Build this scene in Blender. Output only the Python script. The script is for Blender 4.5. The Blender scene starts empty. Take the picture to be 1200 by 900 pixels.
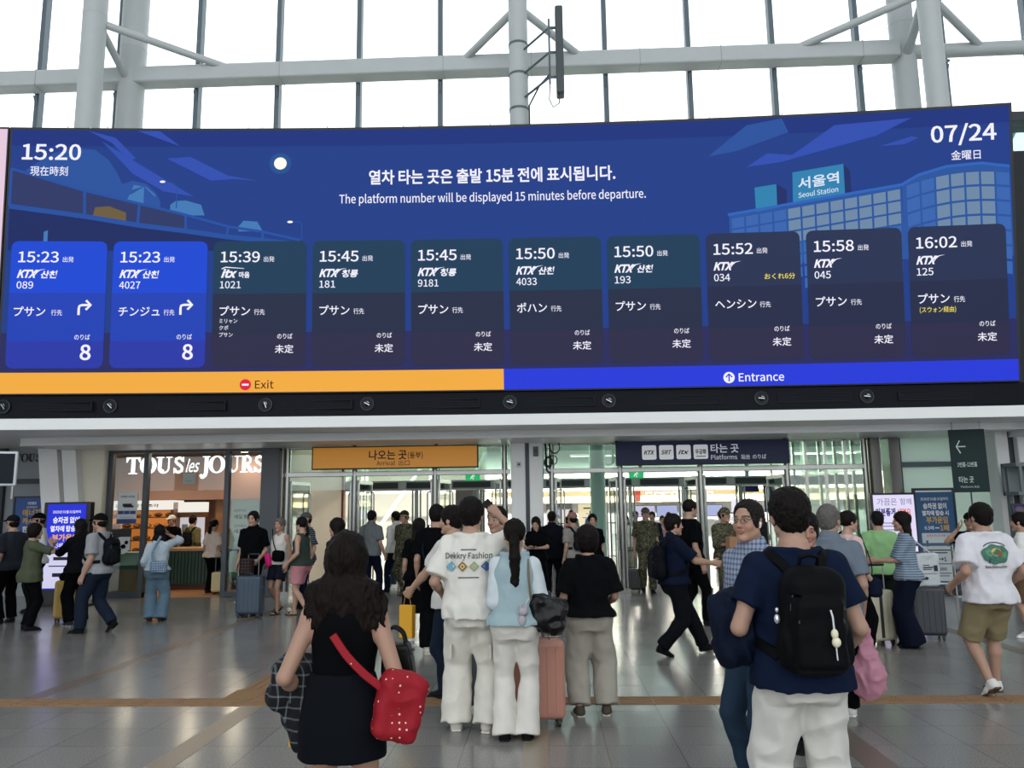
import bpy, math, random
import numpy as np
from math import radians, pi, sin, cos, tan, sqrt
from mathutils import Vector, Matrix, Euler

random.seed(7)
SC = bpy.context.scene
COL = SC.collection

# ------------------------------------------------------------------ camera
cam_data = bpy.data.cameras.new('camera')
cam_data.sensor_fit = 'HORIZONTAL'
cam_data.sensor_width = 36.0
cam_data.lens = 36.0 * 950.0 / 1200.0
cam_data.clip_end = 400.0
cam = bpy.data.objects.new('camera', cam_data)
COL.objects.link(cam)
cam.matrix_world = (Matrix.Translation((0, 0, 1.65)) @ Matrix.Rotation(radians(2.3), 4, 'Z')
                    @ Matrix.Rotation(pi / 2 + radians(9.0), 4, 'X') @ Matrix.Rotation(radians(-0.76), 4, 'Z'))
SC.camera = cam

# ------------------------------------------------------------------ world, exposure
SC.view_settings.view_transform = 'Standard'
SC.view_settings.look = 'None'
SC.view_settings.gamma = 1.0
SC.view_settings.use_curve_mapping = False
SC.view_settings.exposure = 0.0
world = bpy.data.worlds.new('sky')
SC.world = world
world.use_nodes = True
_wn = world.node_tree.nodes
_bg = _wn['Background']
_bg.inputs['Color'].default_value = (0.94, 0.975, 1.0, 1)
_bg.inputs['Strength'].default_value = 2.05


def area_light(name, loc, rot, sx, sy, power, color=(1, 1, 1)):
    l = bpy.data.lights.new(name, 'AREA')
    l.shape = 'RECTANGLE'
    l.size, l.size_y = sx, sy
    l.energy = power
    l.color = color
    o = bpy.data.objects.new(name, l)
    o.location = loc
    o.rotation_euler = rot
    COL.objects.link(o)
    return o


# ------------------------------------------------------------------ materials
def lin(c):
    if isinstance(c, str):
        c = c.lstrip('#')
        c = [int(c[i:i + 2], 16) / 255 for i in (0, 2, 4)]
        return tuple(v / 12.92 if v <= .04045 else ((v + .055) / 1.055) ** 2.4 for v in c)
    return tuple(c)


MATS = {}


def mat(name, color='#808080', rough=.5, metal=0., spec=.5, emit=None, estr=0., noise=0., nscale=30., bump=0., bscale=200., coat=0., sheen=0.):
    if name in MATS:
        return MATS[name]
    m = bpy.data.materials.new(name)
    m.use_nodes = True
    nt = m.node_tree
    b = nt.nodes['Principled BSDF']
    c = lin(color)
    b.inputs['Base Color'].default_value = (*c, 1)
    b.inputs['Roughness'].default_value = rough
    b.inputs['Metallic'].default_value = metal
    b.inputs['Specular IOR Level'].default_value = spec
    b.inputs['Coat Weight'].default_value = coat
    b.inputs['Sheen Weight'].default_value = sheen
    if emit is not None:
        b.inputs['Emission Color'].default_value = (*lin(emit), 1)
        b.inputs['Emission Strength'].default_value = estr
    if noise > 0 or bump > 0:
        tc = nt.nodes.new('ShaderNodeTexCoord')
    if noise > 0:
        n = nt.nodes.new('ShaderNodeTexNoise')
        n.inputs['Scale'].default_value = nscale
        n.inputs['Detail'].default_value = 4
        nt.links.new(tc.outputs['Object'], n.inputs['Vector'])
        r = nt.nodes.new('ShaderNodeMapRange')
        r.inputs['To Min'].default_value = 1 - noise
        r.inputs['To Max'].default_value = 1 + noise
        nt.links.new(n.outputs['Fac'], r.inputs['Value'])
        mx = nt.nodes.new('ShaderNodeMix')
        mx.data_type = 'RGBA'
        mx.blend_type = 'MULTIPLY'
        mx.inputs['Factor'].default_value = 1
        mx.inputs['A'].default_value = (*c, 1)
        nt.links.new(r.outputs['Result'], mx.inputs['B'])
        nt.links.new(mx.outputs['Result'], b.inputs['Base Color'])
    if bump > 0:
        n2 = nt.nodes.new('ShaderNodeTexNoise')
        n2.inputs['Scale'].default_value = bscale
        n2.inputs['Detail'].default_value = 3
        nt.links.new(tc.outputs['Object'], n2.inputs['Vector'])
        bp = nt.nodes.new('ShaderNodeBump')
        bp.inputs['Strength'].default_value = bump
        bp.inputs['Distance'].default_value = .01
        nt.links.new(n2.outputs['Fac'], bp.inputs['Height'])
        nt.links.new(bp.outputs['Normal'], b.inputs['Normal'])
    MATS[name] = m
    return m


def emis(name, color, strength=1.):
    """a lit screen or lamp surface"""
    if name in MATS:
        return MATS[name]
    m = bpy.data.materials.new(name)
    m.use_nodes = True
    b = m.node_tree.nodes['Principled BSDF']
    b.inputs['Base Color'].default_value = (.01, .01, .012, 1)
    b.inputs['Roughness'].default_value = .45
    b.inputs['Specular IOR Level'].default_value = .06
    b.inputs['Emission Color'].default_value = (*lin(color), 1)
    b.inputs['Emission Strength'].default_value = strength
    MATS[name] = m
    return m


def glass(name, tint=(.85, .93, .9), refl=.08, rough=.02):
    if name in MATS:
        return MATS[name]
    m = bpy.data.materials.new(name)
    m.use_nodes = True
    nt = m.node_tree
    nt.nodes.remove(nt.nodes['Principled BSDF'])
    out = nt.nodes['Material Output']
    tr = nt.nodes.new('ShaderNodeBsdfTransparent')
    tr.inputs['Color'].default_value = (*tint, 1)
    gl = nt.nodes.new('ShaderNodeBsdfGlossy')
    gl.inputs['Roughness'].default_value = rough
    lw = nt.nodes.new('ShaderNodeLayerWeight')
    lw.inputs['Blend'].default_value = .25
    mr = nt.nodes.new('ShaderNodeMapRange')
    mr.inputs['To Min'].default_value = refl * .5
    mr.inputs['To Max'].default_value = min(1, refl * 5)
    nt.links.new(lw.outputs['Fresnel'], mr.inputs['Value'])
    mx = nt.nodes.new('ShaderNodeMixShader')
    nt.links.new(mr.outputs['Result'], mx.inputs['Fac'])
    nt.links.new(tr.outputs['BSDF'], mx.inputs[1])
    nt.links.new(gl.outputs['BSDF'], mx.inputs[2])
    nt.links.new(mx.outputs['Shader'], out.inputs['Surface'])
    MATS[name] = m
    return m


# ------------------------------------------------------------------ object helpers
def tag(o, label=None, cat=None, group=None, kind=None):
    if label: o['label'] = label
    if cat: o['category'] = cat
    if group: o['group'] = group
    if kind: o['kind'] = kind
    return o


def empty(name, loc=(0, 0, 0), rz=0.):
    o = bpy.data.objects.new(name, None)
    o.empty_display_size = .1
    o.location = loc
    o.rotation_euler = (0, 0, rz)
    COL.objects.link(o)
    return o


def thing(name, label, cat, loc=(0, 0, 0), rz=0., group=None):
    return tag(empty(name, loc, rz), label, cat, group)


def link(name, me, parent=None, loc=None, rz=None):
    o = bpy.data.objects.new(name, me)
    COL.objects.link(o)
    if parent is not None: o.parent = parent
    if loc is not None: o.location = loc
    if rz is not None: o.rotation_euler = (0, 0, rz)
    return o


def copy_tree(o, parent=None):
    c = o.copy()
    COL.objects.link(c)
    if parent is not None: c.parent = parent
    for ch in [x for x in o.children]:
        copy_tree(ch, c)
    return c


class MB:
    """collects boxes, bars, tubes and prisms; build() links them as ONE mesh object"""

    def __init__(s):
        s.v, s.f, s.m = [], [], []
        s.cur = 0

    def _add(s, vs, fs):
        n = len(s.v)
        s.v += [tuple(p) for p in vs]
        s.f += [tuple(i + n for i in f) for f in fs]
        s.m += [s.cur] * len(fs)
        return s

    def box(s, x0, y0, z0, x1, y1, z1):
        x0, x1 = min(x0, x1), max(x0, x1)
        y0, y1 = min(y0, y1), max(y0, y1)
        z0, z1 = min(z0, z1), max(z0, z1)
        v = [(x, y, z) for z in (z0, z1) for y in (y0, y1) for x in (x0, x1)]
        return s._add(v, [(0, 2, 3, 1), (4, 5, 7, 6), (0, 1, 5, 4), (2, 6, 7, 3), (0, 4, 6, 2), (1, 3, 7, 5)])

    def cbox(s, c, d, M=None):
        v = [Vector((x * d[0] / 2, y * d[1] / 2, z * d[2] / 2)) for z in (-1, 1) for y in (-1, 1) for x in (-1, 1)]
        if M is not None: v = [M @ p for p in v]
        v = [p + Vector(c) for p in v]
        return s._add(v, [(0, 2, 3, 1), (4, 5, 7, 6), (0, 1, 5, 4), (2, 6, 7, 3), (0, 4, 6, 2), (1, 3, 7, 5)])

    def cyl(s, a, b, r, n=16, r2=None, caps=True):
        a, b = Vector(a), Vector(b)
        r2 = r if r2 is None else r2
        d = (b - a).normalized()
        u = d.orthogonal().normalized()
        w = d.cross(u)
        vs = []
        for p, rr in ((a, r), (b, r2)):
            for i in range(n):
                t = 2 * pi * i / n
                vs.append(p + (u * cos(t) + w * sin(t)) * rr)
        fs = [(i, (i + 1) % n, n + (i + 1) % n, n + i) for i in range(n)]
        if caps:
            fs += [tuple(range(n - 1, -1, -1)), tuple(range(n, 2 * n))]
        return s._add(vs, fs)

    def tube(s, pts, r, n=10, closed=False, ry=None, up=None):
        pts = [Vector(p) for p in pts]
        N = len(pts)
        ry = r if ry is None else ry
        rings = []
        prev = None
        for i, p in enumerate(pts):
            if closed:
                d = (pts[(i + 1) % N] - pts[i - 1]).normalized()
            else:
                d = (pts[min(i + 1, N - 1)] - pts[max(i - 1, 0)]).normalized()
            if up is not None:
                u = Vector(up) - d * d.dot(Vector(up))
                u = u.normalized() if u.length > 1e-5 else d.orthogonal().normalized()
            elif prev is None:
                u = d.orthogonal().normalized()
            else:
                u = (prev - d * d.dot(prev))
                u = u.normalized() if u.length > 1e-5 else d.orthogonal().normalized()
            prev = u
            w = d.cross(u)
            rr = r[i] if isinstance(r, (list, tuple)) else r
            r2 = ry[i] if isinstance(ry, (list, tuple)) else ry
            rings.append([p + u * cos(2 * pi * k / n) * rr + w * sin(2 * pi * k / n) * r2 for k in range(n)])
        vs = [q for rg in rings for q in rg]
        fs = []
        for i in range(N if closed else N - 1):
            j = (i + 1) % N
            for k in range(n):
                fs.append((i * n + k, i * n + (k + 1) % n, j * n + (k + 1) % n, j * n + k))
        if not closed:
            fs += [tuple(range(n - 1, -1, -1)), tuple((N - 1) * n + k for k in range(n))]
        return s._add(vs, fs)

    def sphere(s, c, r, nu=16, nv=10, M=None):
        r = (r, r, r) if not isinstance(r, (tuple, list)) else r
        vs = [Vector((0, 0, r[2]))]
        for i in range(1, nv):
            a = pi * i / nv
            for k in range(nu):
                b = 2 * pi * k / nu
                vs.append(Vector((r[0] * sin(a) * cos(b), r[1] * sin(a) * sin(b), r[2] * cos(a))))
        vs.append(Vector((0, 0, -r[2])))
        fs = [(0, 1 + k, 1 + (k + 1) % nu) for k in range(nu)]
        for i in range(nv - 2):
            for k in range(nu):
                a = 1 + i * nu
                fs.append((a + k, a + nu + k, a + nu + (k + 1) % nu, a + (k + 1) % nu))
        a = 1 + (nv - 2) * nu
        fs += [(a + k, len(vs) - 1, a + (k + 1) % nu) for k in range(nu)]
        if M is not None: vs = [M @ v for v in vs]
        return s._add([v + Vector(c) for v in vs], fs)

    def prism(s, pts, fn0, fn1):
        """2-D outline pts (counter-clockwise); fn0/fn1 map (u,v) to the front and the back 3-D point"""
        n = len(pts)
        vs = [fn0(*p) for p in pts] + [fn1(*p) for p in pts]
        fs = [tuple(range(n)), tuple(range(2 * n - 1, n - 1, -1))]
        fs += [(i, n + i, n + (i + 1) % n, (i + 1) % n) for i in range(n)]
        return s._add(vs, fs)

    def build(s, name, material=None, parent=None, loc=None, rz=None, smooth=None, bevel=0., bseg=2):
        me = bpy.data.meshes.new(name)
        me.from_pydata([tuple(p) for p in s.v], [], s.f)
        ms = material if isinstance(material, (list, tuple)) else [material]
        for m in ms:
            if m: me.materials.append(m)
        if len(ms) > 1:
            me.polygons.foreach_set('material_index', s.m)
        if smooth is not None:
            me.polygons.foreach_set('use_smooth', [True] * len(me.polygons))
            me.set_sharp_from_angle(angle=radians(smooth))
        me.update()
        o = link(name, me, parent, loc, rz)
        if bevel > 0:
            b = o.modifiers.new('bevel', 'BEVEL')
            b.width = bevel
            b.segments = bseg
            b.limit_method = 'ANGLE'
            b.angle_limit = radians(40)
            b.harden_normals = False
        return o


def structure(o):
    o['kind'] = 'structure'
    return o


# ------------------------------------------------------------------ lettering
import os
FONT = None
try:      # Blender's own interface typeface, with its built-in fallbacks for Korean and Japanese
    _fp = os.path.join(bpy.utils.system_resource('DATAFILES', path='fonts'), 'Noto Sans CJK Regular.woff2')
    if os.path.exists(_fp): FONT = bpy.data.fonts.load(_fp)
except Exception:
    FONT = None


def text_mesh(txt, size, align='LEFT', bold=0., shear=0., extrude=0., spacing=1., res=3):
    cu = bpy.data.curves.new('t', 'FONT')
    cu.body = txt
    if FONT: cu.font = FONT
    cu.size = size
    cu.align_x = align
    cu.offset = bold * size
    cu.shear = shear
    cu.extrude = extrude
    cu.space_character = spacing
    cu.resolution_u = res
    o = bpy.data.objects.new('t', cu)
    COL.objects.link(o)
    dg = bpy.context.evaluated_depsgraph_get()
    me = bpy.data.meshes.new_from_object(o.evaluated_get(dg))
    vs = [tuple(v.co) for v in me.vertices]
    fs = [tuple(p.vertices) for p in me.polygons]
    bpy.data.objects.remove(o)
    bpy.data.curves.remove(cu)
    bpy.data.meshes.remove(me)
    return vs, fs


_h = [p[1] for p in text_mesh('H', 1.)[0]]
CAP = .70 / (max(_h) - min(_h))      # brings capitals to .70 of the nominal size


class Lettering:
    """flat text and marks collected into one mesh; map3 turns (u, v, w) into a point"""

    def __init__(s, map3):
        s.mb = MB()
        s.map = map3

    def text(s, txt, u, v, size, mi=0, width=None, align='LEFT', bold=.012, shear=0., w=0., spacing=1., res=3, sx=1.):
        vs, fs = text_mesh(txt, size * CAP, 'LEFT', bold / CAP, shear, 0., spacing, res)
        if not vs: return
        x0 = min(p[0] for p in vs)
        x1 = max(p[0] for p in vs)
        k = sx if width is None else width / (x1 - x0)
        tot = (x1 - x0) * k
        off = {'LEFT': 0, 'CENTER': -tot / 2, 'RIGHT': -tot}[align]
        s.mb.cur = mi
        s.mb._add([s.map(u + off + (p[0] - x0) * k, v + p[1], w) for p in vs], fs)

    def poly(s, pts, mi=0, w=0.):
        s.mb.cur = mi
        s.mb._add([s.map(p[0], p[1], w) for p in pts], [tuple(range(len(pts)))])

    def strip(s, pts, width, mi=0, w=0.):
        """a stroke of constant width along a 2-D polyline"""
        s.mb.cur = mi
        n = len(pts)
        L, R = [], []
        for i in range(n):
            a = Vector(pts[max(i - 1, 0)]); b = Vector(pts[min(i + 1, n - 1)])
            d = (b - a).normalized()
            q = Vector((-d.y, d.x)) * width / 2
            L.append(Vector(pts[i]) + q)
            R.append(Vector(pts[i]) - q)
        vs = [s.map(p.x, p.y, w) for p in L + R]
        s.mb._add(vs, [(i + n, i + n + 1, i + 1, i) for i in range(n - 1)])

    def rect(s, u0, v0, u1, v1, mi=0, w=0., r=0., seg=4):
        s.poly(rrect(u0, v0, u1, v1, r, seg), mi, w)

    def disc(s, u, v, r, mi=0, w=0., n=28, ry=None):
        s.poly([(u + r * cos(2 * pi * i / n), v + (ry or r) * sin(2 * pi * i / n)) for i in range(n)], mi, w)

    def build(s, name, mats, parent=None, **k):
        return s.mb.build(name, mats, parent, **k)


def rrect(u0, v0, u1, v1, r=0., seg=4):
    if r <= 0: return [(u0, v0), (u1, v0), (u1, v1), (u0, v1)]
    out = []
    for cx, cy, a0 in ((u1 - r, v0 + r, -90), (u1 - r, v1 - r, 0), (u0 + r, v1 - r, 90), (u0 + r, v0 + r, 180)):
        for i in range(seg + 1):
            a = radians(a0 + 90 * i / seg)
            out.append((cx + r * cos(a), cy + r * sin(a)))
    return out
# ================================================================== THE SETTING
M_white = mat('white_panel', '#e8eaea', .45, noise=.03, nscale=2)
M_offwhite = mat('soffit_white', '#dcdedf', .4, noise=.04, nscale=1.5)
M_steel = mat('stainless', '#8e8f8c', .27, metal=1., noise=.06, nscale=6)
M_darksteel = mat('dark_frame', '#33393f', .4, metal=.3)
M_mullion = mat('mullion_grey', '#56656e', .45)
M_column = mat('column_grey', '#b4babb', .5, noise=.05, nscale=3)
M_black = mat('bulkhead_black', '#060b15', .5, spec=.12)
M_green = mat('green_column', '#86a99b', .4)
G_top = glass('glass_high', (.97, .985, .99), .03)
G_door = glass('glass_door', (.86, .93, .90), .10)
G_green = glass('glass_green', (.83, .92, .87), .07)
G_shop = glass('glass_shop', (.90, .93, .92), .07)
G_frost = mat('frosted_glass', '#d3dfda', .35)
_nt = G_frost.node_tree
_tl = _nt.nodes.new('ShaderNodeBsdfTranslucent'); _tl.inputs['Color'].default_value = (.80, .90, .86, 1)
_mx = _nt.nodes.new('ShaderNodeMixShader'); _mx.inputs['Fac'].default_value = .6
_nt.links.new(_nt.nodes['Principled BSDF'].outputs[0], _mx.inputs[1]); _nt.links.new(_tl.outputs[0], _mx.inputs[2])
_nt.links.new(_mx.outputs[0], _nt.nodes['Material Output'].inputs['Surface'])

SB = (-0.00359207, 0.03497123, 14.3474432)      # plan curve of the board's foot
ST = (-0.00455810, 0.01110600, 13.9866925)      # and of its top
ZB, ZT = 3.80, 8.65


def scurve(x, z, w=0.):
    v = (z - ZB) / (ZT - ZB)
    yb = SB[0] * x * x + SB[1] * x + SB[2]
    yt = ST[0] * x * x + ST[1] * x + ST[2]
    return Vector((x, (1 - v) * yb + v * yt - w, z))


def fcurve(x):
    return SB[0] * x * x + SB[1] * x + SB[2]


# ---- floor -----------------------------------------------------------
def floor_material():
    m = mat('granite_floor', '#8c8c88', .22, spec=.5)
    nt = m.node_tree
    b = nt.nodes['Principled BSDF']
    tc = nt.nodes.new('ShaderNodeTexCoord')
    mp = nt.nodes.new('ShaderNodeMapping')
    mp.inputs['Location'].default_value = (-.39 / .505, -.14, 0)
    mp.inputs['Scale'].default_value = (1 / .505, 1 / .505, 1)
    nt.links.new(tc.outputs['Object'], mp.inputs['Vector'])
    br = nt.nodes.new('ShaderNodeTexBrick')
    br.offset = 0.
    br.inputs['Scale'].default_value = 1.
    br.inputs['Mortar Size'].default_value = .006
    br.inputs['Mortar Smooth'].default_value = .3
    br.inputs['Brick Width'].default_value = 1.
    br.inputs['Row Height'].default_value = 1.
    br.inputs['Color1'].default_value = (.195, .19, .182, 1)
    br.inputs['Color2'].default_value = (.222, .217, .208, 1)
    br.inputs['Mortar'].default_value = (.075, .072, .068, 1)
    nt.links.new(mp.outputs['Vector'], br.inputs['Vector'])
    n = nt.nodes.new('ShaderNodeTexNoise'); n.inputs['Scale'].default_value = 110; n.inputs['Detail'].default_value = 2
    n2 = nt.nodes.new('ShaderNodeTexVoronoi'); n2.inputs['Scale'].default_value = 110
    nt.links.new(tc.outputs['Object'], n.inputs['Vector']); nt.links.new(tc.outputs['Object'], n2.inputs['Vector'])
    r = nt.nodes.new('ShaderNodeMapRange'); r.inputs['From Min'].default_value = .3; r.inputs['From Max'].default_value = .7
    r.inputs['To Min'].default_value = .62; r.inputs['To Max'].default_value = 1.38
    nt.links.new(n.outputs['Fac'], r.inputs['Value'])
    mx = nt.nodes.new('ShaderNodeMix'); mx.data_type = 'RGBA'; mx.blend_type = 'MULTIPLY'; mx.inputs['Factor'].default_value = 1
    nt.links.new(br.outputs['Color'], mx.inputs['A']); nt.links.new(r.outputs['Result'], mx.inputs['B'])
    nt.links.new(mx.outputs['Result'], b.inputs['Base Color'])
    rr = nt.nodes.new('ShaderNodeMapRange'); rr.inputs['To Min'].default_value = .14; rr.inputs['To Max'].default_value = .24
    n3 = nt.nodes.new('ShaderNodeTexNoise'); n3.inputs['Scale'].default_value = 1.3
    nt.links.new(tc.outputs['Object'], n3.inputs['Vector']); nt.links.new(n3.outputs['Fac'], rr.inputs['Value'])
    nt.links.new(rr.outputs['Result'], b.inputs['Roughness'])
    return m


structure(MB().box(-26, -14, -.3, 26, 62, 0).build('floor', floor_material()))

# tactile guide paving, the branch towards the doors and the stone bands between tiles
M_tact = mat('tactile_tile', '#866848', .5, noise=.10, nscale=8)
M_band = mat('stone_band', '#6d6259', .3, noise=.10, nscale=40)
M_band2 = mat('stone_band_warm', '#8d8172', .3, noise=.10, nscale=40)


def guide(name, x0, y0, x1, y1, along_x, n=4):
    g = MB()
    g.box(x0, y0, .0, x1, y1, .004)
    L = (x1 - x0) if along_x else (y1 - y0)
    cnt = max(1, round(L / .3))
    for i in range(cnt):
        for k in range(n):
            if along_x:
                a = x0 + i * L / cnt
                yy = y0 + (k + .5) * (y1 - y0) / n
                g.box(a + .012, yy - .014, .004, a + L / cnt - .012, yy + .014, .009)
            else:
                a = y0 + i * L / cnt
                xx = x0 + (k + .5) * (x1 - x0) / n
                g.box(xx - .014, a + .012, .004, xx + .014, a + L / cnt - .012, .009)
    return structure(g.build(name, M_tact))


guide('floor_guide_strip', -12, 7.37, 12, 7.67, True)
guide('floor_guide_branch', -3.0, 7.67, -2.05, 8.02, True, 5)
g = MB()
for k in range(4):
    a = -2.95 + k * .075
    g.box(a, 8.02, 0, a + .068, 13.4, .007)
structure(g.build('floor_guide_branch', M_tact))
for x0, x1, y0, y1, m in ((-2.72, -2.52, -6, 7.37, M_band2), (-4.9, -4.72, 7.67, 16, M_band), (2.02, 2.24, -6, 7.37, M_band), (-.2, -.02, -6, 7.37, M_band2), (5.3, 5.5, 7.67, 16, M_band)):
    structure(MB().box(x0, y0, 0, x1, y1, .0015).build('floor_band', m))

# ---- black bulkhead under the board, with round loudspeakers and grilles
def curved_band(z0, z1, x0, x1, front, depth, n=40):
    b = MB()
    xs = [x0 + (x1 - x0) * i / n for i in range(n + 1)]
    vs, fs = [], []
    for x in xs:
        y = fcurve(x) + front
        vs += [(x, y, z0), (x, y, z1), (x, y + depth, z1), (x, y + depth, z0)]
    for i in range(n):
        a = i * 4
        for k in range(4):
            fs.append((a + k, a + (k + 1) % 4, a + 4 + (k + 1) % 4, a + 4 + k))
    fs += [(3, 2, 1, 0), (n * 4, n * 4 + 1, n * 4 + 2, n * 4 + 3)]
    return b._add(vs, [f[::-1] for f in fs])


structure(curved_band(3.37, 3.79, -12.5, 8.6, .06, .5).build('wall_bulkhead', M_black))
M_spk = mat('speaker_grille', '#0a0f16', .4, spec=.2)
M_spkring = mat('speaker_ring', '#222b33', .35)
M_chrome = mat('speaker_badge', '#99a1a6', .25, metal=1)
SPK = [-9.5, -7.68, -4.97, -3.17, -.62, 1.15, 3.86, 5.71]
for i, x in enumerate(SPK):
    y = fcurve(x) + .06
    z = 3.60
    where = ['at the far left end of the black band', 'above the left shop pillar', 'above the bakery doorway', 'above the orange arrival sign', 'above the white wall pillar', 'above the left end of the navy sign', 'above the right end of the navy sign', 'nearest the right end of the black band'][i]
    t = thing('loudspeaker', 'round black loudspeaker %s under the board' % where, 'loudspeaker', (x, y, z), 0, 'round loudspeakers under the board')
    b = MB(); b.tube([(.115 * cos(a), -.012, .115 * sin(a)) for a in np.linspace(0, 2 * pi, 28, endpoint=False)], .013, 8, closed=True)
    b.build('rim', M_spkring, t, smooth=60)
    b = MB(); b.cyl((0, .0, 0), (0, -.012, 0), .11, 28); b.sphere((0, -.012, 0), (.05, .02, .05), 16, 8)
    b.build('cone', M_spk, t, smooth=40)
    b = MB()
    an = [.9, .8, 1.2, .5, .25, .5, .1, .1][i]
    b.cbox((0, -.032, 0), (.11, .008, .018), Matrix.Rotation(an, 3, 'Y'))
    b.cbox((.02, -.032, .03), (.05, .006, .01), Matrix.Rotation(an, 3, 'Y'))
    b.build('badge', M_chrome, t)
for i, x in enumerate((-8.6, -6.3, -4.07, -1.8, .25, 2.5, 4.8, 6.9)):
    b = MB()
    w = .62
    for k in range(6):
        x0 = x - w
        xs = [x - w, x + w]
        b._add([(xx, fcurve(xx) + .06 - dd, 3.53 + k * .022 + zz) for dd, zz in ((0, 0), (.008, 0), (.008, .012), (0, .012)) for xx in xs], [(0, 1, 3, 2), (2, 3, 5, 4), (4, 5, 7, 6)])
    ff = MB()
    g_ = thing('air_vent', ['dark slatted air grille %s' % p for p in ('left of the pillar loudspeaker', 'between the two leftmost shop loudspeakers', 'over the left end of the arrival sign', 'over the right end of the arrival sign', 'between the pillar loudspeaker and the navy sign', 'over the navy platform sign', 'between the two rightmost loudspeakers', 'at the far right end of the band')][i], 'vent', (0, 0, 0), 0, 'slatted grilles under the board')
    b.build('slats', mat('vent_slats', '#0d141d', .5, spec=.15), g_)
    for (a0, a1, c0, c1) in ((-w - .03, -w, 3.51, 3.68), (w, w + .03, 3.51, 3.68), (-w, w, 3.51, 3.53), (-w, w, 3.66, 3.68)):
        ff.box(x + a0, fcurve(x) + .045, c0, x + a1, fcurve(x) + .075, c1)
    ff.build('frame', mat('vent_frame', '#080d15', .5, spec=.15), g_)

# ---- white canopy: two steps of fascia and the soffit
structure(curved_band(3.17, 3.37, -14, 9.6, -.10, .9).build('trim_canopy_fascia', M_white, bevel=.012))
structure(MB().box(-14, 14.4, 3.20, 9.6, 17.6, 3.36).build('ceiling_canopy', M_offwhite))
structure(MB().box(-10.15, 15.25, 3.04, 9.0, 15.33, 3.09).box(-10.15, 15.25, 3.09, 9.0, 15.30, 3.17).box(-10.15, 15.33, 3.06, 9.0, 17.3, 3.10).box(-10.15, 15.25, 3.16, 9.0, 15.40, 3.20).build('trim_canopy_step', M_offwhite, bevel=.006))
structure(MB().box(-14, 14.9, 3.37, 14, 15.3, 8.3).build('wall_behind_board', mat('wall_dark', '#1b2026', .7)))

# ---- great glazed wall above the board
GY = 18.0
MX = [-20.02 + 1.965 * k for k in range(21)]
for i, x in enumerate(MX):
    b = MB(); b.box(x - .055, GY - .16, 3.4, x + .055, GY + .05, 27)
    structure(b.build('window_mullion', M_mullion))
structure(MB().box(-22, GY - .01, 3.4, 22, GY + .01, 27).build('window_1', G_top))
b = MB()
for z in (8.2, 16.9, 21.8, 26.9): b.box(-22, GY - .14, z - .05, 22, GY + .06, z + .05)
structure(b.build('window_transom', M_mullion))
# box girder in front of the glass
bx = MB()
bx.cbox((-7, 17.55, 11.98), (30.5, .42, .40))
structure(bx.build('beam_girder', M_column, bevel=.05, bseg=3))
M_joint = mat('girder_joint', '#8b9496', .5)
for x in (-11.9, -6.05, -2.2, -.15, 2.35, 4.2, 7.4):
    structure(MB().cbox((x, 17.55, 11.98), (.012, .43, .41)).build('beam_joint', M_joint))
for x in MX[3:18]:
    structure(MB().cyl((x, 17.75, 11.75), (x, GY - .05, 11.35), .035, 8).cyl((x, 17.7, 11.8), (x, GY - .05, 11.95), .035, 8).build('beam_bracket', M_mullion))


def column(x, y, r, z1=26, mname=M_column):
    b = MB(); b.cyl((x, y, 3.4), (x, y, z1), r, 28)
    for z in (9.0, 12.7, 16.4, 20.1): b.cyl((x, y, z), (x, y, z + .035), r + .006, 28)
    return structure(b.build('pillar_round', mname, smooth=40))


column(-9.86, 16.2, .25)
column(-9.7, 17.6, .30)
column(-.42, 16.2, .205)
column(8.35, 16.2, .22)
column(8.45, 17.7, .27)
# steel arms from the columns to the girder
def arm(*pts, r=.085):
    b = MB()
    b.tube(pts, r, 14)
    return structure(b.build('beam_strut', M_column, smooth=50))


arm((-9.86, 16.2, 12.6), (-7.3, 17.5, 12.12)); arm((-9.86, 16.2, 12.3), (-10.7, 17.5, 12.02)); arm((-9.8, 16.4, 12.5), (-9.72, 17.4, 11.9))
arm((-.42, 16.2, 12.55), (-1.75, 17.5, 12.1)); arm((-.42, 16.2, 12.55), (1.0, 17.5, 12.1))
arm((8.35, 16.2, 12.55), (5.9, 17.5, 12.1)); arm((8.35, 16.2, 12.6), (8.44, 17.5, 11.9), r=.10); arm((8.35, 16.2, 12.5), (10.2, 17.6, 12.0))
arm((8.35, 16.2, 12.65), (14.5, 16.0, 12.7), r=.16); arm((8.35, 17.6, 11.98), (14.5, 17.5, 11.98), r=.16)

# antenna panel on the middle column
t = thing('antenna_panel', 'tall grey antenna panel bracketed to the middle column above the board', 'antenna', (0, 0, 0))
AX, AY = .37, 15.35
MB().box(AX, AY, 10.06, AX + .16, AY + .30, 12.0).build('panel', mat('antenna_grey', '#3e474b', .5), t, bevel=.03, bseg=3)
b = MB(); b.cyl((AX - .13, AY + .1, 10.3), (AX - .13, AY + .1, 11.75), .022, 10)
b.build('mast', M_mullion, t, smooth=40)
for z in (10.45, 11.0, 11.55):
    MB().cyl((-.42, 16.2, z - .12), (AX - .13, AY + .1, z), .025, 8).cyl((AX - .13, AY + .1, z), (AX + .03, AY + .14, z + .02), .03, 8).build('bracket', M_mullion, t, smooth=40)
b = MB(); b.tube([(AX + .06, AY + .1, 10.07), (AX + .05, AY + .08, 9.86), (AX - .08, AY + .1, 9.79), (AX - .15, AY + .1, 9.96), (AX - .13, AY + .12, 10.32)], .012, 6)
b.tube([(AX - .13, AY + .08, 10.5), (AX - .34, AY + .4, 10.45), (-.20, 15.95, 10.1), (-.195, 15.95, 8.5)], .018, 6)
b.build('cable', mat('cable_dark', '#2c3236', .6), t, smooth=60)
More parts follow.
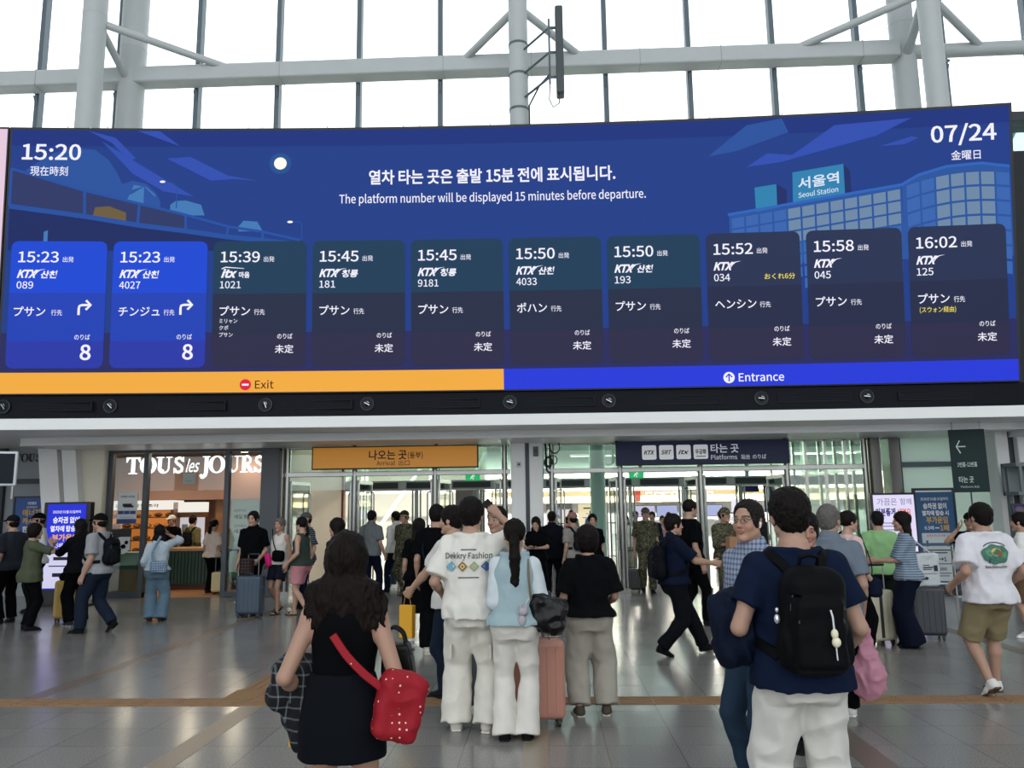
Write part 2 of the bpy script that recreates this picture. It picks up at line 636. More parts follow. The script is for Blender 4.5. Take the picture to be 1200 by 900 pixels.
for z in (9.3, 10.1, 10.9, 11.6):
    MB().cyl((-.42, 16.2, z), (-.42, 16.2, z + .05), .214, 28).build('clamp', M_mullion, t, smooth=40)

# dark end frame of the hall beyond the board's right end, and the truss behind it
structure(MB().box(9.2, 16.6, 3.3, 9.45, 17.2, 9.95).box(9.2, 16.6, 9.75, 20, 17.2, 9.95).box(9.45, 16.8, 6.5, 20, 17.0, 6.7).build('trim_end_frame', M_darksteel))
structure(MB().box(9.45, 16.9, 3.4, 20, 16.92, 9.8).build('window_2', glass('glass_end', (.72, .84, .84), .08)))
b = MB()
for k in range(9):
    x = 9 + k * 1.2
    b.cyl((x, 22, 8.5), (x + 2.2, 22, 12.5), .06, 8); b.cyl((x + 2.2, 22, 8.5), (x, 22, 12.5), .06, 8)
b.cyl((8, 22, 8.5), (22, 22, 8.5), .09, 8); b.cyl((8, 22, 12.5), (22, 22, 12.5), .09, 8)
structure(b.build('beam_truss', mat('truss_cyan', '#8fb4ba', .5)))

# ---- ground-floor front: pillars, walls, glass
FY = 17.0
# twin leaning pillar left of the bakery
b = MB()
for (u0, u1) in ((-10.62, -10.22), (-10.12, -9.82)):
    dx = .42
    b._add([(u0 + dx, 16.55, 0), (u1 + dx, 16.55, 0), (u1 + dx, 17.0, 0), (u0 + dx, 17.0, 0), (u0, 16.55, 3.1), (u1, 16.55, 3.1), (u1, 17.0, 3.1), (u0, 17.0, 3.1)],
           [(3, 2, 1, 0), (4, 5, 6, 7), (0, 1, 5, 4), (1, 2, 6, 5), (2, 3, 7, 6), (3, 0, 4, 7)])
structure(b.build('pillar_leaning', M_white))
structure(MB()._add([(-10.3, 16.75, 0), (-9.3, 16.75, 0), (-9.3, 17.05, 0), (-10.3, 17.05, 0), (-10.3, 16.75, 3.1), (-9.3, 16.75, 3.1), (-9.3, 17.05, 3.1), (-10.3, 17.05, 3.1)], [(3, 2, 1, 0), (4, 5, 6, 7), (0, 1, 5, 4), (1, 2, 6, 5), (2, 3, 7, 6), (3, 0, 4, 7)]).build('wall_cream', mat('cream_panel', '#e2dccb', .6, noise=.03, nscale=2)))
# grey wall far left
structure(MB().box(-16, 17.6, 0, -10.1, 17.8, 3.2).build('wall_left', mat('wall_grey', '#8a9298', .55)))
structure(MB().box(-16, 17.5, 2.42, -10.1, 17.6, 2.52).box(-12.15, 17.5, 0, -11.95, 17.6, 3.2).build('trim_1', M_darksteel))
# middle white pillar in two leaves with a dark joint
structure(MB().box(-.72, 16.7, 0, -.42, 17.15, 3.1).box(-.34, 16.7, 0, -.06, 17.15, 3.1).build('pillar_middle', M_white, bevel=.02))
structure(MB().box(-.42, 16.74, 0, -.34, 17.1, 3.1).build('trim_2', M_darksteel))
t = thing('switch_box', 'grey wall box on the white pillar near the ceiling', 'box', (-.2, 16.7, 2.95))
MB().box(-.055, -.06, -.17, .055, 0, .03).build('case', mat('switch_grey', '#5b6163', .5), t, bevel=.012)
MB().box(-.03, -.07, -.10, .03, -.058, -.02).build('cover', mat('switch_dark', '#3d4345', .4), t, bevel=.004)
t = thing('wall_camera', 'small white sensor box on the left leaf of the white pillar', 'sensor', (-.55, 16.7, 2.62))
MB().box(-.05, -.05, -.05, .05, 0, .05).build('case', mat('sensor_white', '#d5d5d0', .5), t, bevel=.015)
MB().cyl((0, -.05, 0), (0, -.065, 0), .025, 14).build('lens', M_darksteel, t)
# looped black cables hanging right of the pillar
b = MB()
rr = random.Random(4)
for k in range(7):
    cx, cz, r0 = .02 + rr.uniform(0, .18), 2.85 + rr.uniform(-.22, .22), rr.uniform(.05, .13)
    b.tube([(cx + r0 * cos(a), 16.85 + .03 * k / 7, cz + r0 * 1.2 * sin(a)) for a in np.linspace(0, 2 * pi, 14, endpoint=False)], .010, 6, closed=True)
b.tube([(0, 16.85, 3.05), (.02, 16.86, 2.5), (.08, 16.86, 2.45)], .02, 6)
tag(b.build('cable_coil', mat('cable_black', '#14181b', .6), smooth=60), 'tangled coils of black cable hung beside the white pillar', 'cable')

# ---- glazed entrance screens
def post(x, y=FY, z1=3.1, r=.06):
    b = MB(); b.cyl((x, y, 0), (x, y, z1), r, 18); b.box(x - .13, y - .1, 0, x + .13, y + .1, .10)
    return structure(b.build('door_post', M_steel, smooth=40))


for x in (-5.45, -4.02, -2.32, -.86, .12, 1.54, 3.19, 4.96, 6.55): post(x)
b = MB()
for x0, x1 in ((-5.5, -.75), (-.05, 6.6)):
    b.box(x0, FY - .05, 2.44, x1, FY + .05, 2.54); b.box(x0, FY - .04, 3.02, x1, FY + .04, 3.10)
structure(b.build('trim_door_header', M_steel, bevel=.01))
structure(MB().box(-5.5, FY - .006, 2.54, -.75, FY + .006, 3.03).box(-.05, FY - .006, 2.54, 6.6, FY + .006, 3.03).build('window_3', G_green))
structure(MB().box(-5.5, FY - .005, 2.16, -4.05, FY + .005, 2.44).box(5.0, FY - .005, .1, 6.55, FY + .005, 2.44).build('window_4', G_door))
b = MB()
for x in (5.35, 5.75, 6.15): b.box(x - .025, FY - .04, .1, x + .025, FY + .04, 3.05)
structure(b.build('window_mullion', M_steel))


def glass_leaf(hx, ang, w=.82, name='door_1', h=2.36, fy=FY):
    """a swinging glass leaf with long pull bars, hinged at hx"""
    t = empty(name, (hx, fy, 0), ang); structure(t)
    MB().box(.03, -.006, .12, w, .006, h).build('pane', G_door, t)
    MB().box(.0, -.022, .02, w, .022, .14).box(0, -.022, h - .08, w, .022, h).box(-.0, -.02, .02, .035, .02, h).box(w - .025, -.018, .02, w, .018, h).build('frame', M_steel, t, bevel=.006)
    for sy in (-1, 1):
        b = MB()
        y = sy * .085
        z0, z1 = .12, 2.12
        b.tube([(w - .10, sy * .01, z0), (w - .10, y * .8, z0), (w - .10, y, z0 + .05), (w - .10, y, z1 - .05), (w - .10, y * .8, z1), (w - .10, sy * .01, z1)], .016, 10)
        for z in (.7, 1.4): b.cyl((w - .10, sy * .0, z), (w - .10, y, z), .011, 8)
        b.build('handle', M_steel, t, smooth=60)
    return t


n = 0
for hx, ang in ((-5.38, 78), (-4.1, 100), (-3.94, 82), (-2.40, 98), (-2.24, 80), (-.95, 101), (.20, 82), (1.46, 96), (1.62, 84), (3.11, 97), (3.27, 85), (4.88, 98)):
    n += 1
    glass_leaf(hx, radians(ang), name='door_%d' % n)

# vestibule: side screens, inner door line, ceiling band
VY = 22.6
b = MB()
for xs in (-5.6, 6.75):
    for y in (17.1, 18.2, 19.3, 20.4, 21.5, 22.5): b.box(xs - .03, y - .045, 0, xs + .03, y + .045, 4.2)
    b.box(xs - .04, 17.1, 2.45, xs + .04, 22.5, 2.53); b.box(xs - .04, 17.1, .0, xs + .04, 22.5, .1)
structure(b.build('window_mullion', M_steel))
structure(MB().box(-5.606, 17.1, 0, -5.594, 22.5, 4.2).box(6.744, 17.1, 0, 6.756, 22.5, 4.2).build('window_5', G_green))
M_louv = mat('louvre_dark', '#3c4244', .5)
M_bandg = mat('inner_band', '#a7adac', .4)
structure(MB().box(-7, VY - .25, 2.29, 9, VY + .25, 2.55).build('trim_inner_header', M_bandg))
for i, x in enumerate([-4.6 + 1.28 * k for k in range(9)]):
    b = MB(); b.box(x - .52, VY - .27, 2.34, x + .52, VY - .25, 2.50)
    for k in range(5): b.box(x - .52, VY - .285, 2.352 + k * .03, x + .52, VY - .262, 2.362 + k * .03)
    structure(b.build('trim_air_curtain', M_louv))
for x in (-5.2, -3.6, -1.9, -.4, 2.3, 3.75, 5.3, 6.9):
    b = MB(); b.cyl((x - .11, VY, 0), (x - .11, VY, 2.3), .025, 12); b.cyl((x + .11, VY, 0), (x + .11, VY, 2.3), .025, 12); b.box(x - .05, VY - .03, 0, x + .05, VY + .03, 2.3)
    structure(b.build('door_post', mat('inner_post', '#7d8a86', .3, metal=.7), smooth=40))
structure(MB().box(-7, VY - .006, 2.55, 9, VY + .006, 4.4).build('window_6', G_green))
for x in (-6, -3, -.1, 2.6, 5.5): structure(MB().box(x - .05, VY - .05, 2.55, x + .05, VY + .05, 4.4).build('window_mullion', M_green))
b = MB(); b.cyl((1.27, 20.2, 0), (1.27, 20.2, 4.4), .19, 26)
structure(b.build('pillar_green', M_green, smooth=40))
structure(MB().box(-5.6, 17.3, 3.95, 6.75, 17.6, 4.25).build('beam_vestibule', M_green))

# far concourse: shops, daylight and lattice roof
M_cream = mat('concourse_cream', '#d8c9a4', .6, noise=.05, nscale=1)
M_fgrey = mat('concourse_grey', '#8d9296', .6)
structure(MB().box(-16, 42, 0, -2.6, 42.3, 5.2).build('wall_far_left', mat('concourse_pale', '#d9d5c8', .6)))
structure(MB().box(-2.6, 36, 0, 16, 36.3, 4.6).build('wall_far', M_fgrey))
structure(MB().box(-2.6, 35.5, 2.02, 16, 36, 2.52).build('trim_far_fascia', M_cream))
structure(MB().box(-2.6, 35.2, 2.52, 16, 36, 3.2).build('trim_far_soffit', mat('concourse_white', '#e6e2d6', .6)))
structure(MB().box(-16.3, 18, 0, -16, 62, 7).build('wall_far_side', mat('concourse_pale', '#d9d5c8', .6)))
# diamond lattice under the glass roof
b = MB()
def roofp(u, v):      # u along x, v from the low front edge upwards and back
    return (u, 25 + v * 14, 4.3 + 6 * v)
for k in range(-9, 12):
    u = k * 1.5
    for s_ in (1, -1):
        for j in range(6):
            a, c = j / 6, (j + 1) / 6
            b.cyl(roofp(u + s_ * j * .75, a), roofp(u + s_ * (j + 1) * .75, c), .05, 6)
for j in range(0, 7, 2): b.cyl(roofp(-15, j / 6), roofp(18, j / 6), .06, 6)
structure(b.build('roof_lattice', mat('lattice_white', '#cfdcd6', .5)))
structure(MB()._add([roofp(-15, 0), roofp(18, 0), roofp(18, 1), roofp(-15, 1)], [(0, 1, 2, 3)]).build('roof_glass', G_green))
# braced bright frontage at the far left
b = MB()
for x0, x1 in ((-11.5, -8.6), (-8.4, -5.4), (-5.2, -2.8)):
    b.cyl((x0, 38, .2), (x1, 38, 4.4), .09, 8)
    for x in (x0, x1): b.box(x - .06, 37.95, 0, x + .06, 38.05, 4.5)
b.box(-12, 37.95, 2.6, -2.6, 38.05, 2.7)
structure(b.build('beam_brace', mat('brace_white', '#d9dcd9', .5)))

# unseen hall roof and side walls, added to shade the hall and bounce daylight
structure(MB().box(-26, -14, 27, 26, 18.2, 27.3).build('ceiling_unseen', mat('hall_roof', '#d5d8d8', .7)))
structure(MB().box(-26.3, -14, 0, -26, 18, 27).build('wall_unseen_west', mat('hall_wall', '#c9cccc', .7)))
structure(MB().box(26, -14, 0, 26.3, 18, 27).build('wall_unseen_east', mat('hall_wall', '#c9cccc', .7)))

# frosted wall and posts on the right
structure(MB().box(6.62, 16.8, 0, 6.80, 17.2, 3.1).box(6.98, 16.8, 0, 7.18, 17.2, 3.1).build('pillar_steel', mat('bronze_steel', '#6c6a68', .3, metal=.8)))
structure(MB().box(6.80, 16.98, 0, 6.98, 17.0, 3.1).build('window_7', G_door))
structure(MB().box(7.18, 17.0, 0, 9.6, 17.04, 3.2).build('wall_frosted', G_frost))
structure(MB().box(7.18, 16.93, 2.46, 9.6, 17.06, 2.56).build('trim_3', M_mullion))
b = MB()
for x in (7.28, 8.62): b.box(x - .012, 16.98, 0, x + .012, 17.0, 3.1)
structure(b.build('trim_4', M_mullion))
structure(MB().box(8.62, 15.9, 0, 8.86, 16.3, 3.1).build('pillar_right', M_white, bevel=.02))
structure(MB().box(8.98, 15.8, 0, 9.5, 16.4, 3.1).build('pillar_right', M_white, bevel=.02))
structure(MB().box(8.86, 15.95, 0, 8.98, 16.3, 3.1).build('trim_5', M_darksteel))
structure(MB().box(9.4, 17.6, 0, 16, 17.8, 3.3).build('wall_right', mat('wall_right_grey', '#6b7274', .6)))
structure(MB().box(8.9, 14.6, 2.95, 16, 16.0, 3.35).build('ceiling_right', M_offwhite))
# ================================================================== THE DEPARTURE BOARD
board = thing('departure_board', 'huge curved blue LED departure board with ten train cards', 'departure board', (0, 0, 0))
E_ = lambda n, c, s=1.: emis('led_' + n, c, s)
W_ = E_('white', '#ecebf8', 1.05)


def curved_sheet(u0, u1, z0, z1, w, n=36, back=None):
    b = MB()
    vs, fs = [], []
    for i in range(n + 1):
        x = u0 + (u1 - u0) * i / n
        for z in (z0, z1): vs.append(scurve(x, z, w))
        if back is not None:
            for z in (z1, z0): vs.append(scurve(x, z, back))
    k = 2 if back is None else 4
    for i in range(n):
        a = i * k
        if back is None: fs.append((a, a + 2, a + 3, a + 1))
        else:
            for j in range(4): fs.append((a + j, a + 4 + j, a + 4 + (j + 1) % 4, a + (j + 1) % 4))
    if back is not None: fs += [(0, 1, 2, 3), (n * k + 3, n * k + 2, n * k + 1, n * k)]
    return b._add(vs, fs)


curved_sheet(-9.62, 8.36, 3.80, 8.70, 0., back=-.32).build('cabinet', mat('board_cabinet', '#0c1017', .5), board)
bp = curved_sheet(-9.58, 8.31, 3.82, 8.65, .004).build('screen', E_('sky', '#193a86'), board)
m3 = lambda u, v, w: scurve(u, v, .008 + w)
# the night picture behind the cards
art = Lettering(m3)
A_ = [E_('sky_top', '#152f7c'), E_('dusk', '#25285c'), E_('cloud', '#24509c'), E_('cloud_pale', '#3f78b4'), E_('rail', '#1f4d9e'), E_('bridge_panel', '#2a3564'), E_('deck', '#14265f'),
      E_('streak', '#2c4cae'), E_('moon', '#f4f0e6', 1.1), E_('glow', '#1e4f8e'), E_('sign_teal', '#2a7fae'), E_('sign_side', '#152a66'), E_('hall_blue', '#25529c'), E_('hall_pane', '#6c87a4'),
      E_('hall_pane_blue', '#3563ae'), E_('hall_roof', '#2a62b8'), E_('amber', '#6a5a3a'), E_('lilac', '#d9e4f4')]


def dense(pts, n=6):
    out = []
    for i in range(len(pts)):
        a, b = pts[i], pts[(i + 1) % len(pts)]
        for k in range(n): out.append((a[0] + (b[0] - a[0]) * k / n, a[1] + (b[1] - a[1]) * k / n))
    return out


for k in range(18):      # deep top of the sky and the dusk at the foot, in strips along the curve
    a, b = -9.58 + k * 17.89 / 18, -9.58 + (k + 1) * 17.89 / 18
    art.rect(a, 8.35, b, 8.65, 0, .001)
    art.rect(a, 4.19, b, 4.9, 1, .001)


def clip_slabs(pts, step=.3):
    us = [p[0] for p in pts]
    a = math.floor(min(us) / step) * step
    out = []
    while a < max(us):
        q = list(pts)
        for lim, sg in ((a, 1), (a + step, -1)):
            r_ = []
            for i in range(len(q)):
                p0, p1 = q[i - 1], q[i]
                d0, d1 = sg * (p0[0] - lim), sg * (p1[0] - lim)
                if (d0 < 0) != (d1 < 0):
                    t_ = d0 / (d0 - d1)
                    r_.append((p0[0] + (p1[0] - p0[0]) * t_, p0[1] + (p1[1] - p0[1]) * t_))
                if d1 >= 0: r_.append(p1)
            q = r_
            if not q: break
        if len(q) > 2: out.append(q)
        a += step
    return out


def P(pts, mi, w):
    if sum(pts[i - 1][0] * pts[i][1] - pts[i][0] * pts[i - 1][1] for i in range(len(pts))) < 0: pts = pts[::-1]
    for q in clip_slabs(pts): art.poly(q, mi, w * 2)


P([(-9.54, 7.62), (-9.5, 7.0), (-6.9, 7.0), (-6.9, 7.31), (-6.97, 7.45), (-7.16, 7.64), (-7.41, 7.7), (-7.59, 7.64), (-7.68, 7.83), (-7.85, 8.09), (-8.1, 8.28), (-8.49, 8.31), (-8.82, 8.21), (-9.23, 7.95)], 2, .002)
P([(-8.4, 7.0), (-7.0, 7.0), (-6.95, 7.35), (-7.2, 7.6), (-7.5, 7.5), (-7.8, 7.3)], 3 - 1, .003)
for pts in ([(-6.72, 7.05), (-6.1, 7.05), (-6.17, 7.25), (-6.45, 7.33), (-6.63, 7.32), (-6.72, 7.25)], [(-5.49, 6.75), (-5.05, 6.75), (-5.15, 6.93), (-5.4, 6.95), (-5.49, 6.84)], [(-7.55, 7.2), (-6.95, 7.15), (-7.0, 7.44), (-7.16, 7.58), (-7.38, 7.62)]):
    P(pts, 3, .003)
for pts in ([(-8.23, 8.64), (-7.74, 8.51), (-7.36, 8.12), (-7.48, 8.07), (-7.8, 8.41)], [(-7.35, 8.64), (-6.95, 8.64), (-6.57, 8.35)], [(-7.98, 8.44), (-6.86, 7.74), (-6.3, 7.4), (-6.85, 7.5), (-7.41, 7.83)], [(-6.81, 8.12), (-6.38, 8.15), (-5.57, 7.73), (-6.0, 7.7)], [(-6.03, 7.86), (-5.13, 7.69), (-5.6, 7.73)],
            [(3.73, 7.76), (4.36, 7.83), (4.92, 7.97), (6.03, 8.23), (6.65, 8.52), (5.31, 8.46), (4.55, 7.95), (4.11, 8.0)], [(6.09, 8.04), (6.51, 8.05), (6.76, 8.16), (6.64, 8.19)]):
    P(pts, 7, .003)
P([(3.05, 7.98), (3.55, 8.06), (4.5, 8.37), (4.39, 8.63), (3.76, 8.53)], 2, .002)
art.disc(-4.75, 8.02, .20, 9, .004); art.disc(-4.75, 8.02, .115, 8, .008)
# bridge
P([(-9.55, 7.21), (-8.23, 7.03), (-7.29, 6.87), (-6.43, 6.76), (-5.7, 6.65), (-4.6, 6.5), (-5.7, 6.4), (-9.54, 6.4)], 6, .0025)
tops = [(-9.55, 7.91), (-8.25, 7.51), (-7.27, 7.27), (-6.44, 7.06), (-5.67, 6.84), (-5.05, 6.74), (-4.37, 6.58)]
bots = [(-9.55, 7.21), (-8.23, 7.03), (-7.29, 6.87), (-6.43, 6.76), (-5.7, 6.65), (-5.05, 6.58), (-4.37, 6.50)]
for i in range(3): P([bots[i], bots[i + 1], tops[i + 1], tops[i]], 5, .0032)
P([(-8.1, 7.0), (-7.5, 6.92), (-7.5, 7.1), (-7.8, 7.22), (-8.05, 7.2)], 16, .0036)
art.strip(tops, .05, 4, .008); art.strip(bots, .09, 4, .008)
for a, b in zip(tops[:-1], bots[:-1]): art.strip([a, b], .05, 4, .009)
P([(-8.93, 6.5), (-8.86, 6.5), (-8.86, 6.77), (-8.93, 6.74)], 3, .004)
for pts in ([(-6.87, 7.68), (-6.70, 7.66), (-6.61, 7.59), (-6.61, 7.19)], [(-4.56, 6.92), (-4.4, 6.92), (-4.35, 6.89), (-4.34, 6.58)]): art.strip(pts, .02, 4, .008); art.disc(pts[0][0], pts[0][1], .05, 8, .010, ry=.022)
# station hall
P([(3.39, 6.0), (6.45, 6.0), (6.43, 7.33), (3.39, 6.9)], 12, .003)
P(dense([(6.44, 6.0), (8.30, 6.0), (8.28, 7.56), (7.81, 7.64), (7.22, 7.61), (6.73, 7.47), (6.44, 7.32)], 3), 12, .003)
for i in range(12):
    for j in range(7):
        u0, u1 = 3.44 + i * .25, 3.44 + i * .25 + .215
        tz = lambda u: 6.82 + (u - 3.39) * .143
        z1 = [tz(u) - j * .215 for u in (u0, u1)]
        if min(z1) < 5.7: continue
        P([(u0, z1[0] - .18), (u1, z1[1] - .18), (u1, z1[1]), (u0, z1[0])], 13 if (i > 3 and j < 3) else 14, .0036)
for i in range(7):
    for j in range(7):
        u0 = 6.52 + i * .255
        arc = lambda u: 7.50 - .10 * ((u - 7.7) / 1.2) ** 2 * 2
        z1 = [arc(u) - j * .26 for u in (u0, u0 + .22)]
        P([(u0, z1[0] - .22), (u0 + .22, z1[1] - .22), (u0 + .22, z1[1]), (u0, z1[0])], 13 if (j < 4 and 1 < i < 6) else 14, .0036)
art.strip([(3.37, 6.9), (6.44, 7.33)], .05, 15, .009); art.strip([(6.44, 7.33), (6.73, 7.49), (7.22, 7.62), (7.81, 7.65), (8.28, 7.57)], .05, 15, .009)
P([(4.53, 7.06), (5.45, 7.22), (5.44, 7.75), (4.54, 7.63)], 10, .0045); P([(5.45, 7.22), (5.56, 7.24), (5.55, 7.62), (5.44, 7.75)], 11, .0045)
P([(3.87, 6.94), (4.25, 7.0), (4.25, 7.43), (3.86, 7.38)], 10, .0045); P([(4.25, 7.0), (4.42, 7.02), (4.43, 7.32), (4.25, 7.43)], 11, .0045)
sk = Lettering(lambda u, v, w: scurve(u, v + (u - 4.62) * .13, .024 + w))
sk.text('서울역', 4.63, 7.33, .235, 0, width=.72, bold=.02)
sk.text('Seoul Station', 4.63, 7.16, .125, 0, width=.70, bold=.008)
art.build('night_picture', A_, bp)
sk.build('lettering', [A_[17]], bp)
# heading, clock and date
hd = Lettering(m3)
hd.text('15:20', -9.38, 8.09, .40, width=1.04, bold=.018, w=.01)
hd.text('現在時刻', -9.22, 7.80, .20, width=.66, bold=.006, w=.01, res=6)
hd.build('clock', [W_], board)
hd = Lettering(m3)
hd.text('07/24', 6.97, 8.06, .40, width=1.11, bold=.018, w=.01)
hd.text('金曜日', 7.30, 7.74, .19, width=.50, bold=.006, w=.01, res=6)
hd.build('date', [W_], board)
hd = Lettering(m3)
hd.text('열차 타는 곳은 출발 15분 전에 표시됩니다.', -3.13, 7.63, .305, width=4.5, bold=.022, w=.01)
hd.text('The platform number will be displayed 15 minutes before departure.', -3.67, 7.26, .225, width=5.58, bold=.008, w=.01)
hd.build('announcement', [W_], board)

CARDS = [('15:23', 'KTX', '산천', '089', 'プサン', '8', []), ('15:23', 'KTX', '산천', '4027', 'チンジュ', '8', []), ('15:39', 'itx', '마음', '1021', 'プサン', '未定', ['ミリャン', 'クポ', 'プサン']),
         ('15:45', 'KTX', '청룡', '181', 'プサン', '未定', []), ('15:45', 'KTX', '청룡', '9181', 'プサン', '未定', []), ('15:50', 'KTX', '산천', '4033', 'ポハン', '未定', []), ('15:50', 'KTX', '산천', '193', 'プサン', '未定', []),
         ('15:52', 'KTX', '', '034', 'ヘンシン', '未定', ['late']), ('15:58', 'KTX', '', '045', 'プサン', '未定', []), ('16:02', 'KTX', '', '125', 'プサン', '未定', ['via'])]
YEL = E_('yellow', '#f4e25a', 1.)
for i, (tm, br, sub, num, dst, plat, ex) in enumerate(CARDS):
    u = -9.47 + 1.7755 * i
    blue = i < 2
    c = Lettering(m3)
    lo, hi = 4.265, 6.565
    mid = 5.60
    if blue:
        mats = [E_('card_blue_top', '#1446d2'), E_('card_blue_mid', '#1c3fb4'), E_('card_blue_low', '#2636a6')]
        spl = [6.565, 5.62, 4.75, 4.265]
    elif i < 7:
        mats = [E_('card_teal_top', '#183a56'), E_('card_teal_mid', '#212a44'), E_('card_low', '#2a2846')]
        spl = [6.565, 5.60, 4.85, 4.265]
    else:
        mats = [E_('card_grey_top', '#232f50'), E_('card_grey_mid', '#212846'), E_('card_low', '#2a2846')]
        spl = [6.565, 5.60, 4.85, 4.265]
    full = rrect(u, lo, u + 1.665, hi, .12, 4)
    for k in range(3):
        za, zb = spl[k + 1], spl[k]
        pts = []
        if k == 0: pts = [(u, za), (u + 1.665, za)] + [p for p in full if p[1] > hi - .13]
        elif k == 1: pts = [(u, za), (u + 1.665, za), (u + 1.665, zb), (u, zb)]
        else: pts = [p for p in full if p[1] < lo + .13 and p[0] > u + .8] + [(u + 1.665, zb), (u, zb)] + [p for p in full if p[1] < lo + .13 and p[0] < u + .8]
        c.poly(pts, k, .012)
    card = c.build('train_card', mats, board)
    card['label'] = ['bright blue card', 'bright blue card', 'dark card'][min(i, 2)]
    t = Lettering(lambda a, b, w, u=u: scurve(u + a, b, .027 + w))
    t.text(tm, .13, 6.18, .27, width=.70, bold=.012)
    t.text('出発', .90, 6.19, .115, width=.19, bold=.004, res=6)
    # train brand mark: slanted capitals with a swoosh
    if br == 'KTX':
        t.text('KTX', .12, 5.90, .19, width=.36, bold=.045, shear=.32)
        t.poly([(.44, 5.99), (.52, 6.03), (.62, 6.055), (.53, 6.045), (.46, 6.03)])
        t.poly([(.40, 5.90), (.47, 5.99), (.52, 6.03), (.44, 5.99)])
        if sub: t.text(sub, .53, 5.90, .155, width=.29, bold=.03, shear=.2)
    else:
        t.text('itx', .14, 5.90, .20, width=.29, bold=.045, shear=.3)
        t.poly([(.15, 6.045), (.22, 6.075), (.55, 6.055), (.55, 6.065), (.22, 6.095), (.15, 6.065)])
        t.text(sub, .46, 5.90, .125, width=.19, bold=.03)
    t.text(num, .125, 5.70, .18, width=.085 * len(num) + .03, bold=.008)
    t.text(dst, .13 if i else .10, 5.21, .205, width={3: .54, 4: .72}[len(dst)] if dst != 'ヘンシン' else .73, bold=.010, res=6)
    t.text('行先', .13 + {3: .61, 4: .79}[len(dst)], 5.22, .12, width=.19, bold=.004, res=6)
    t.text('のりば', 1.16, 4.78, .115, width=.27, bold=.006, res=6)
    if plat == '8':
        t.text('8', 1.36, 4.42, .37, width=.19, bold=.022, align='CENTER')
        t.strip([(1.215, 5.22), (1.215, 5.34), (1.225, 5.385), (1.27, 5.40), (1.40, 5.40)], .042)
        t.strip([(1.335, 5.485), (1.42, 5.40), (1.335, 5.315)], .042)
    else:
        t.text(plat, 1.12, 4.53, .17, width=.33, bold=.010, res=6)
    for k, s_ in enumerate(ex if len(ex) == 3 else []): t.text(s_, .13, 5.07 - k * .125, .095, width=.08 * len(s_), bold=.006)
    if 'late' in ex: t.text('おくれ6分', 1.02, 5.72, .12, 1, width=.54, bold=.006, res=6)
    if 'via' in ex: t.text('(スウォン経由)', .15, 5.05, .115, 1, width=.62, bold=.005, res=6)
    t.build('lettering', [W_, YEL], card)

# the two-colour strip at the foot
s1 = curved_sheet(-9.58, -.72, 3.82, 4.19, .018, 20).build('exit_strip', E_('amber_strip', '#f2ab3e', 1.), board)
s2 = curved_sheet(-.72, 8.31, 3.82, 4.19, .018, 20).build('entrance_strip', E_('blue_strip', '#2338d8', 1.), board)
s1['label'] = 'amber strip with a red no-entry dot'; s2['label'] = 'bright blue strip with a white arrow dot'
t = Lettering(m3)
t.disc(-5.31, 3.955, .10, 1, .014); t.rect(-5.37, 3.938, -5.25, 3.972, 0, .018); t.text('Exit', -5.14, 3.885, .20, 2, width=.33, bold=.006, w=.016)
t.build('lettering', [W_, E_('red', '#e01c3c'), E_('ink', '#2a1a08')], s1)
t = Lettering(m3)
t.disc(3.29, 3.97, .10, 0, .014); t.strip([(3.29, 3.90), (3.29, 4.03)], .024, 1, .018); t.strip([(3.235, 3.975), (3.29, 4.035), (3.345, 3.975)], .024, 1, .018); t.text('Entrance', 3.46, 3.90, .20, 0, width=.80, bold=.012, w=.016)
t.build('lettering', [W_, E_('blue_strip', '#2338d8', 1.)], s2)
b = MB()
for x in (-8.6, -8.2, -7.9, -5.35, -5.1, -3.9, -2.5, -2.2, -.9, 1.8, 3.1, 4.4): b.cyl(scurve(x, 8.69, .0), scurve(x, 8.73, .0), .012, 8)
b.build('top_studs', mat('stud', '#c9cdd2', .4), board)
# the neighbouring pale screen that starts at the board's left end
nb = thing('advert_screen', 'pale lilac lit screen cut off at the left end of the blue board', 'screen', (0, 0, 0))
curved_sheet(-12.6, -9.64, 3.80, 8.70, .0, 8, back=-.3).build('cabinet', MATS['board_cabinet'], nb)
curved_sheet(-12.55, -9.66, 3.85, 8.66, .006, 8).build('screen', E_('pale_lilac', '#e6c9dc'), nb)

# ================================================================== HANGING SIGNS
def sign_map(x0, y, z0, M=None):
    return lambda u, v, w: Vector((x0 + u, y - w, z0 + v))


t = thing('arrival_sign', 'long amber hanging arrival sign with dark lettering above the left doors', 'sign', (-3.09, 16.55, 2.80))
MB().box(-1.72, -.02, -.235, 1.72, .10, .235).build('frame', mat('sign_frame_brown', '#3c2a12', .5), t, bevel=.008)
MB().box(-1.69, -.03, -.21, 1.69, -.018, .21).build('panel', mat('sign_amber', '#c98412', .35, emit='#c98412', estr=.28), t)
L_ = Lettering(lambda u, v, w: Vector((u, -.034 - w, v)))
L_.text('나오는 곳', -.53, -.03, .22, width=.78, bold=.02); L_.text('(동부)', .27, -.02, .155, width=.31, bold=.014); L_.text('Arrival  出口', -.37, -.165, .125, width=.68, bold=.004)
L_.build('lettering', [mat('sign_ink', '#1d1408', .6)], t)
for x in (-.85, .85): MB().box(x - .03, .02, .235, x + .03, .08, .27).build('hanger', M_darksteel, t)
t = thing('platform_sign', 'long navy hanging platforms sign with four white train tiles above the right doors', 'sign', (3.16, 16.55, 2.80))
MB().box(-1.74, -.02, -.245, 1.74, .10, .245).build('frame', mat('sign_navy_frame', '#0d1228', .5), t, bevel=.008)
MB().box(-1.72, -.03, -.225, 1.72, -.018, .225).build('panel', mat('sign_navy', '#0d1736', .35, spec=.2, emit='#0d1736', estr=.25), t)
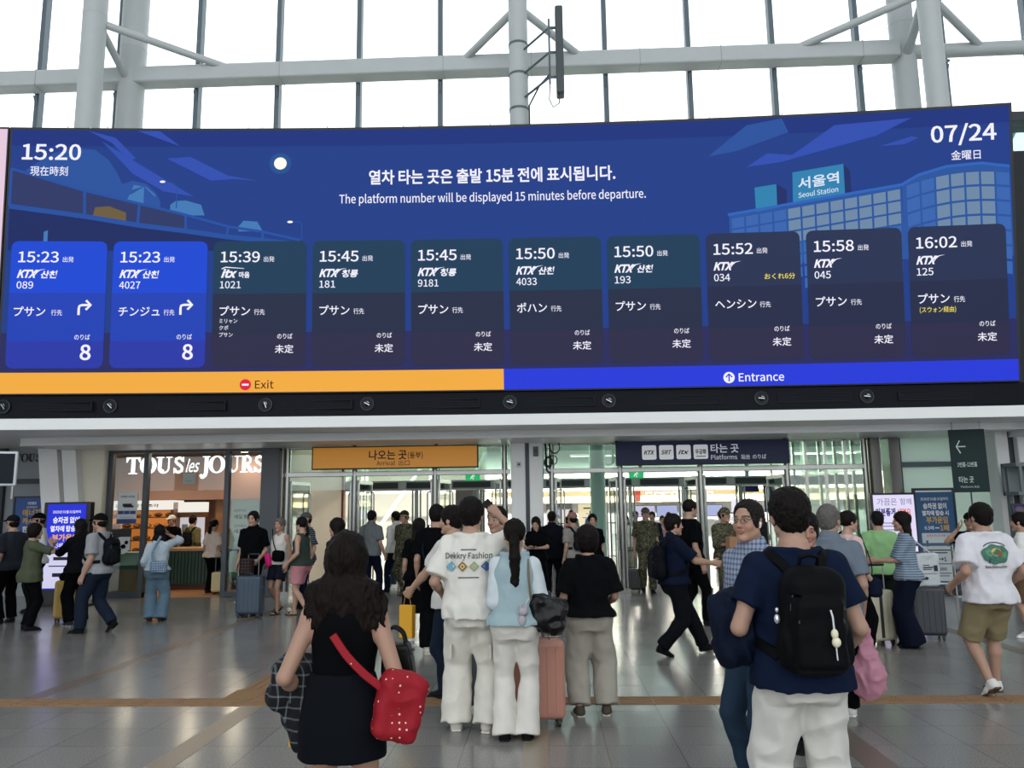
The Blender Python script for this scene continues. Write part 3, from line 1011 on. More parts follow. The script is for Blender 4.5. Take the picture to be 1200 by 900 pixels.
for i, (s_, sh) in enumerate((('KTX', .3), ('SRT', .3), ('itx', .3), ('무궁화', 0))):
    x = -1.21 + i * .345
    L_ = Lettering(lambda u, v, w: Vector((u, -.034 - w, v)))
    L_.rect(x, -.135, x + .29, .155, 0, 0, .035)
    L_.text(s_, x + .145, -.03, .115, 1, width=.22, align='CENTER', bold=.03, shear=sh, w=.004)
    if i == 3: L_.rect(x + .05, -.09, x + .24, -.075, 1, .004)
    L_.build('train_tile', [mat('tile_white', '#d9dadd', .5, emit='#d9dadd', estr=.3), mat('sign_ink_dark', '#15161c', .6)], t)
L_ = Lettering(lambda u, v, w: Vector((u, -.034 - w, v)))
L_.text('타는 곳', .17, .0, .20, width=.56, bold=.016); L_.text('Platforms', .17, -.15, .125, width=.52, bold=.004); L_.text('站台  のりば', .77, -.145, .11, width=.50, bold=.004)
L_.build('lettering', [mat('sign_white', '#d5d8e2', .5, emit='#d5d8e2', estr=.25)], t)
for x in (-1.72, 0, 1.68): MB().box(x - .03, .02, .245, x + .03, .08, .27).build('hanger', M_darksteel, t)
t = thing('exit_light', 'small green running-man exit light beyond the right doors', 'sign', (2.45, VY - .33, 2.62))
MB().box(-.2, -.03, -.09, .2, .03, .10).build('case', emis('exit_green', '#2fae6a', 1.), t)
L_ = Lettering(lambda u, v, w: Vector((u, -.034 - w, v)))
L_.disc(.02, .06, .018); L_.strip([(.0, .04), (-.03, -.01), (.02, -.03), (.0, -.07)], .02); L_.strip([(-.03, -.01), (-.07, -.05)], .02); L_.strip([(-.05, .02), (.06, .02)], .015)
L_.build('symbol', [emis('exit_white', '#eafff2', 1.)], t)
t = thing('exit_light', 'small green running-man exit light beyond the left doors', 'sign', (-2.0, VY - .33, 2.62))
MB().box(-.2, -.03, -.09, .2, .03, .10).build('case', MATS['exit_green'], t)
L_ = Lettering(lambda u, v, w: Vector((u, -.034 - w, v)))
L_.disc(.02, .06, .018); L_.strip([(.0, .04), (-.03, -.01), (.02, -.03), (.0, -.07)], .02); L_.strip([(-.03, -.01), (-.07, -.05)], .02); L_.strip([(-.05, .02), (.06, .02)], .015)
L_.build('symbol', [MATS['exit_white']], t)

# large letters on the inner glass, seen from behind
L_ = Lettering(lambda u, v, w: Vector((3.35 - u, VY - .02 - w, 2.90 + v)))
L_.text('STATION', 0, 0, .52, width=2.15, bold=.02)
tag(L_.build('glass_lettering', [mat('letter_white', '#dfe8e4', .5)]), 'big white letters on the inner glass seen from behind', 'sign')

# dark green banner sign hanging on the right
t = thing('banner_sign', 'dark green hanging sign with white left arrow by the right pillar', 'sign', (7.65, 15.0, 0), radians(-12))
M_gr = mat('banner_green', '#0f2729', .5, spec=.2)
MB().box(-.31, -.03, 1.9, .27, .03, 3.03).build('panel', M_gr, t, bevel=.006)
for x in (-.25, .21): MB().cyl((x, 0, 3.03), (x, 0, 3.205), .012, 8).build('hanger', M_steel, t)
L_ = Lettering(lambda u, v, w: Vector((u, -.034 - w, v)))
L_.strip([(-.21, 2.72), (-.06, 2.72)], .02); L_.strip([(-.15, 2.83), (-.21, 2.72), (-.15, 2.60)], .02)
L_.text('1번홈-12번홈', -.22, 2.36, .10, width=.32, bold=.01); L_.text('타는 곳', -.22, 2.08, .13, width=.24, bold=.014); L_.text('Platforms 站台', -.2, 1.98, .05, width=.3, bold=.0)
L_.build('lettering', [mat('banner_white', '#b9c6c4', .5)], t)
# ================================================================== BAKERY
t = empty('window_8', (0, 0, 0)); structure(t)
b = MB()
for x0, x1 in ((-9.36, -9.20), (-8.53, -8.43), (-6.78, -6.68), (-6.0, -5.62)): b.box(x0, FY - .07, 0, x1, FY + .07, 3.1)
b.box(-9.36, FY - .06, 3.0, -5.62, FY + .06, 3.12); b.box(-9.3, FY - .06, 0, -8.43, FY + .06, .12); b.box(-6.75, FY - .06, 0, -5.7, FY + .06, .12)
b.build('window_frame', mat('shop_frame', '#434b53', .4), t, bevel=.008)
MB().box(-9.2, FY - .005, .12, -8.53, FY + .005, 3.0).box(-8.43, FY - .005, 2.2, -6.78, FY + .005, 3.0).box(-6.68, FY - .005, .12, -6.0, FY + .005, 3.0).build('pane', G_shop, t)
M_wood = mat('bakery_wood', '#6e4a2e', .5, noise=.15, nscale=5)
M_terra = mat('bakery_terracotta', '#8c6c5e', .7)
structure(MB().box(-12.1, 21.6, 0, -5.4, 21.8, 3.4).build('wall_bakery_back', mat('bakery_back', '#7a4a2c', .6, noise=.1, nscale=3)))
structure(MB().box(-12.2, 17.85, 0, -12.05, 21.8, 3.4).box(-5.55, 17.1, 0, -5.45, 21.8, 3.4).build('wall_bakery_side', mat('bakery_side', '#b8a48c', .7)))
structure(MB().box(-12.1, 17.1, 3.3, -5.4, 21.8, 3.4).build('ceiling_bakery', mat('bakery_ceiling', '#8a7e74', .7)))
structure(MB().box(-12.0, 20.75, 2.08, -5.6, 20.95, 3.3).build('trim_bakery_fascia', M_terra))
structure(MB().box(-12.0, 17.85, .0, -5.6, 21.6, .012).box(-9.2, 17.1, 0, -5.7, 17.85, .012).build('floor_bakery', mat('bakery_floor', '#a9744c', .35, noise=.12, nscale=4)))
for i, (x, y) in enumerate(((-9.8, 19.4), (-7.9, 18.4), (-7.6, 20.2))):
    t = thing('ceiling_light', 'warm round downlight in the bakery ceiling, %s' % ('over the bread shelves', 'over the counter front', 'over the wooden door')[i], 'light', (x, y, 3.29))
    MB().cyl((0, 0, 0), (0, 0, -.04), .11, 20).build('housing', M_white, t, smooth=40)
    MB().cyl((0, 0, -.04), (0, 0, -.05), .09, 20).build('lens', emis('lamp_warm', '#ffd9a8', 6), t)
    l = bpy.data.lights.new('downlight', 'AREA'); l.shape = 'DISK'; l.size = .3; l.energy = 30; l.color = (1, .80, .58)
    lo = bpy.data.objects.new('downlight', l); lo.location = (x, y, 3.2); COL.objects.link(lo)

# serif channel letters on the shopfront
ser = Lettering(lambda u, v, w: Vector((-9.03 + u, FY + .16 - w, 2.57 + v + u * .0)))
H_ = .36


def serif_T(x, w):
    ser.poly([(x, H_), (x, H_ - .115), (x + .022, H_ - .115), (x + .06, H_ - .04), (x + w / 2 - .045, H_ - .032), (x + w / 2 - .045, .025), (x + w / 2 - .10, .018), (x + w / 2 - .10, 0), (x + w / 2 + .10, 0), (x + w / 2 + .10, .018), (x + w / 2 + .045, .025), (x + w / 2 + .045, H_ - .032), (x + w - .06, H_ - .04), (x + w - .022, H_ - .115), (x + w, H_ - .115), (x + w, H_)][::-1])


def serif_O(x, w):
    n = 32
    o = [(x + w / 2 + w / 2 * cos(2 * pi * i / n), H_ / 2 + (H_ / 2 + .008) * sin(2 * pi * i / n)) for i in range(n)]
    q = [(x + w / 2 + (w / 2 - .095) * cos(2 * pi * i / n), H_ / 2 + (H_ / 2 - .022) * sin(2 * pi * i / n)) for i in range(n)]
    for i in range(n):
        j = (i + 1) % n
        ser.poly([o[i], o[j], q[j], q[i]])


def serif_bar(x0, x1, y): ser.rect(x0, y, x1, y + .022)


def serif_U(x, w):
    ser.strip([(x + .085, H_)] + [(x + w / 2 - .005 + (w / 2 - .08) * cos(a), .125 + .085 * sin(a)) for a in np.linspace(pi, 1.5 * pi, 8)], .085)
    ser.strip([(x + w / 2 - .005 + (w / 2 - .08) * cos(a), .125 + .105 * sin(a)) for a in np.linspace(1.45 * pi, 2 * pi, 8)] + [(x + w - .085, H_)], .038)
    serif_bar(x, x + .17, H_ - .022); serif_bar(x + w - .15, x + w - .01, H_ - .022)


def serif_S(x, w):
    pts = [(x + w * .84, H_ * .74), (x + w * .75, H_ * .87), (x + w * .5, H_ * .935), (x + w * .26, H_ * .86), (x + w * .22, H_ * .70), (x + w * .36, H_ * .585), (x + w * .62, H_ * .47), (x + w * .79, H_ * .34), (x + w * .76, H_ * .16), (x + w * .5, H_ * .06), (x + w * .25, H_ * .12), (x + w * .13, H_ * .28)]
    ser.strip(pts, .062)
    ser.rect(x + w * .86, H_ * .66, x + w * .93, H_); ser.rect(x + w * .06, 0, x + w * .13, H_ * .36)


def serif_J(x, w):
    ser.strip([(x + w * .62, H_)] + [(x + w * .62, .02), (x + w * .52, -.05), (x + w * .30, -.085), (x + w * .12, -.07)], .085)
    serif_bar(x + w * .22, x + w * .98, H_ - .022)
    ser.disc(x + w * .13, -.055, .035)


def serif_R(x, w):
    ser.rect(x + .04, 0, x + .125, H_); serif_bar(x, x + .175, 0); serif_bar(x, x + .14, H_ - .022)
    ser.strip([(x + .12, H_ - .014), (x + w * .55, H_ - .018), (x + w * .75, H_ * .80), (x + w * .72, H_ * .62), (x + w * .52, H_ * .52), (x + .12, H_ * .50)], .055)
    ser.strip([(x + w * .45, H_ * .52), (x + w * .82, .03)], .085); serif_bar(x + w * .72, x + w * 1.03, 0)


serif_T(0, .31); serif_O(.30, .37); serif_U(.66, .36); serif_S(1.03, .25)
for k, (f_) in enumerate((serif_J, serif_O, serif_U, serif_R, serif_S)):
    f_([1.62, 1.80, 2.15, 2.49, 2.78][k], [.22, .37, .36, .30, .25][k])
ser.text('les', 1.31, .03, .36, width=.30, bold=.012, shear=.38)
tag(ser.build('shop_sign', emis('sign_glow', '#f4fbff', 1.8)), 'white glowing bakery sign lettering across the top of the shopfront glass', 'sign')
for v, q in (((-6.9, 17.05), 2.2),): pass

# second, unlit sign on the grey wall
s2_ = Lettering(lambda u, v, w: Vector((-11.80 + u * .47, 17.585 - w, 2.90 + v * .5)))
ser = s2_
serif_T(0, .31); serif_O(.30, .37); serif_U(.66, .36); serif_S(1.03, .25); ser.text('les', 1.36, .03, .36, width=.30, bold=.01, shear=.38)
tag(ser.build('shop_sign', mat('sign_dark', '#23272b', .6)), 'unlit dark sign lettering on the grey wall left of the leaning pillar', 'sign')

# counter
t = thing('bakery_counter', 'dark green slatted bakery counter with pale wood top', 'counter', (-7.32, 18.6, .012))
MB().box(-1.5, 0, .10, 1.68, .75, .86).build('body', mat('counter_green', '#20382f', .5), t)
b = MB()
for k in range(40): b.box(-1.49 + k * .079, -.025, .14, -1.49 + k * .079 + .05, 0, .84)
b.build('slat_front', mat('counter_slat', '#2a473c', .5), t)
MB().box(-1.55, -.05, .86, 1.72, .8, .93).build('top', mat('counter_top', '#b08a66', .35, noise=.1, nscale=6), t, bevel=.01)
MB().box(-1.45, .05, 0, 1.63, .7, .10).build('plinth', mat('counter_plinth', '#5a2e20', .5), t)
# bread display
t = thing('bread_display', 'lit bakery display case with white header and shelves of bread', 'display case', (-10.66, 20.3, .012))
b = MB(); b.box(-.9, .3, 0, 1.35, .4, 2.0); b.box(-.9, -.2, 0, -.84, .4, 2.0); b.box(1.29, -.2, 0, 1.35, .4, 2.0); b.box(-.9, -.2, 0, 1.35, .4, .5)
b.build('case', M_wood, t)
MB().box(-.9, -.25, 1.82, 1.35, .4, 2.05).build('header', emis('header_white', '#f2ece2', 1.0), t, bevel=.01)
L_ = Lettering(lambda u, v, w: Vector((u, -.256 - w, v)))
L_.text('건강한 빵 한 조각', -.1, 1.89, .09, width=1.1, bold=.02)
L_.build('lettering', [mat('sign_ink_dark', '#15161c', .6)], t)
for z in (.75, 1.05, 1.35, 1.62): MB().box(-.84, -.15, z, 1.29, .3, z + .03).build('shelf', M_wood, t)
b = MB(); b.box(-.8, .27, .55, 1.25, .299, 1.8)
b.build('back_panel', emis('case_glow', '#c87838', .9), t)  # orange bulb light of the case put into a glowing panel
rb = random.Random(5)
M_br = [mat('bread_%d' % k, c, .6, noise=.2, nscale=30) for k, c in enumerate(('#b9773a', '#8e5526', '#d39a56'))]
spots = ['lowest', 'second', 'third', 'top']
k = 0
loaf = None
for zi, z in enumerate((.78, 1.08, 1.38, 1.65)):
    for j in range(8):
        x = -10.66 - .70 + j * .265
        b = MB(); b.sphere((0, 0, .05), (.10 + rb.uniform(-.015, .02), .085, .052), 14, 8); b.sphere((.02, -.02, .085), (.06, .05, .02), 10, 6)
        o = b.build('bread_loaf', M_br[rb.randrange(3)], loc=(x, 20.28, z + .012), smooth=80)
        tag(o, 'golden brown loaf on the %s display shelf, %s' % (spots[zi], ('at its left end', 'second from its left', 'third from its left', 'left of its middle', 'right of its middle', 'third from its right', 'second from its right', 'at its right end')[j]), 'bread', 'loaves on the lit display shelves')
t = thing('price_totem', 'tall white lit menu pillar beside the bread display', 'menu', (-8.98, 20.35, .012))
MB().box(-.26, 0, 0, .26, .3, 1.62).build('panel', emis('totem_white', '#d8d2d6', .8), t, bevel=.01)
MB().box(-.3, -.05, 1.75, .34, .3, 2.0).build('header', MATS['header_white'], t)
MB().box(-.3, .02, 1.62, .34, .28, 1.75).build('neck', M_wood, t)
L_ = Lettering(lambda u, v, w: Vector((u, -.004 - w, v)))
for q, (zz, c) in enumerate(((1.35, 0), (1.05, 1), (.75, 0))): L_.rect(-.2, zz - .1, -.05, zz + .1, c); L_.rect(.0, zz - .03, .2, zz - .02, c); L_.rect(.0, zz + .03, .17, zz + .04, c)
L_.build('print', [mat('menu_grey', '#8d97b0', .6), mat('menu_blue', '#5872b4', .6)], t)
t = thing('wooden_cabinet', 'tall warm wooden cabinet door at the back of the bakery', 'cabinet', (-8.2, 21.36, .012))
MB().box(-.5, -.2, 0, .45, .2, 2.3).build('body', M_wood, t, bevel=.01)
MB().box(-.44, -.225, .1, -.03, -.2, 2.2).build('door', mat('bakery_wood_pale', '#9a6a3e', .5), t); MB().box(.0, -.225, .1, .4, -.2, 2.2).build('door', mat('bakery_wood_pale', '#9a6a3e', .5), t)
t = thing('pastry_basket', 'wicker tray heaped with small pastries on the counter right end', 'basket', (-6.25, 18.9, .942))
MB().box(-.28, -.15, 0, .28, .2, .09).build('tray', mat('wicker', '#7c5a36', .7), t, bevel=.015)
b = MB()
for q in range(16): b.sphere((rb.uniform(-.22, .22), rb.uniform(-.1, .15), .11 + rb.uniform(0, .04)), (.05, .04, .03), 8, 6)
o = b.build('pastries', M_br[0], t, smooth=80); o['kind'] = 'stuff'
# low case behind the left pane
t = thing('low_case', 'low wooden case with pale green top behind the left shop window', 'case', (-9.12, 17.25, .012))
MB().box(-.35, 0, 0, .4, .7, .55).build('body', mat('case_wood', '#6f6147', .6, noise=.1, nscale=8), t)
MB().box(-.40, -.03, .55, .46, .74, .62).build('worktop', mat('case_edge', '#2d4a44', .4), t)
MB().box(-.36, 0, .62, .42, .7, .90).build('cover', mat('case_mint', '#7f9f92', .4), t, bevel=.02)

# posters on the shop glass
def poster(name, label, x, y, z0, w, h, base, items, rz=0., group=None, depth=.012, frame=None, cat='poster'):
    t = thing(name, label, cat, (x, y, z0), rz, group)
    MB().box(-w / 2, 0, 0, w / 2, depth, h).build('sheet', base, t)
    if frame:
        b = MB()
        for a in ((-w / 2 - .04, -.02, -.04, -w / 2, depth + .02, h + .04), (w / 2, -.02, -.04, w / 2 + .04, depth + .02, h + .04), (-w / 2, -.02, -.04, w / 2, depth + .02, 0), (-w / 2, -.02, h, w / 2, depth + .02, h + .04)): b.box(*a)
        b.build('frame', frame, t)
    if items:
        L_ = Lettering(lambda u, v, w: Vector((u, -.003 - w, v)))
        mats = []
        for it in items:
            kind, mtl = it[0], it[1]
            if mtl not in mats: mats.append(mtl)
            mi = mats.index(mtl)
            if kind == 't': L_.text(it[2], it[3], it[4], it[5], mi, width=it[6], align='CENTER', bold=it[7] if len(it) > 7 else .02, w=.002)
            elif kind == 'r': L_.rect(it[2], it[3], it[4], it[5], mi, it[6] if len(it) > 6 else 0, it[7] if len(it) > 7 else 0)
            elif kind == 'd': L_.disc(it[2], it[3], it[4], mi, .001)
        L_.build('print', mats, t)
    return t


INK = mat('print_ink', '#23262b', .6); PBLUE = mat('print_blue', '#2f4c86', .6); PWHITE = mat('print_white', '#e4e6e8', .6); PGOLD = mat('print_gold', '#c9a24a', .6); PGREY = mat('print_grey', '#8d9499', .6); PGREEN = mat('print_green', '#23634a', .6); PRED = mat('print_red', '#b8332c', .6)
PW = mat('paper_white', '#cfd3d6', .6)
t = poster('wall_poster', 'white notice with blue foot stuck high on the left shop pane', -8.86, FY - .02, 1.52, .42, .66, PW, [('r', PBLUE, -.21, 0, .21, .10), ('r', INK, -.10, .36, .10, .42), ('r', INK, -.07, .34, .14, .38), ('t', INK, '소중한 고객님', 0, .55, .05, .3), ('r', PBLUE, -.19, .2, -.07, .27, .001), ('r', PBLUE, -.06, .2, .06, .27, .001), ('r', PBLUE, .07, .2, .19, .27, .001), ('r', PGREY, -.15, .13, .15, .14)])
t = poster('wall_poster', 'dark poster with a pale fan shape low on the left shop pane', -8.95, FY - .02, .95, .42, .46, mat('poster_dark', '#2e2d2c', .6), [('d', PW, .02, .12, .18), ('r', PW, .0, .02, .2, .30), ('d', PGREY, .06, .1, .05), ('d', PGREY, .12, .18, .04)])
t = poster('wall_poster', 'tall pale green bread poster behind the right shop pane', -6.34, FY + .04, .38, .62, 1.62, mat('poster_mint', '#aebfb4', .6), [('t', INK, '생생하게', -.12, 1.36, .07, .25, .005), ('t', INK, '매일 빵집', -.05, 1.22, .10, .36), ('t', INK, '오전에서', -.1, 1.04, .07, .25, .005), ('t', INK, '새롭게', -.07, .92, .10, .34), ('r', PGREEN, -.31, 0, .31, .12), ('d', mat('print_bread', '#9a7a50', .6), .05, .45, .14), ('r', PBLUE, -.31, .55, .31, .59)])
t = poster('wall_poster', 'white square notice hung in the middle of the bakery glass', -7.58, FY + .03, 2.34, .26, .22, PW, [('r', PGREY, -.08, .05, .08, .06)])

# ================================================================== KIOSKS AND NOTICE STANDS
BLUE_L = emis('kiosk_blue', '#2a35d8', .95); KW = emis('kiosk_white', '#d5d4f2', .95); KINK = emis('kiosk_ink', '#1d2032', 1.); KGOLD = emis('kiosk_gold', '#f0b04a', 1.)
KWH = emis('kiosk_pure', '#f2f0ff', 1.); KRED = emis('kiosk_red', '#e05a3a', 1.); KPALE = emis('kiosk_pale', '#e3dcf8', 1.0)
M_kb = mat('kiosk_black', '#0d0f13', .35)
t = thing('digital_kiosk', 'black digital kiosk with blue and white fare notice by the leaning pillar', 'kiosk', (-9.24, 15.5, 0))
MB().box(-.46, -.05, 0, .46, .10, 1.96).build('case', M_kb, t, bevel=.015)
b = Lettering(lambda u, v, w: Vector((u, -.054 - w, v)))
b.rect(-.38, .32, .38, 1.92, 0); b.rect(-.38, .34, .38, 1.06, 1, .002)
b.text('2026년 01월 01일부터', 0, 1.75, .065, 2, width=.55, align='CENTER', w=.004)
b.text('승차권 없이', 0, 1.57, .135, 2, width=.52, align='CENTER', bold=.03, w=.004); b.text('열차에 탑승 시', 0, 1.41, .125, 2, width=.60, align='CENTER', bold=.03, w=.004)
b.text('부가운임', 0, 1.23, .15, 3, width=.52, align='CENTER', bold=.03, w=.004); b.text('0.5배 → 1배', 0, 1.10, .11, 2, width=.5, align='CENTER', w=.004)
b.rect(-.2, .86, .2, .92, 4, .004); b.rect(-.28, .74, .28, .76, 4, .004); b.rect(-.2, .55, -.02, .62, 4, .004); b.rect(.03, .53, .2, .64, 0, .004)
b.build('display', [BLUE_L, KW, KWH, KGOLD, KINK], t)
MB().box(-.5, -.15, 0, .5, .3, .03).build('base', M_kb, t, bevel=.008)
t = thing('digital_kiosk', 'black digital kiosk with white and lilac screen behind the green shirted man', 'kiosk', (6.74, 16.3, 0))
MB().box(-.42, -.05, .0, .44, .10, 1.93).build('case', M_kb, t, bevel=.015)
b = Lettering(lambda u, v, w: Vector((u, -.054 - w, v)))
b.rect(-.38, .30, .40, 1.89, 0)
b.text('가끔은', -.12, 1.70, .16, 1, width=.38, align='CENTER', bold=.01, w=.004); b.text('함께', .24, 1.71, .14, 1, width=.22, align='CENTER', bold=.01, w=.004)
b.text('기분좋게', -.16, 1.50, .17, 2, width=.38, align='CENTER', bold=.03, w=.004); b.text('내려요', .20, 1.50, .16, 3, width=.25, align='CENTER', bold=.03, w=.004)
for z in (1.34, 1.28, 1.21): b.rect(-.25, z, .22, z + .02, 1, .004)
b.disc(-.05, .62, .19, 4, .004); b.rect(-.38, .30, .40, .42, 4, .006)
b.build('display', [KPALE, emis('kiosk_grey', '#8a8cae', 1.), emis('kiosk_navy', '#232c78', 1.), KRED, emis('kiosk_skin', '#d9b6a8', 1.)], t)
MB().box(-.5, -.15, 0, .5, .3, .03).build('base', M_kb, t, bevel=.008)

NB = mat('notice_blue', '#1c5583', .5)
def fare_stand(x, y, rz):
    t = thing('notice_stand', 'tall blue fare notice stand in black frame beside the belt post', 'notice stand', (x, y, 0), rz)
    b = MB()
    for a in ((-.40, -.03, .04, -.36, .03, 2.02), (.36, -.03, .04, .40, .03, 2.02), (-.36, -.03, 1.98, .36, .03, 2.02), (-.36, -.03, .06, .36, .03, .14)): b.box(*a)
    b.build('frame', M_kb, t, bevel=.006)
    MB().box(-.36, -.015, .14, .36, .015, 1.98).build('panel', NB, t)
    MB().box(-.45, -.2, 0, .45, .2, .05).build('base', M_kb, t, bevel=.01)
    b = Lettering(lambda u, v, w: Vector((u, -.018 - w, v)))
    W, G, I, T_ = 0, 1, 2, 3
    b.rect(-.34, 1.94, .34, 1.97, W, .001)
    b.text('2026년 01월 01일부터', 0, 1.78, .07, W, width=.52, align='CENTER', bold=.01, w=.002); b.text('승차권 없이', 0, 1.62, .13, W, width=.44, align='CENTER', bold=.03, w=.002); b.text('열차에 탑승 시', 0, 1.49, .11, W, width=.50, align='CENTER', bold=.03, w=.002)
    b.text('부가운임', .02, 1.34, .15, G, width=.40, align='CENTER', bold=.03, w=.002); b.text('0.5배', -.14, 1.21, .09, W, width=.17, align='CENTER', w=.002); b.text('1배', .15, 1.19, .14, G, width=.17, align='CENTER', bold=.03, w=.002); b.strip([(-.03, 1.24), (.05, 1.24)], .02, W, .002)
    b.rect(-.29, .22, .29, 1.14, T_, .001); b.text('승차권 미소지 이용 시', 0, 1.07, .06, 4, width=.4, align='CENTER', bold=.01, w=.002)
    b.rect(-.19, .90, .17, .95, NBI, .003); b.rect(-.22, .88, -.18, 1.0, NBI, .003); b.rect(.16, .88, .2, 1.0, NBI, .003)
    b.rect(-.22, .80, .22, .82, I, .003); b.rect(-.16, .75, .16, .77, I, .003); b.text('50→1', 0, .60, .11, I, width=.26, align='CENTER', bold=.03, w=.003)
    b.rect(-.22, .54, .22, .555, I, .003); b.rect(-.12, .42, .12, .48, 6, .003); b.rect(-.2, .36, .2, .375, I, .003); b.rect(-.16, .31, .16, .325, I, .003); b.rect(-.14, .16, .14, .19, W, .003)
    b.build('print', [PWHITE, PGOLD, INK, mat('notice_pale', '#c3ccd0', .6), PRED, NB, PGREY], t)
    return t


NBI = 5
fare_stand(7.66, 16.55, radians(-4))
t = poster('wall_poster', 'blue framed poster with gold lettering on the grey wall at the left', -11.22, 17.44, 1.22, .76, .88, mat('poster_blue', '#26457e', .5, emit='#26457e', estr=.15), [('t', PWHITE, '5만원도', 0, .74, .07, .2), ('t', PGOLD, '에너지', 0, .50, .17, .40, .03), ('t', PGOLD, '캐시백', 0, .33, .15, .38, .03), ('t', PWHITE, '한시적', 0, .15, .15, .36, .03), ('r', PGREY, -.12, .66, .12, .70)], frame=M_darksteel, depth=.03)
# hanging monitor at the far left
t = thing('hanging_monitor', 'dark hanging monitor in a pale frame at the far left edge', 'monitor', (-8.93, 13.4, 2.20), radians(20))
MB().box(-.75, -.03, 0, 0, .05, .58).build('frame', mat('monitor_frame', '#c5cdd2', .4), t, bevel=.02)
MB().box(-.71, -.04, .04, -.04, -.028, .54).build('screen', mat('monitor_dark', '#141d27', .5, spec=.15), t)
MB().cyl((-.05, .02, -.22), (-.05, .02, 0), .02, 10).box(-.4, 0, .58, -.35, .04, .86).build('bracket', M_steel, t)

# ---- stall and menu screen at the right edge
t = thing('menu_screen', 'dark blue angled menu screen showing round dishes at the right edge', 'screen', (8.30, 14.80, 1.20))
Mt_ = Matrix.Rotation(radians(-10), 3, 'X')
MB().cbox((.36, 0, .22), (.92, .05, .54), Mt_).build('case', M_kb, t, bevel=.01)
b = Lettering(lambda u, v, w: Mt_ @ Vector((u - .36, -.028 - w, v - .22)) + Vector((.36, 0, .22)))
b.rect(-.07, -.02, .79, .46, 0)
for i in range(4):
    for j in range(3): b.disc(.02 + i * .22 + (j % 2) * .08, .06 + j * .16, .085, 1, .002, ry=.06); b.disc(.02 + i * .22 + (j % 2) * .08, .06 + j * .16, .06, 2, .004, ry=.042)
b.build('display', [emis('menu_navy', '#232446', .8), emis('menu_plate', '#4a4a72', .8), emis('menu_food', '#6a5c58', .7)], t)
MB().box(.3, 0, -.3, .42, .05, 0).build('stand', M_kb, t)
t = thing('food_stall', 'red fronted food stall at the right edge below the menu screen', 'stall', (8.80, 15.0, 0))
MB().box(-.2, 0, 0, 1.6, .8, .85).build('body', mat('stall_grey', '#4d4f50', .5), t)
MB().box(-.2, -.03, .85, 1.6, .85, .95).build('worktop', mat('stall_top', '#7d8182', .4), t)
MB().box(-.1, .1, .95, .5, .6, 1.12).build('red_box', mat('stall_red', '#b3262a', .5), t, bevel=.02)
b = MB()
b.box(-.35, .0, 1.84, 1.6, .5, 1.90); b.box(-.35, 0, 2.35, 1.6, .5, 2.42); b.box(-.35, .45, 1.84, 1.6, .5, 2.42)
for x in (-.3, .1, .45): b.box(x, 0, 1.9, x + .05, .05, 2.35)
b.box(-.3, .4, .9, -.24, .5, 2.4)
b.build('rack', mat('rack_grey', '#5d686b', .4), t)
MB().box(.55, .05, 2.02, .75, .1, 2.2).build('lamp', emis('stall_lamp', '#f4f4ee', 1.2), t)
# belt post
t = thing('belt_post', 'steel belt post with round foot in front of the blue fare notice', 'barrier post', (7.62, 15.9, 0))
MB().cyl((0, 0, 0), (0, 0, .02), .17, 28).build('foot', M_steel, t, smooth=40)
MB().cyl((0, 0, .02), (0, 0, .94), .032, 18).build('pole', M_steel, t, smooth=40)
MB().cyl((0, 0, .94), (0, 0, 1.02), .04, 18).build('head', M_kb, t, smooth=40)
MB().box(-.95, -.004, .92, 0, .004, .975).build('belt', mat('belt_blue', '#3b5470', .6), t)
t = thing('belt_post', 'steel belt post standing in front of the right shop pane', 'barrier post', (-6.1, 16.15, 0))
MB().cyl((0, 0, 0), (0, 0, .02), .16, 28).build('foot', M_steel, t, smooth=40)
MB().cyl((0, 0, .02), (0, 0, .92), .03, 18).build('pole', M_steel, t, smooth=40)
MB().cyl((0, 0, .92), (0, 0, .99), .038, 18).build('head', M_kb, t, smooth=40)

# ================================================================== FAR CONCOURSE
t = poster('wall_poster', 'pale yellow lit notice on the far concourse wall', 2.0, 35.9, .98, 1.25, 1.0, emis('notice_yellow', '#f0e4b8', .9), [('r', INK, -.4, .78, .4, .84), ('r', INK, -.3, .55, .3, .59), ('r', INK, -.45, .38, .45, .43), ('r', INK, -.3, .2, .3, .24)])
t = thing('shop_window', 'small bright shop window in the far grey wall', 'window', (.55, 35.9, 0))
MB().box(-.5, 0, .9, .5, .05, 1.75).build('pane', emis('far_window', '#e8dcd8', .9), t)
b = MB(); b.box(-.56, -.03, 1.75, .56, .06, 2.0); b.box(-.56, -.03, .8, -.5, .06, 1.75); b.box(.5, -.03, .8, .56, .06, 1.75)
b.build('frame', mat('far_frame', '#4a4f55', .5), t)
t = thing('cafe_sign', 'row of white block letters on the far cream fascia', 'sign', (4.3, 35.45, 2.1))
b = Lettering(lambda u, v, w: Vector((u, -w, v)))
for k, wd in enumerate((.26, .3, .3, .22, .3, .3, .3, .24)):
    x = k * .37
    b.strip([(x, 0), (x, .36)], .08, 0); b.strip([(x, .32), (x + wd, .32)], .08, 0)
    if k % 2: b.strip([(x + wd, .0), (x + wd, .36)], .08, 0)
    else: b.strip([(x, .05), (x + wd, .05)], .08, 0)
b.rect(-.55, -.05, -.25, .42, 1)
b.build('letters', [emis('far_letter', '#fbf6ee', 1.3), emis('far_red', '#d8583a', .9)], t)
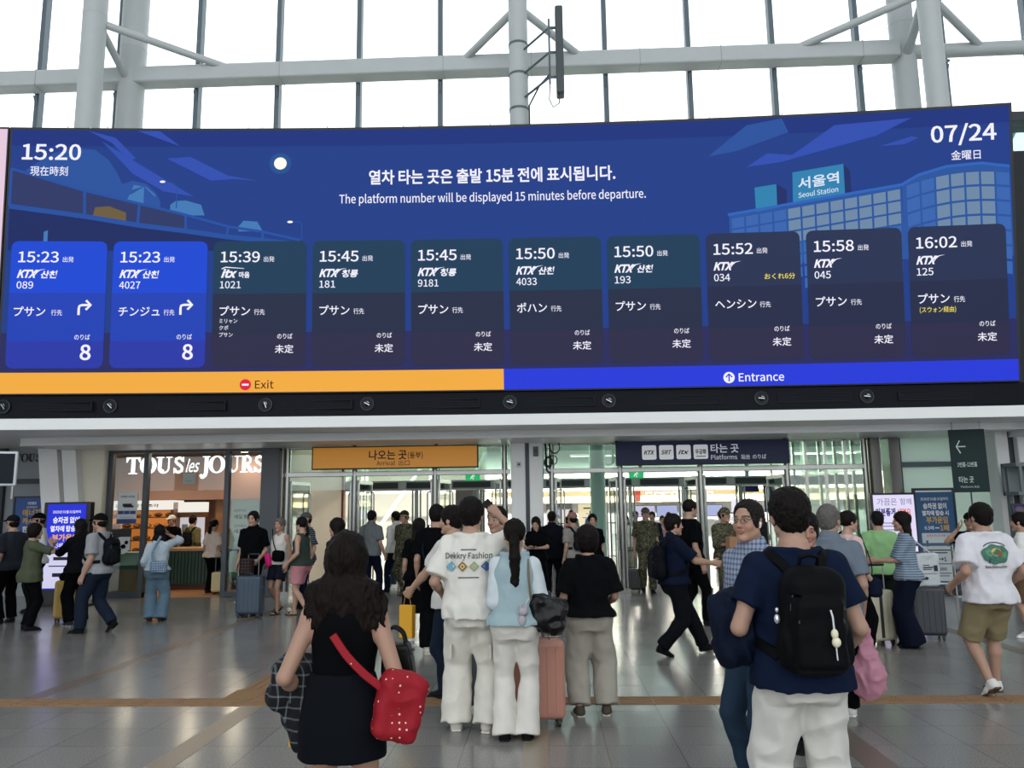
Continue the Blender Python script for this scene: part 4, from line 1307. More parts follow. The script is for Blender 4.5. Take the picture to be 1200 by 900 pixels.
for k in range(4):
    t = thing('menu_board', 'lilac lit cafe menu screen, %s of the row under the far sign' % ('leftmost', 'second from left', 'third from left', 'rightmost')[k], 'menu screen', (4.2 + k * .95, 35.35, 1.36), 0, 'cafe menu screens in the far concourse')
    MB().box(-.46, 0, 0, .46, .06, .52).box(-.04, .06, .3, .04, .66, .36).build('case', M_kb, t)
    MB().box(-.43, -.01, .03, .43, .0, .49).build('display', emis('menu_lilac%d' % (k % 2), ('#b9b4d8', '#9aa6d6')[k % 2], .9), t)
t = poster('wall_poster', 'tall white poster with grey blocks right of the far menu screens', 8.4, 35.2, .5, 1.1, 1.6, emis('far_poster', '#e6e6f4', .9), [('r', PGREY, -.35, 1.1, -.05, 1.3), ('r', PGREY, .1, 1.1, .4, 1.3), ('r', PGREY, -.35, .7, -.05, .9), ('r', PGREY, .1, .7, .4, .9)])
t = thing('direction_sign', 'navy direction sign with white arrows hanging beyond the right doors', 'sign', (7.1, 26.0, 1.65))
MB().box(-.28, -.03, -.1, .28, .03, .95).build('panel', mat('sign_navy', '#141d45', .35), t)
b = Lettering(lambda u, v, w: Vector((u, -.034 - w, v)))
b.strip([(-.1, .35), (.12, .35)], .05); b.strip([(.0, .47), (-.12, .35), (.0, .23)], .05); b.strip([(-.15, .72), (.15, .72)], .05); b.strip([(.0, .6), (0, .85)], .05)
b.build('symbols', [PWHITE], t)
MB().cyl((0, 0, .95), (0, 0, 3.1), .03, 8).build('hanger', M_steel, t)
t = thing('direction_sign', 'small navy plate sign hanging beside the arrow sign', 'sign', (6.45, 26.5, 2.2))
MB().box(-.35, -.03, 0, .35, .03, .22).build('panel', MATS['sign_navy'], t)
MB().cyl((0, 0, .22), (0, 0, 2.75), .025, 8).build('hanger', M_steel, t)
b = MB(); b.cyl((8.9, 27.5, 0), (8.9, 27.5, 4.5), .38, 26)
structure(b.build('pillar_far', mat('far_column', '#d6d8d6', .5), smooth=40))
t = thing('info_pillar', 'dark menu totem with a pale board by the far braced frontage', 'totem', (-2.9, 31.0, 0))
MB().box(-.55, 0, 0, .55, .3, 2.6).build('case', mat('totem_dark', '#4a4744', .6), t)
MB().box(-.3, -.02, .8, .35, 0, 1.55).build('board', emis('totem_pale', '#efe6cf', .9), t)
# made-up long lamps, added to brighten the far concourse
for k in range(3):
    t = thing('ceiling_light', 'long white fill lamp added over the far shops, %s' % ('left', 'middle', 'right')[k], 'light', (2.5 + k * 4.5, 33.5, 3.9), 0, 'added fill lamps over the far shops')
    MB().box(-1.5, -.1, 0, 1.5, .1, .08).build('housing', M_white, t)
    MB().box(-1.45, -.08, -.015, 1.45, .08, 0).build('lens', emis('fill_lamp_white', '#fff6e4', 5), t)
    area_light('concourse_fill', (2.5 + k * 4.5, 33.5, 3.85), (0, 0, 0), 3, .3, 1500, (1, .93, .8))
for k in range(2):  # fill lights without fixtures, added to brighten the far left side
    area_light('concourse_fill', (-8 + k * 5, 33, 4.2), (0, 0, 0), 4, .4, 1800, (1, .94, .82))
# ------------------------------------------------------------------ organic shapes: blended solids meshed to one smooth surface
def V(*a):
    return np.array(a if len(a) > 1 else a[0], dtype=np.float64)


def nrm(v):
    return v / (np.linalg.norm(v) + 1e-9)


def rotz(a):
    c, s = cos(a), sin(a)
    return np.array([[c, -s, 0], [s, c, 0], [0, 0, 1.]])


def rotx(a):
    c, s = cos(a), sin(a)
    return np.array([[1., 0, 0], [0, c, -s], [0, s, c]])


def roty(a):
    c, s = cos(a), sin(a)
    return np.array([[c, 0, s], [0, 1., 0], [-s, 0, c]])


class Prim:
    def __init__(s, fn, lo, hi):
        s.fn, s.lo, s.hi = fn, np.asarray(lo, float), np.asarray(hi, float)


def P_cone(a, b, r1, r2, cut=None):
    """tapered round limb from a to b; cut: flat end at b"""
    a, b = V(a), V(b)
    ab = b - a
    L2 = float(ab @ ab) + 1e-12
    dr = ab / sqrt(L2)

    def fn(X, Y, Z):
        px, py, pz = X - a[0], Y - a[1], Z - a[2]
        t = np.clip((px * ab[0] + py * ab[1] + pz * ab[2]) / L2, 0, 1)
        d = np.sqrt((px - t * ab[0]) ** 2 + (py - t * ab[1]) ** 2 + (pz - t * ab[2]) ** 2) - (r1 + (r2 - r1) * t)
        if cut:
            e = (X - b[0]) * dr[0] + (Y - b[1]) * dr[1] + (Z - b[2]) * dr[2]
            d = np.maximum(d, e)
        return d

    r = max(r1, r2)
    return Prim(fn, np.minimum(a, b) - r, np.maximum(a, b) + r)


def P_ell(c, r, M=None):
    c, r = V(c), V(r)
    rm = float(r.min())

    def fn(X, Y, Z):
        x, y, z = X - c[0], Y - c[1], Z - c[2]
        if M is not None:
            x, y, z = (M[0, 0] * x + M[1, 0] * y + M[2, 0] * z, M[0, 1] * x + M[1, 1] * y + M[2, 1] * z, M[0, 2] * x + M[1, 2] * y + M[2, 2] * z)
        k0 = np.sqrt((x / r[0]) ** 2 + (y / r[1]) ** 2 + (z / r[2]) ** 2)
        k1 = np.sqrt((x / r[0] ** 2) ** 2 + (y / r[1] ** 2) ** 2 + (z / r[2] ** 2) ** 2) + 1e-9
        return k0 * (k0 - 1) / k1

    R = float(r.max())
    if M is None:
        return Prim(fn, c - r, c + r)
    return Prim(fn, c - R, c + R)


def P_box(c, h, r, M=None):
    c, h = V(c), V(h)

    def fn(X, Y, Z):
        x, y, z = X - c[0], Y - c[1], Z - c[2]
        if M is not None:
            x, y, z = (M[0, 0] * x + M[1, 0] * y + M[2, 0] * z, M[0, 1] * x + M[1, 1] * y + M[2, 1] * z, M[0, 2] * x + M[1, 2] * y + M[2, 2] * z)
        qx, qy, qz = np.abs(x) - (h[0] - r), np.abs(y) - (h[1] - r), np.abs(z) - (h[2] - r)
        return np.sqrt(np.maximum(qx, 0) ** 2 + np.maximum(qy, 0) ** 2 + np.maximum(qz, 0) ** 2) + np.minimum(np.maximum(qx, np.maximum(qy, qz)), 0) - r

    R = h if M is None else np.ones(3) * np.linalg.norm(h)
    return Prim(fn, c - R, c + R)


def P_slices(tab, org, M, off=0., twist=0., ztw=.45, pw=2.3, extra=None):
    """elliptical column along local z: tab rows (z, halfwidth, halfdepth, yoffset[, xoffset])"""
    t = np.array([tuple(r) + (0,) * (5 - len(r)) for r in tab], float)
    zz = np.linspace(t[0, 0], t[-1, 0], 80)
    kk = np.ones(7) / 7
    def sm(c):
        q = np.interp(zz, t[:, 0], t[:, c])
        return np.convolve(np.pad(q, 3, mode='edge'), kk, 'valid')
    A, B_, Yo, Xo = sm(1) + off, sm(2) + off, sm(3), sm(4)
    org = V(org)

    def fn(X, Y, Z):
        x, y, z = X - org[0], Y - org[1], Z - org[2]
        x, y, z = (M[0, 0] * x + M[1, 0] * y + M[2, 0] * z, M[0, 1] * x + M[1, 1] * y + M[2, 1] * z, M[0, 2] * x + M[1, 2] * y + M[2, 2] * z)
        if twist:
            a = -twist * np.clip(z / ztw, 0, 1)
            ca, sa = np.cos(a), np.sin(a)
            x, y = ca * x - sa * y, sa * x + ca * y
        a = np.interp(z, zz, A); b = np.interp(z, zz, B_); yo = np.interp(z, zz, Yo); xo = np.interp(z, zz, Xo)
        q = (np.abs((x - xo) / a) ** pw + np.abs((y - yo) / b) ** pw) ** (1 / pw)
        d = (q - 1) * np.minimum(a, b)
        dz = np.maximum(zz[0] - off - z, z - zz[-1] - off)
        return np.where(dz > 0, np.sqrt(np.maximum(d, 0) ** 2 + dz ** 2), d)

    am = float(max(A.max() + np.abs(Xo).max(), B_.max() + np.abs(Yo).max()))
    cs = [org + M @ V(sx * am, sy * am, z) for sx in (-1, 1) for sy in (-1, 1) for z in (zz[0] - off, zz[-1] + off)]
    return Prim(fn, np.min(cs, 0), np.max(cs, 0))


def P_ring(c, M, R, Ry, r, rz=None):
    """a collar or cuff: elliptical torus about local z"""
    c = V(c)
    rz = rz or r

    def fn(X, Y, Z):
        x, y, z = X - c[0], Y - c[1], Z - c[2]
        x, y, z = (M[0, 0] * x + M[1, 0] * y + M[2, 0] * z, M[0, 1] * x + M[1, 1] * y + M[2, 1] * z, M[0, 2] * x + M[1, 2] * y + M[2, 2] * z)
        q = (np.sqrt((x / R) ** 2 + (y / Ry) ** 2) - 1) * min(R, Ry)
        return (np.sqrt((q / r) ** 2 + (z / rz) ** 2) - 1) * min(r, rz)

    m = max(R, Ry) + max(r, rz)
    return Prim(fn, c - m, c + m)


def P_half(n, p):
    n, p = nrm(V(n)), V(p)
    return Prim(lambda X, Y, Z: (X - p[0]) * n[0] + (Y - p[1]) * n[1] + (Z - p[2]) * n[2], [-9] * 3, [9] * 3)


class Shape:
    def __init__(s):
        s.ops = []
        s.disp = None

    def u(s, prim, k=.0):
        s.ops.append(('u', prim, k)); return s

    def sub(s, prim, k=.0):
        s.ops.append(('s', prim, k)); return s

    def inter(s, prim, k=.0):
        s.ops.append(('i', prim, k)); return s

    @staticmethod
    def _mix(op, F, d, k):
        if op == 'u':
            if k <= 0: return np.minimum(F, d)
            h = np.clip(.5 + .5 * (F - d) / k, 0, 1)
            return F + (d - F) * h - k * h * (1 - h)
        if op == 's': d = -d
        if k <= 0: return np.maximum(F, d)
        h = np.clip(.5 - .5 * (F - d) / k, 0, 1)
        return F + (d - F) * h + k * h * (1 - h)

    def at(s, P):
        P = np.atleast_2d(P)
        X, Y, Z = P[:, 0], P[:, 1], P[:, 2]
        F = np.full(len(P), 9.)
        for op, p, k in s.ops:
            F = Shape._mix(op, F, p.fn(X, Y, Z), k)
        if s.disp is not None: F = F + s.disp(P)
        return F

    def bounds(s):
        lo = np.min([p.lo for op, p, k in s.ops if op == 'u'], 0)
        hi = np.max([p.hi for op, p, k in s.ops if op == 'u'], 0)
        return lo, hi

    def grid(s, h, lo=None, hi=None):
        if lo is None:
            lo, hi = s.bounds()
            lo, hi = lo - 2.2 * h - .012, hi + 2.2 * h + .012
        n = np.maximum(np.ceil((hi - lo) / h).astype(int) + 1, 4)
        xs = lo[0] + h * np.arange(n[0]); ys = lo[1] + h * np.arange(n[1]); zs = lo[2] + h * np.arange(n[2])
        F = np.full(n, 9., np.float32)
        for op, p, k in s.ops:
            pad = k + 2.5 * h + .015
            i0 = np.maximum(np.floor((p.lo - pad - lo) / h).astype(int), 0)
            i1 = np.minimum(np.ceil((p.hi + pad - lo) / h).astype(int) + 1, n)
            if (i1 <= i0).any(): continue
            sl = tuple(slice(a, b) for a, b in zip(i0, i1))
            X = xs[sl[0]][:, None, None]; Y = ys[sl[1]][None, :, None]; Z = zs[sl[2]][None, None, :]
            d = p.fn(X, Y, Z)
            F[sl] = Shape._mix(op, F[sl], d.astype(np.float32), k)
        if s.disp is not None:
            m = np.abs(F) < .05
            I = np.nonzero(m)
            F[I] += s.disp(np.stack([xs[I[0]], ys[I[1]], zs[I[2]]], 1)).astype(np.float32)
        return F, lo

    def mesh(s, h, lo=None, hi=None, drop=None):
        F, o = s.grid(h, lo, hi)
        v, q = surfnet(F, o, h)
        if drop is not None and len(q):
            c = v[q].mean(1)
            keep = np.ones(len(q), bool)
            for l, u in drop:
                keep &= ~((c > l).all(1) & (c < u).all(1))
            q = q[keep]
        return v, q


def surfnet(F, o, h):
    ins = F < 0
    nx, ny, nz = F.shape
    cnt = np.zeros((nx - 1, ny - 1, nz - 1), np.int8)
    for a in (0, 1):
        for b in (0, 1):
            for c in (0, 1):
                cnt += ins[a:nx - 1 + a, b:ny - 1 + b, c:nz - 1 + c]
    act = (cnt > 0) & (cnt < 8)
    I, J, K = np.nonzero(act)
    idx = np.full(act.shape, -1, np.int32)
    idx[I, J, K] = np.arange(len(I))
    cv = {(a, b, c): F[I + a, J + b, K + c] for a in (0, 1) for b in (0, 1) for c in (0, 1)}
    acc = np.zeros((len(I), 3)); num = np.zeros(len(I))
    for ax in range(3):
        for p in (0, 1):
            for q in (0, 1):
                a = [p, q]; a.insert(ax, 0)
                b = [p, q]; b.insert(ax, 1)
                va, vb = cv[tuple(a)], cv[tuple(b)]
                m = (va < 0) != (vb < 0)
                t = np.where(m, va / np.where(m, va - vb, 1), 0)
                pos = np.array([a] * len(I), float) if len(I) else np.zeros((0, 3))
                pos[:, ax] += t
                acc += pos * m[:, None]
                num += m
    v = np.stack([I, J, K], 1) + acc / np.maximum(num, 1)[:, None]
    v = v * h + o
    qs = []
    for ax in range(3):
        sl0 = [slice(None)] * 3; sl1 = [slice(None)] * 3
        sl0[ax] = slice(0, -1); sl1[ax] = slice(1, None)
        a, b = ins[tuple(sl0)], ins[tuple(sl1)]
        E = np.nonzero(a != b)
        if not len(E[0]): continue
        o1, o2 = [x for x in range(3) if x != ax]
        ok = (E[o1] > 0) & (E[o2] > 0) & (E[o1] < F.shape[o1] - 1) & (E[o2] < F.shape[o2] - 1)
        E = [e[ok] for e in E]
        def cell(d1, d2):
            c = [e.copy() for e in E]
            c[o1] -= d1; c[o2] -= d2
            return idx[c[0], c[1], c[2]]
        q = np.stack([cell(1, 1), cell(0, 1), cell(0, 0), cell(1, 0)], 1)
        fl = a[tuple(E)] if True else None
        if ax == 1: fl = ~fl
        q = np.where(fl[:, None], q, q[:, ::-1])
        qs.append(q)
    q = np.concatenate(qs) if qs else np.zeros((0, 4), int)
    q = q[(q >= 0).all(1)]
    return v, q


def np_mesh(name, v, q, material=None, parent=None, colors=None, smooth=True, mi=None):
    used = np.zeros(len(v), bool)
    used[q.ravel()] = True
    if not used.all():
        rm = np.cumsum(used) - 1
        v, q = v[used], rm[q]
        if colors is not None: colors = colors[used]
    me = bpy.data.meshes.new(name)
    me.vertices.add(len(v)); me.vertices.foreach_set('co', np.ascontiguousarray(v, np.float32).ravel())
    n = q.shape[1]
    me.loops.add(q.size); me.loops.foreach_set('vertex_index', np.ascontiguousarray(q, np.int32).ravel())
    me.polygons.add(len(q))
    me.polygons.foreach_set('loop_start', np.arange(0, q.size, n, dtype=np.int32))
    me.polygons.foreach_set('use_smooth', np.full(len(q), smooth))
    for m in (material if isinstance(material, (list, tuple)) else [material]):
        if m: me.materials.append(m)
    if mi is not None: me.polygons.foreach_set('material_index', np.asarray(mi, np.int32))
    if colors is not None:
        ca = me.color_attributes.new('Col', 'FLOAT_COLOR', 'POINT')
        ca.data.foreach_set('color', np.ascontiguousarray(np.concatenate([colors, np.ones((len(colors), 1))], 1), np.float32).ravel())
    me.update(calc_edges=True)
    me.validate()
    return link(name, me, parent)


_rng = np.random.RandomState(3)
_NT = _rng.rand(64, 64, 64).astype(np.float32) * 2 - 1


def vnoise(P):
    f = np.floor(P).astype(int)
    t = P - f
    t = t * t * (3 - 2 * t)
    f &= 63
    g = (f + 1) & 63
    x0, y0, z0 = f.T; x1, y1, z1 = g.T
    tx, ty, tz = t.T
    def L(a, b, t): return a + (b - a) * t
    return L(L(L(_NT[x0, y0, z0], _NT[x1, y0, z0], tx), L(_NT[x0, y1, z0], _NT[x1, y1, z0], tx), ty),
             L(L(_NT[x0, y0, z1], _NT[x1, y0, z1], tx), L(_NT[x0, y1, z1], _NT[x1, y1, z1], tx), ty), tz)


def folds(amp=.006, sx=9., sz=9., seed=0., diag=.5, amp2=.4):
    """cloth relief: broad folds and finer creases"""
    o = V(seed * 7.3, seed * 3.1, seed * 5.7)
    def f(P):
        q = np.stack([P[:, 0] * sx + P[:, 2] * diag * sx * .5, P[:, 1] * sx, P[:, 2] * sz - P[:, 0] * diag * sz * .6], 1)
        a = 1 - 2 * np.abs(vnoise(q + o))
        b = vnoise(q * 2.3 + o + 11)
        return -amp * (a * .7 + amp2 * b + .5)
    return f
# ------------------------------------------------------------------ people
def ik(A, B, l1, l2, pole):
    A, B = V(A), V(B)
    d = B - A
    L = np.linalg.norm(d)
    mx = (l1 + l2) * .998
    if L > mx:
        B = A + d / L * mx
        d = B - A; L = mx
    u = d / L
    x = (l1 * l1 - l2 * l2 + L * L) / (2 * L)
    hgt = sqrt(max(l1 * l1 - x * x, 0))
    p = V(pole) - u * (u @ V(pole))
    return A + u * x + nrm(p) * hgt, B


class Fig:
    """joints of one figure, local frame: faces +Y, its right hand is +X, z up from the floor"""

    def __init__(f, H=1.72, sex='m', fat=0., lean=0., side=0., twist=0., head=(0, 0, 0), R=None, L=None, footR=None, footL=None,
                 elR=None, elL=None, curlR=.3, curlL=.3, hip=(0, 0), drop=0., palmR=None, palmL=None, broad=1., hscale=1.):
        s = f.s = H / 1.75
        f.H, f.sex, f.fat = H, sex, fat
        f.hs = (.55 + .45 * s) * (1.03 if sex == 'm' else 1.0) * hscale
        fem = sex == 'f'
        f.M = roty(radians(side)) @ rotx(-radians(lean))
        f.tw = radians(twist)
        f.org = V(hip[0], hip[1], .93 * s - drop)
        f.limb = (.9 if fem else 1.0) * (1 + .25 * fat)
        sw = (.150 if fem else .174) * s * broad
        f.sw = sw
        Mt = f.M @ rotz(f.tw)
        f.Mt = Mt
        f.sh = {k: f.org + Mt @ V(sg * sw, -.012 * s, .470 * s) for k, sg in (('R', 1), ('L', -1))}
        f.neck0 = f.org + Mt @ V(0, -.018 * s, .545 * s)
        f.hy, f.hp, f.hr = [radians(a) for a in head]
        f.HM = f.M @ rotz(-f.hy) @ rotx(f.hp) @ roty(f.hr) if False else rotz(-f.hy) @ rotx(f.hp) @ roty(f.hr)
        f.skull0 = f.org + f.M @ V(0, .004 * s, .625 * s)
        f.hc = f.skull0 + f.HM @ V(0, .018 * f.hs, .075 * f.hs)
        la, lf = .305 * s, .262 * s
        f.el, f.wr, f.hand = {}, {}, {}
        for k, sg, T, po, cu, pm in (('R', 1, R, elR, curlR, palmR), ('L', -1, L, elL, curlL, palmL)):
            if T is None: T = (sg * (sw / s + .058), .03, .86)
            T = V(T) * s
            po = V(sg * .28, -1, -.25) if po is None else V(po)
            f.el[k], f.wr[k] = ik(f.sh[k], T, la, lf, po)
            fd = nrm(f.wr[k] - f.el[k])
            f.hand[k] = (fd, cu, pm)
        lt, ls = .435 * s, .41 * s
        f.hipj = {k: f.org + V(sg * (.088 if not fem else .09) * s, 0, -.03 * s) for k, sg in (('R', 1), ('L', -1))}
        f.kn, f.an, f.ft = {}, {}, {}
        for k, sg, T in (('R', 1, footR), ('L', -1, footL)):
            if T is None: T = (sg * .105, 0., 0., sg * 12, 0)
            T = tuple(T) + (0., sg * 8, 0)[len(T) - 2:] if len(T) < 5 else T
            x, y, z, yaw, pitch = T
            # pitch > 0: heel up, turning about the ball of the foot
            Fm = rotz(-radians(yaw)) @ rotx(-radians(pitch))
            ball = V(x * s, y * s, z * s) + rotz(-radians(yaw)) @ V(0, .115 * s, .025 * s)
            ank = ball + Fm @ V(0, -.115 * s, .062 * s)
            pole = rotz(-radians(yaw)) @ V(0, 1, .15)
            f.kn[k], f.an[k] = ik(f.hipj[k], ank, lt, ls, pole)
            f.ft[k] = (f.an[k], Fm)

    # torso table (z from the pelvis centre)
    def torso(f):
        s, w = f.s, f.fat
        if f.sex == 'm':
            t = [(-.11, .12, .10, -.01), (-.03, .162, .118, -.012), (.05, .163, .115, -.004), (.13, .148 + .03 * w, .104 + .05 * w, .004 + .035 * w),
                 (.25, .155 + .012 * w, .112 + .03 * w, .004 + .015 * w), (.36, .170, .118, .0), (.43, .170, .104, -.008), (.475, .150, .082, -.014), (.515, .105, .068, -.018), (.55, .066, .060, -.02), (.58, .056, .055, -.018)]
            k = f.sw / (.174 * s)
            t = [(a, b * (k if a > .3 and a < .52 else 1), c, d) for a, b, c, d in t]
        else:
            t = [(-.11, .125, .10, -.012), (-.03, .172, .12, -.018), (.05, .160, .108, -.008), (.14, .126 + .04 * w, .088 + .05 * w, .0 + .03 * w),
                 (.25, .135 + .02 * w, .098 + .03 * w, .006), (.34, .146, .112, .014), (.43, .144, .092, -.004), (.475, .125, .072, -.012), (.515, .086, .06, -.016), (.55, .055, .051, -.018), (.58, .046, .047, -.016)]
        return [(a * s, b * s, c * s, d * s) for a, b, c, d in t]

    def body(f):
        s, q = f.s, f.limb
        S = Shape()
        S.u(P_slices(f.torso(), f.org, f.M, 0, f.tw, .45 * s))
        for k, sg in (('R', 1), ('L', -1)):
            S.u(P_ell(f.hipj[k] + V(sg * .0, -.045, -.01) * s, V(.085, .075, .085) * s * (1 + .1 * f.fat)), .04)
            S.u(P_cone(f.hipj[k], f.kn[k], .085 * s * q, .054 * s * q), .03)
            m = f.kn[k] * .68 + f.an[k] * .32 + V(0, -.012 * s, 0)
            S.u(P_cone(f.kn[k], m, .053 * s * q, .054 * s * q), .012)
            S.u(P_cone(m, f.an[k], .054 * s * q, .036 * s), .02)
            A, Fm = f.ft[k]
            S.u(P_cone(A + Fm @ V(0, -.03, -.05) * s, A + Fm @ V(0, .08, -.06) * s, .032 * s, .03 * s), .03)
            S.u(P_cone(A + Fm @ V(-.012 * sg, .08, -.064) * s, A + Fm @ V(-.01 * sg, .15, -.068) * s, .03 * s, .02 * s), .02)
            S.u(P_ell(f.sh[k] + V(0, 0, -.014 * s), V(.052, .055, .055) * s * (.9 if f.sex == 'f' else 1) * (1 + .15 * f.fat)), .035)
            S.u(P_cone(f.sh[k], f.el[k], .050 * s * q, .040 * s * q), .03)
            m = f.el[k] * .68 + f.wr[k] * .32
            S.u(P_cone(f.el[k], m, .039 * s * q, .041 * s * q), .01)
            S.u(P_cone(m, f.wr[k], .041 * s * q, .026 * s * q), .015)
            for pr, kk in f.hand_prims(k): S.u(pr, kk)
        nr = (.056 if f.sex == 'm' else .045) * f.hs
        S.u(P_cone(f.neck0 - V(0, 0, .02), f.skull0 + f.HM @ V(0, -.012, .0) * f.hs, nr * 1.08, nr), .035)
        f.head_prims(S)
        return S

    def hand_frame(f, k):
        sg = 1 if k == 'R' else -1
        fd, cu, pm = f.hand[k]
        if pm is not None:      # palm normal given
            n = V(pm); n = nrm(n - fd * (n @ fd))
            w = np.cross(n, fd) * (1 if k == 'R' else -1)
            w = -w
        else:
            w = V(0, 1, 0) if abs(fd[1]) < .8 else V(0, 0, 1)
            w = nrm(w - fd * (w @ fd))
            n = np.cross(fd, w) * (-1 if k == 'R' else 1)
        return fd, n, w

    def hand_prims(f, k):
        sc = f.hs * (1.0 if f.sex == 'm' else .93)
        fd, n, w = f.hand_frame(k)
        cu = f.hand[k][1]
        W = f.wr[k]
        out = []
        pt = lambda a, b, c: W + (fd * a + n * b + w * c) * sc
        kn = [(.088, .031), (.092, .010), (.088, -.011), (.080, -.030)]
        for a, c in kn:
            out.append((P_cone(pt(.012, 0, c * .55), pt(a, 0, c), .0155 * sc, .0125 * sc), .014))
        ln = [.074, .082, .076, .06]
        for i, ((a, c), L) in enumerate(zip(kn, ln)):
            p = pt(a, 0, c)
            ang = 0.
            spread = (1.5 - i) * .05
            ds = [.46, .30, .24]
            cur = [cu * 70, cu * 85, cu * 55]
            rr = [.0098, .0090, .0082, .0072]
            if i == 3: rr = [x * .88 for x in rr]
            for j in range(3):
                ang += radians(cur[j] + 4)
                d = fd * cos(ang) + n * sin(ang) + w * spread * cos(ang)
                e = p + d * L * ds[j] * sc
                out.append((P_cone(p, e, rr[j] * sc, rr[j + 1] * sc), .004))
                p = e
        b = pt(.022, .006, .028)
        c1 = b + (fd * .70 + w * (.62 - .35 * cu) + n * (.25 + .35 * cu)) * .048 * sc
        d2 = nrm(fd * (.92) + w * (.25 - .45 * cu) + n * (.2 + .5 * cu))
        c2 = c1 + d2 * .032 * sc
        c3 = c2 + nrm(d2 + n * .3 * cu - w * .2 * cu) * .026 * sc
        out += [(P_cone(b, c1, .0155 * sc, .0118 * sc), .012), (P_cone(c1, c2, .0115 * sc, .0102 * sc), .005), (P_cone(c2, c3, .0102 * sc, .0082 * sc), .004)]
        return out

    def palm(f, k, a=.09, b=.02, c=0.):
        fd, n, w = f.hand_frame(k)
        return f.wr[k] + (fd * a + n * b + w * c) * f.hs

    def h2l(f, p):
        return f.hc + f.HM @ (V(p) * f.hs)

    def hpr(f, kind, *a, **kw):
        """a head-frame solid"""
        if kind == 'cone': return P_cone(f.h2l(a[0]), f.h2l(a[1]), a[2] * f.hs, a[3] * f.hs)
        if kind == 'ell': return P_ell(f.h2l(a[0]), V(a[1]) * f.hs, f.HM @ a[2] if len(a) > 2 else f.HM)

    def head_prims(f, S):
        e, c = (lambda *a: f.hpr('ell', *a)), (lambda *a: f.hpr('cone', *a))
        fe = f.sex == 'f'
        jw = .93 if fe else 1.
        S.u(e((0, -.014, .032), (.075, .094, .088)), .03)
        S.u(e((0, .020, -.036), (.063 * jw, .067, .081)), .03)
        for sg in (1, -1):
            S.u(c((sg * .052 * jw, -.002, -.062), (sg * .012, .062, -.103), .020, .018), .02)
            S.u(e((sg * .036, .058, -.032), (.026, .024, .026)), .015)
        S.u(e((0, .070, -.102), (.020, .018, .017)), .015)
        S.u(c((-.032, .073, .024), (.032, .073, .024), .0125, .0125), .016)
        for sg in (1, -1):
            S.sub(e((sg * .031, .101, .003), (.018, .016, .011)), .012)
            S.u(e((sg * .031, .0765, .001), (.0145, .012, .0105)), .002)
        S.u(c((0, .084, .012), (0, .102, -.028), .0075, .0110), .012)
        S.u(e((0, .104, -.032), (.0105, .010, .009)), .006)
        for sg in (1, -1): S.u(e((sg * .0115, .095, -.035), (.008, .009, .0075)), .006)
        S.u(e((0, .0875, -.0595), (.0255, .0085, .0056)), .004)
        S.u(e((0, .0865, -.0700), (.021, .0085, .0060)), .004)
        S.sub(e((0, .096, -.0645), (.023, .006, .0016)), .003)
        for sg in (1, -1):
            M = rotz(sg * radians(-22)) @ rotx(radians(8))
            S.u(e((sg * .0795, -.010, -.006), (.0075, .019, .031), M), .006)
            S.u(e((sg * .076, -.004, -.028), (.007, .012, .012), M), .006)
            S.sub(e((sg * .0865, -.006, -.002), (.004, .009, .018), M), .004)

    def head_colors(f, v, base, hair=(.02, .015, .012), eyes=True, lips=None):
        col = np.tile(np.array(base, float), (len(v), 1))
        p = (v - f.hc) @ f.HM / f.hs
        x, y, z = p.T
        ax = np.abs(x)
        hd = (np.abs(z) < .16) & (np.abs(y) < .14) & (ax < .1)
        front = hd & (y > .045)
        lp = np.array(lips if lips is not None else (base[0] * .88, base[1] * .66, base[2] * .66))
        m = front & (((x / .0255) ** 2 + ((z + .0645) / .012) ** 2) < 1)
        col[m] = lp
        m = hd & (y > .02) & ((((ax - .036) / .03) ** 2 + ((z + .03) / .03) ** 2) < 1)
        col[m] = col[m] * np.array([1.02, .93, .92])
        m = front & (np.abs(z - .0225 - .10 * (.034 - np.abs(ax - .034))) < .0042) & (np.abs(ax - .032) < .019)
        col[m] = hair
        if eyes:
            m = front & (((ax - .031) / .0165) ** 2 + ((z - .0015) / .0050) ** 2 < 1)
            col[m] = (.40, .34, .30)
            m2 = m & (np.abs(ax - .031) < .0068)
            col[m2] = (.016, .010, .007)
            m3 = front & (np.abs(((ax - .031) / .0175) ** 2 + ((z - .001) / .0075) ** 2 - 1.05) < .22) & (z > .0)
            col[m3] = (.03, .02, .016)
        return col


def skin_mat(name='skin'):
    if name in MATS: return MATS[name]
    m = mat(name, (.5, .3, .2), .55, bump=.08, bscale=350)
    nt = m.node_tree
    a = nt.nodes.new('ShaderNodeAttribute'); a.attribute_name = 'Col'
    b = nt.nodes['Principled BSDF']
    nt.links.new(a.outputs['Color'], b.inputs['Base Color'])
    b.inputs['Subsurface Weight'].default_value = .0
    return m


def cloth(name, color, rough=.88, noise=.07, nscale=14., bump=.12, bscale=500., spec=.07, sheen=.0):
    return mat('cloth_' + name, color, rough, spec=spec, noise=noise, nscale=nscale, bump=bump, bscale=bscale, sheen=sheen)


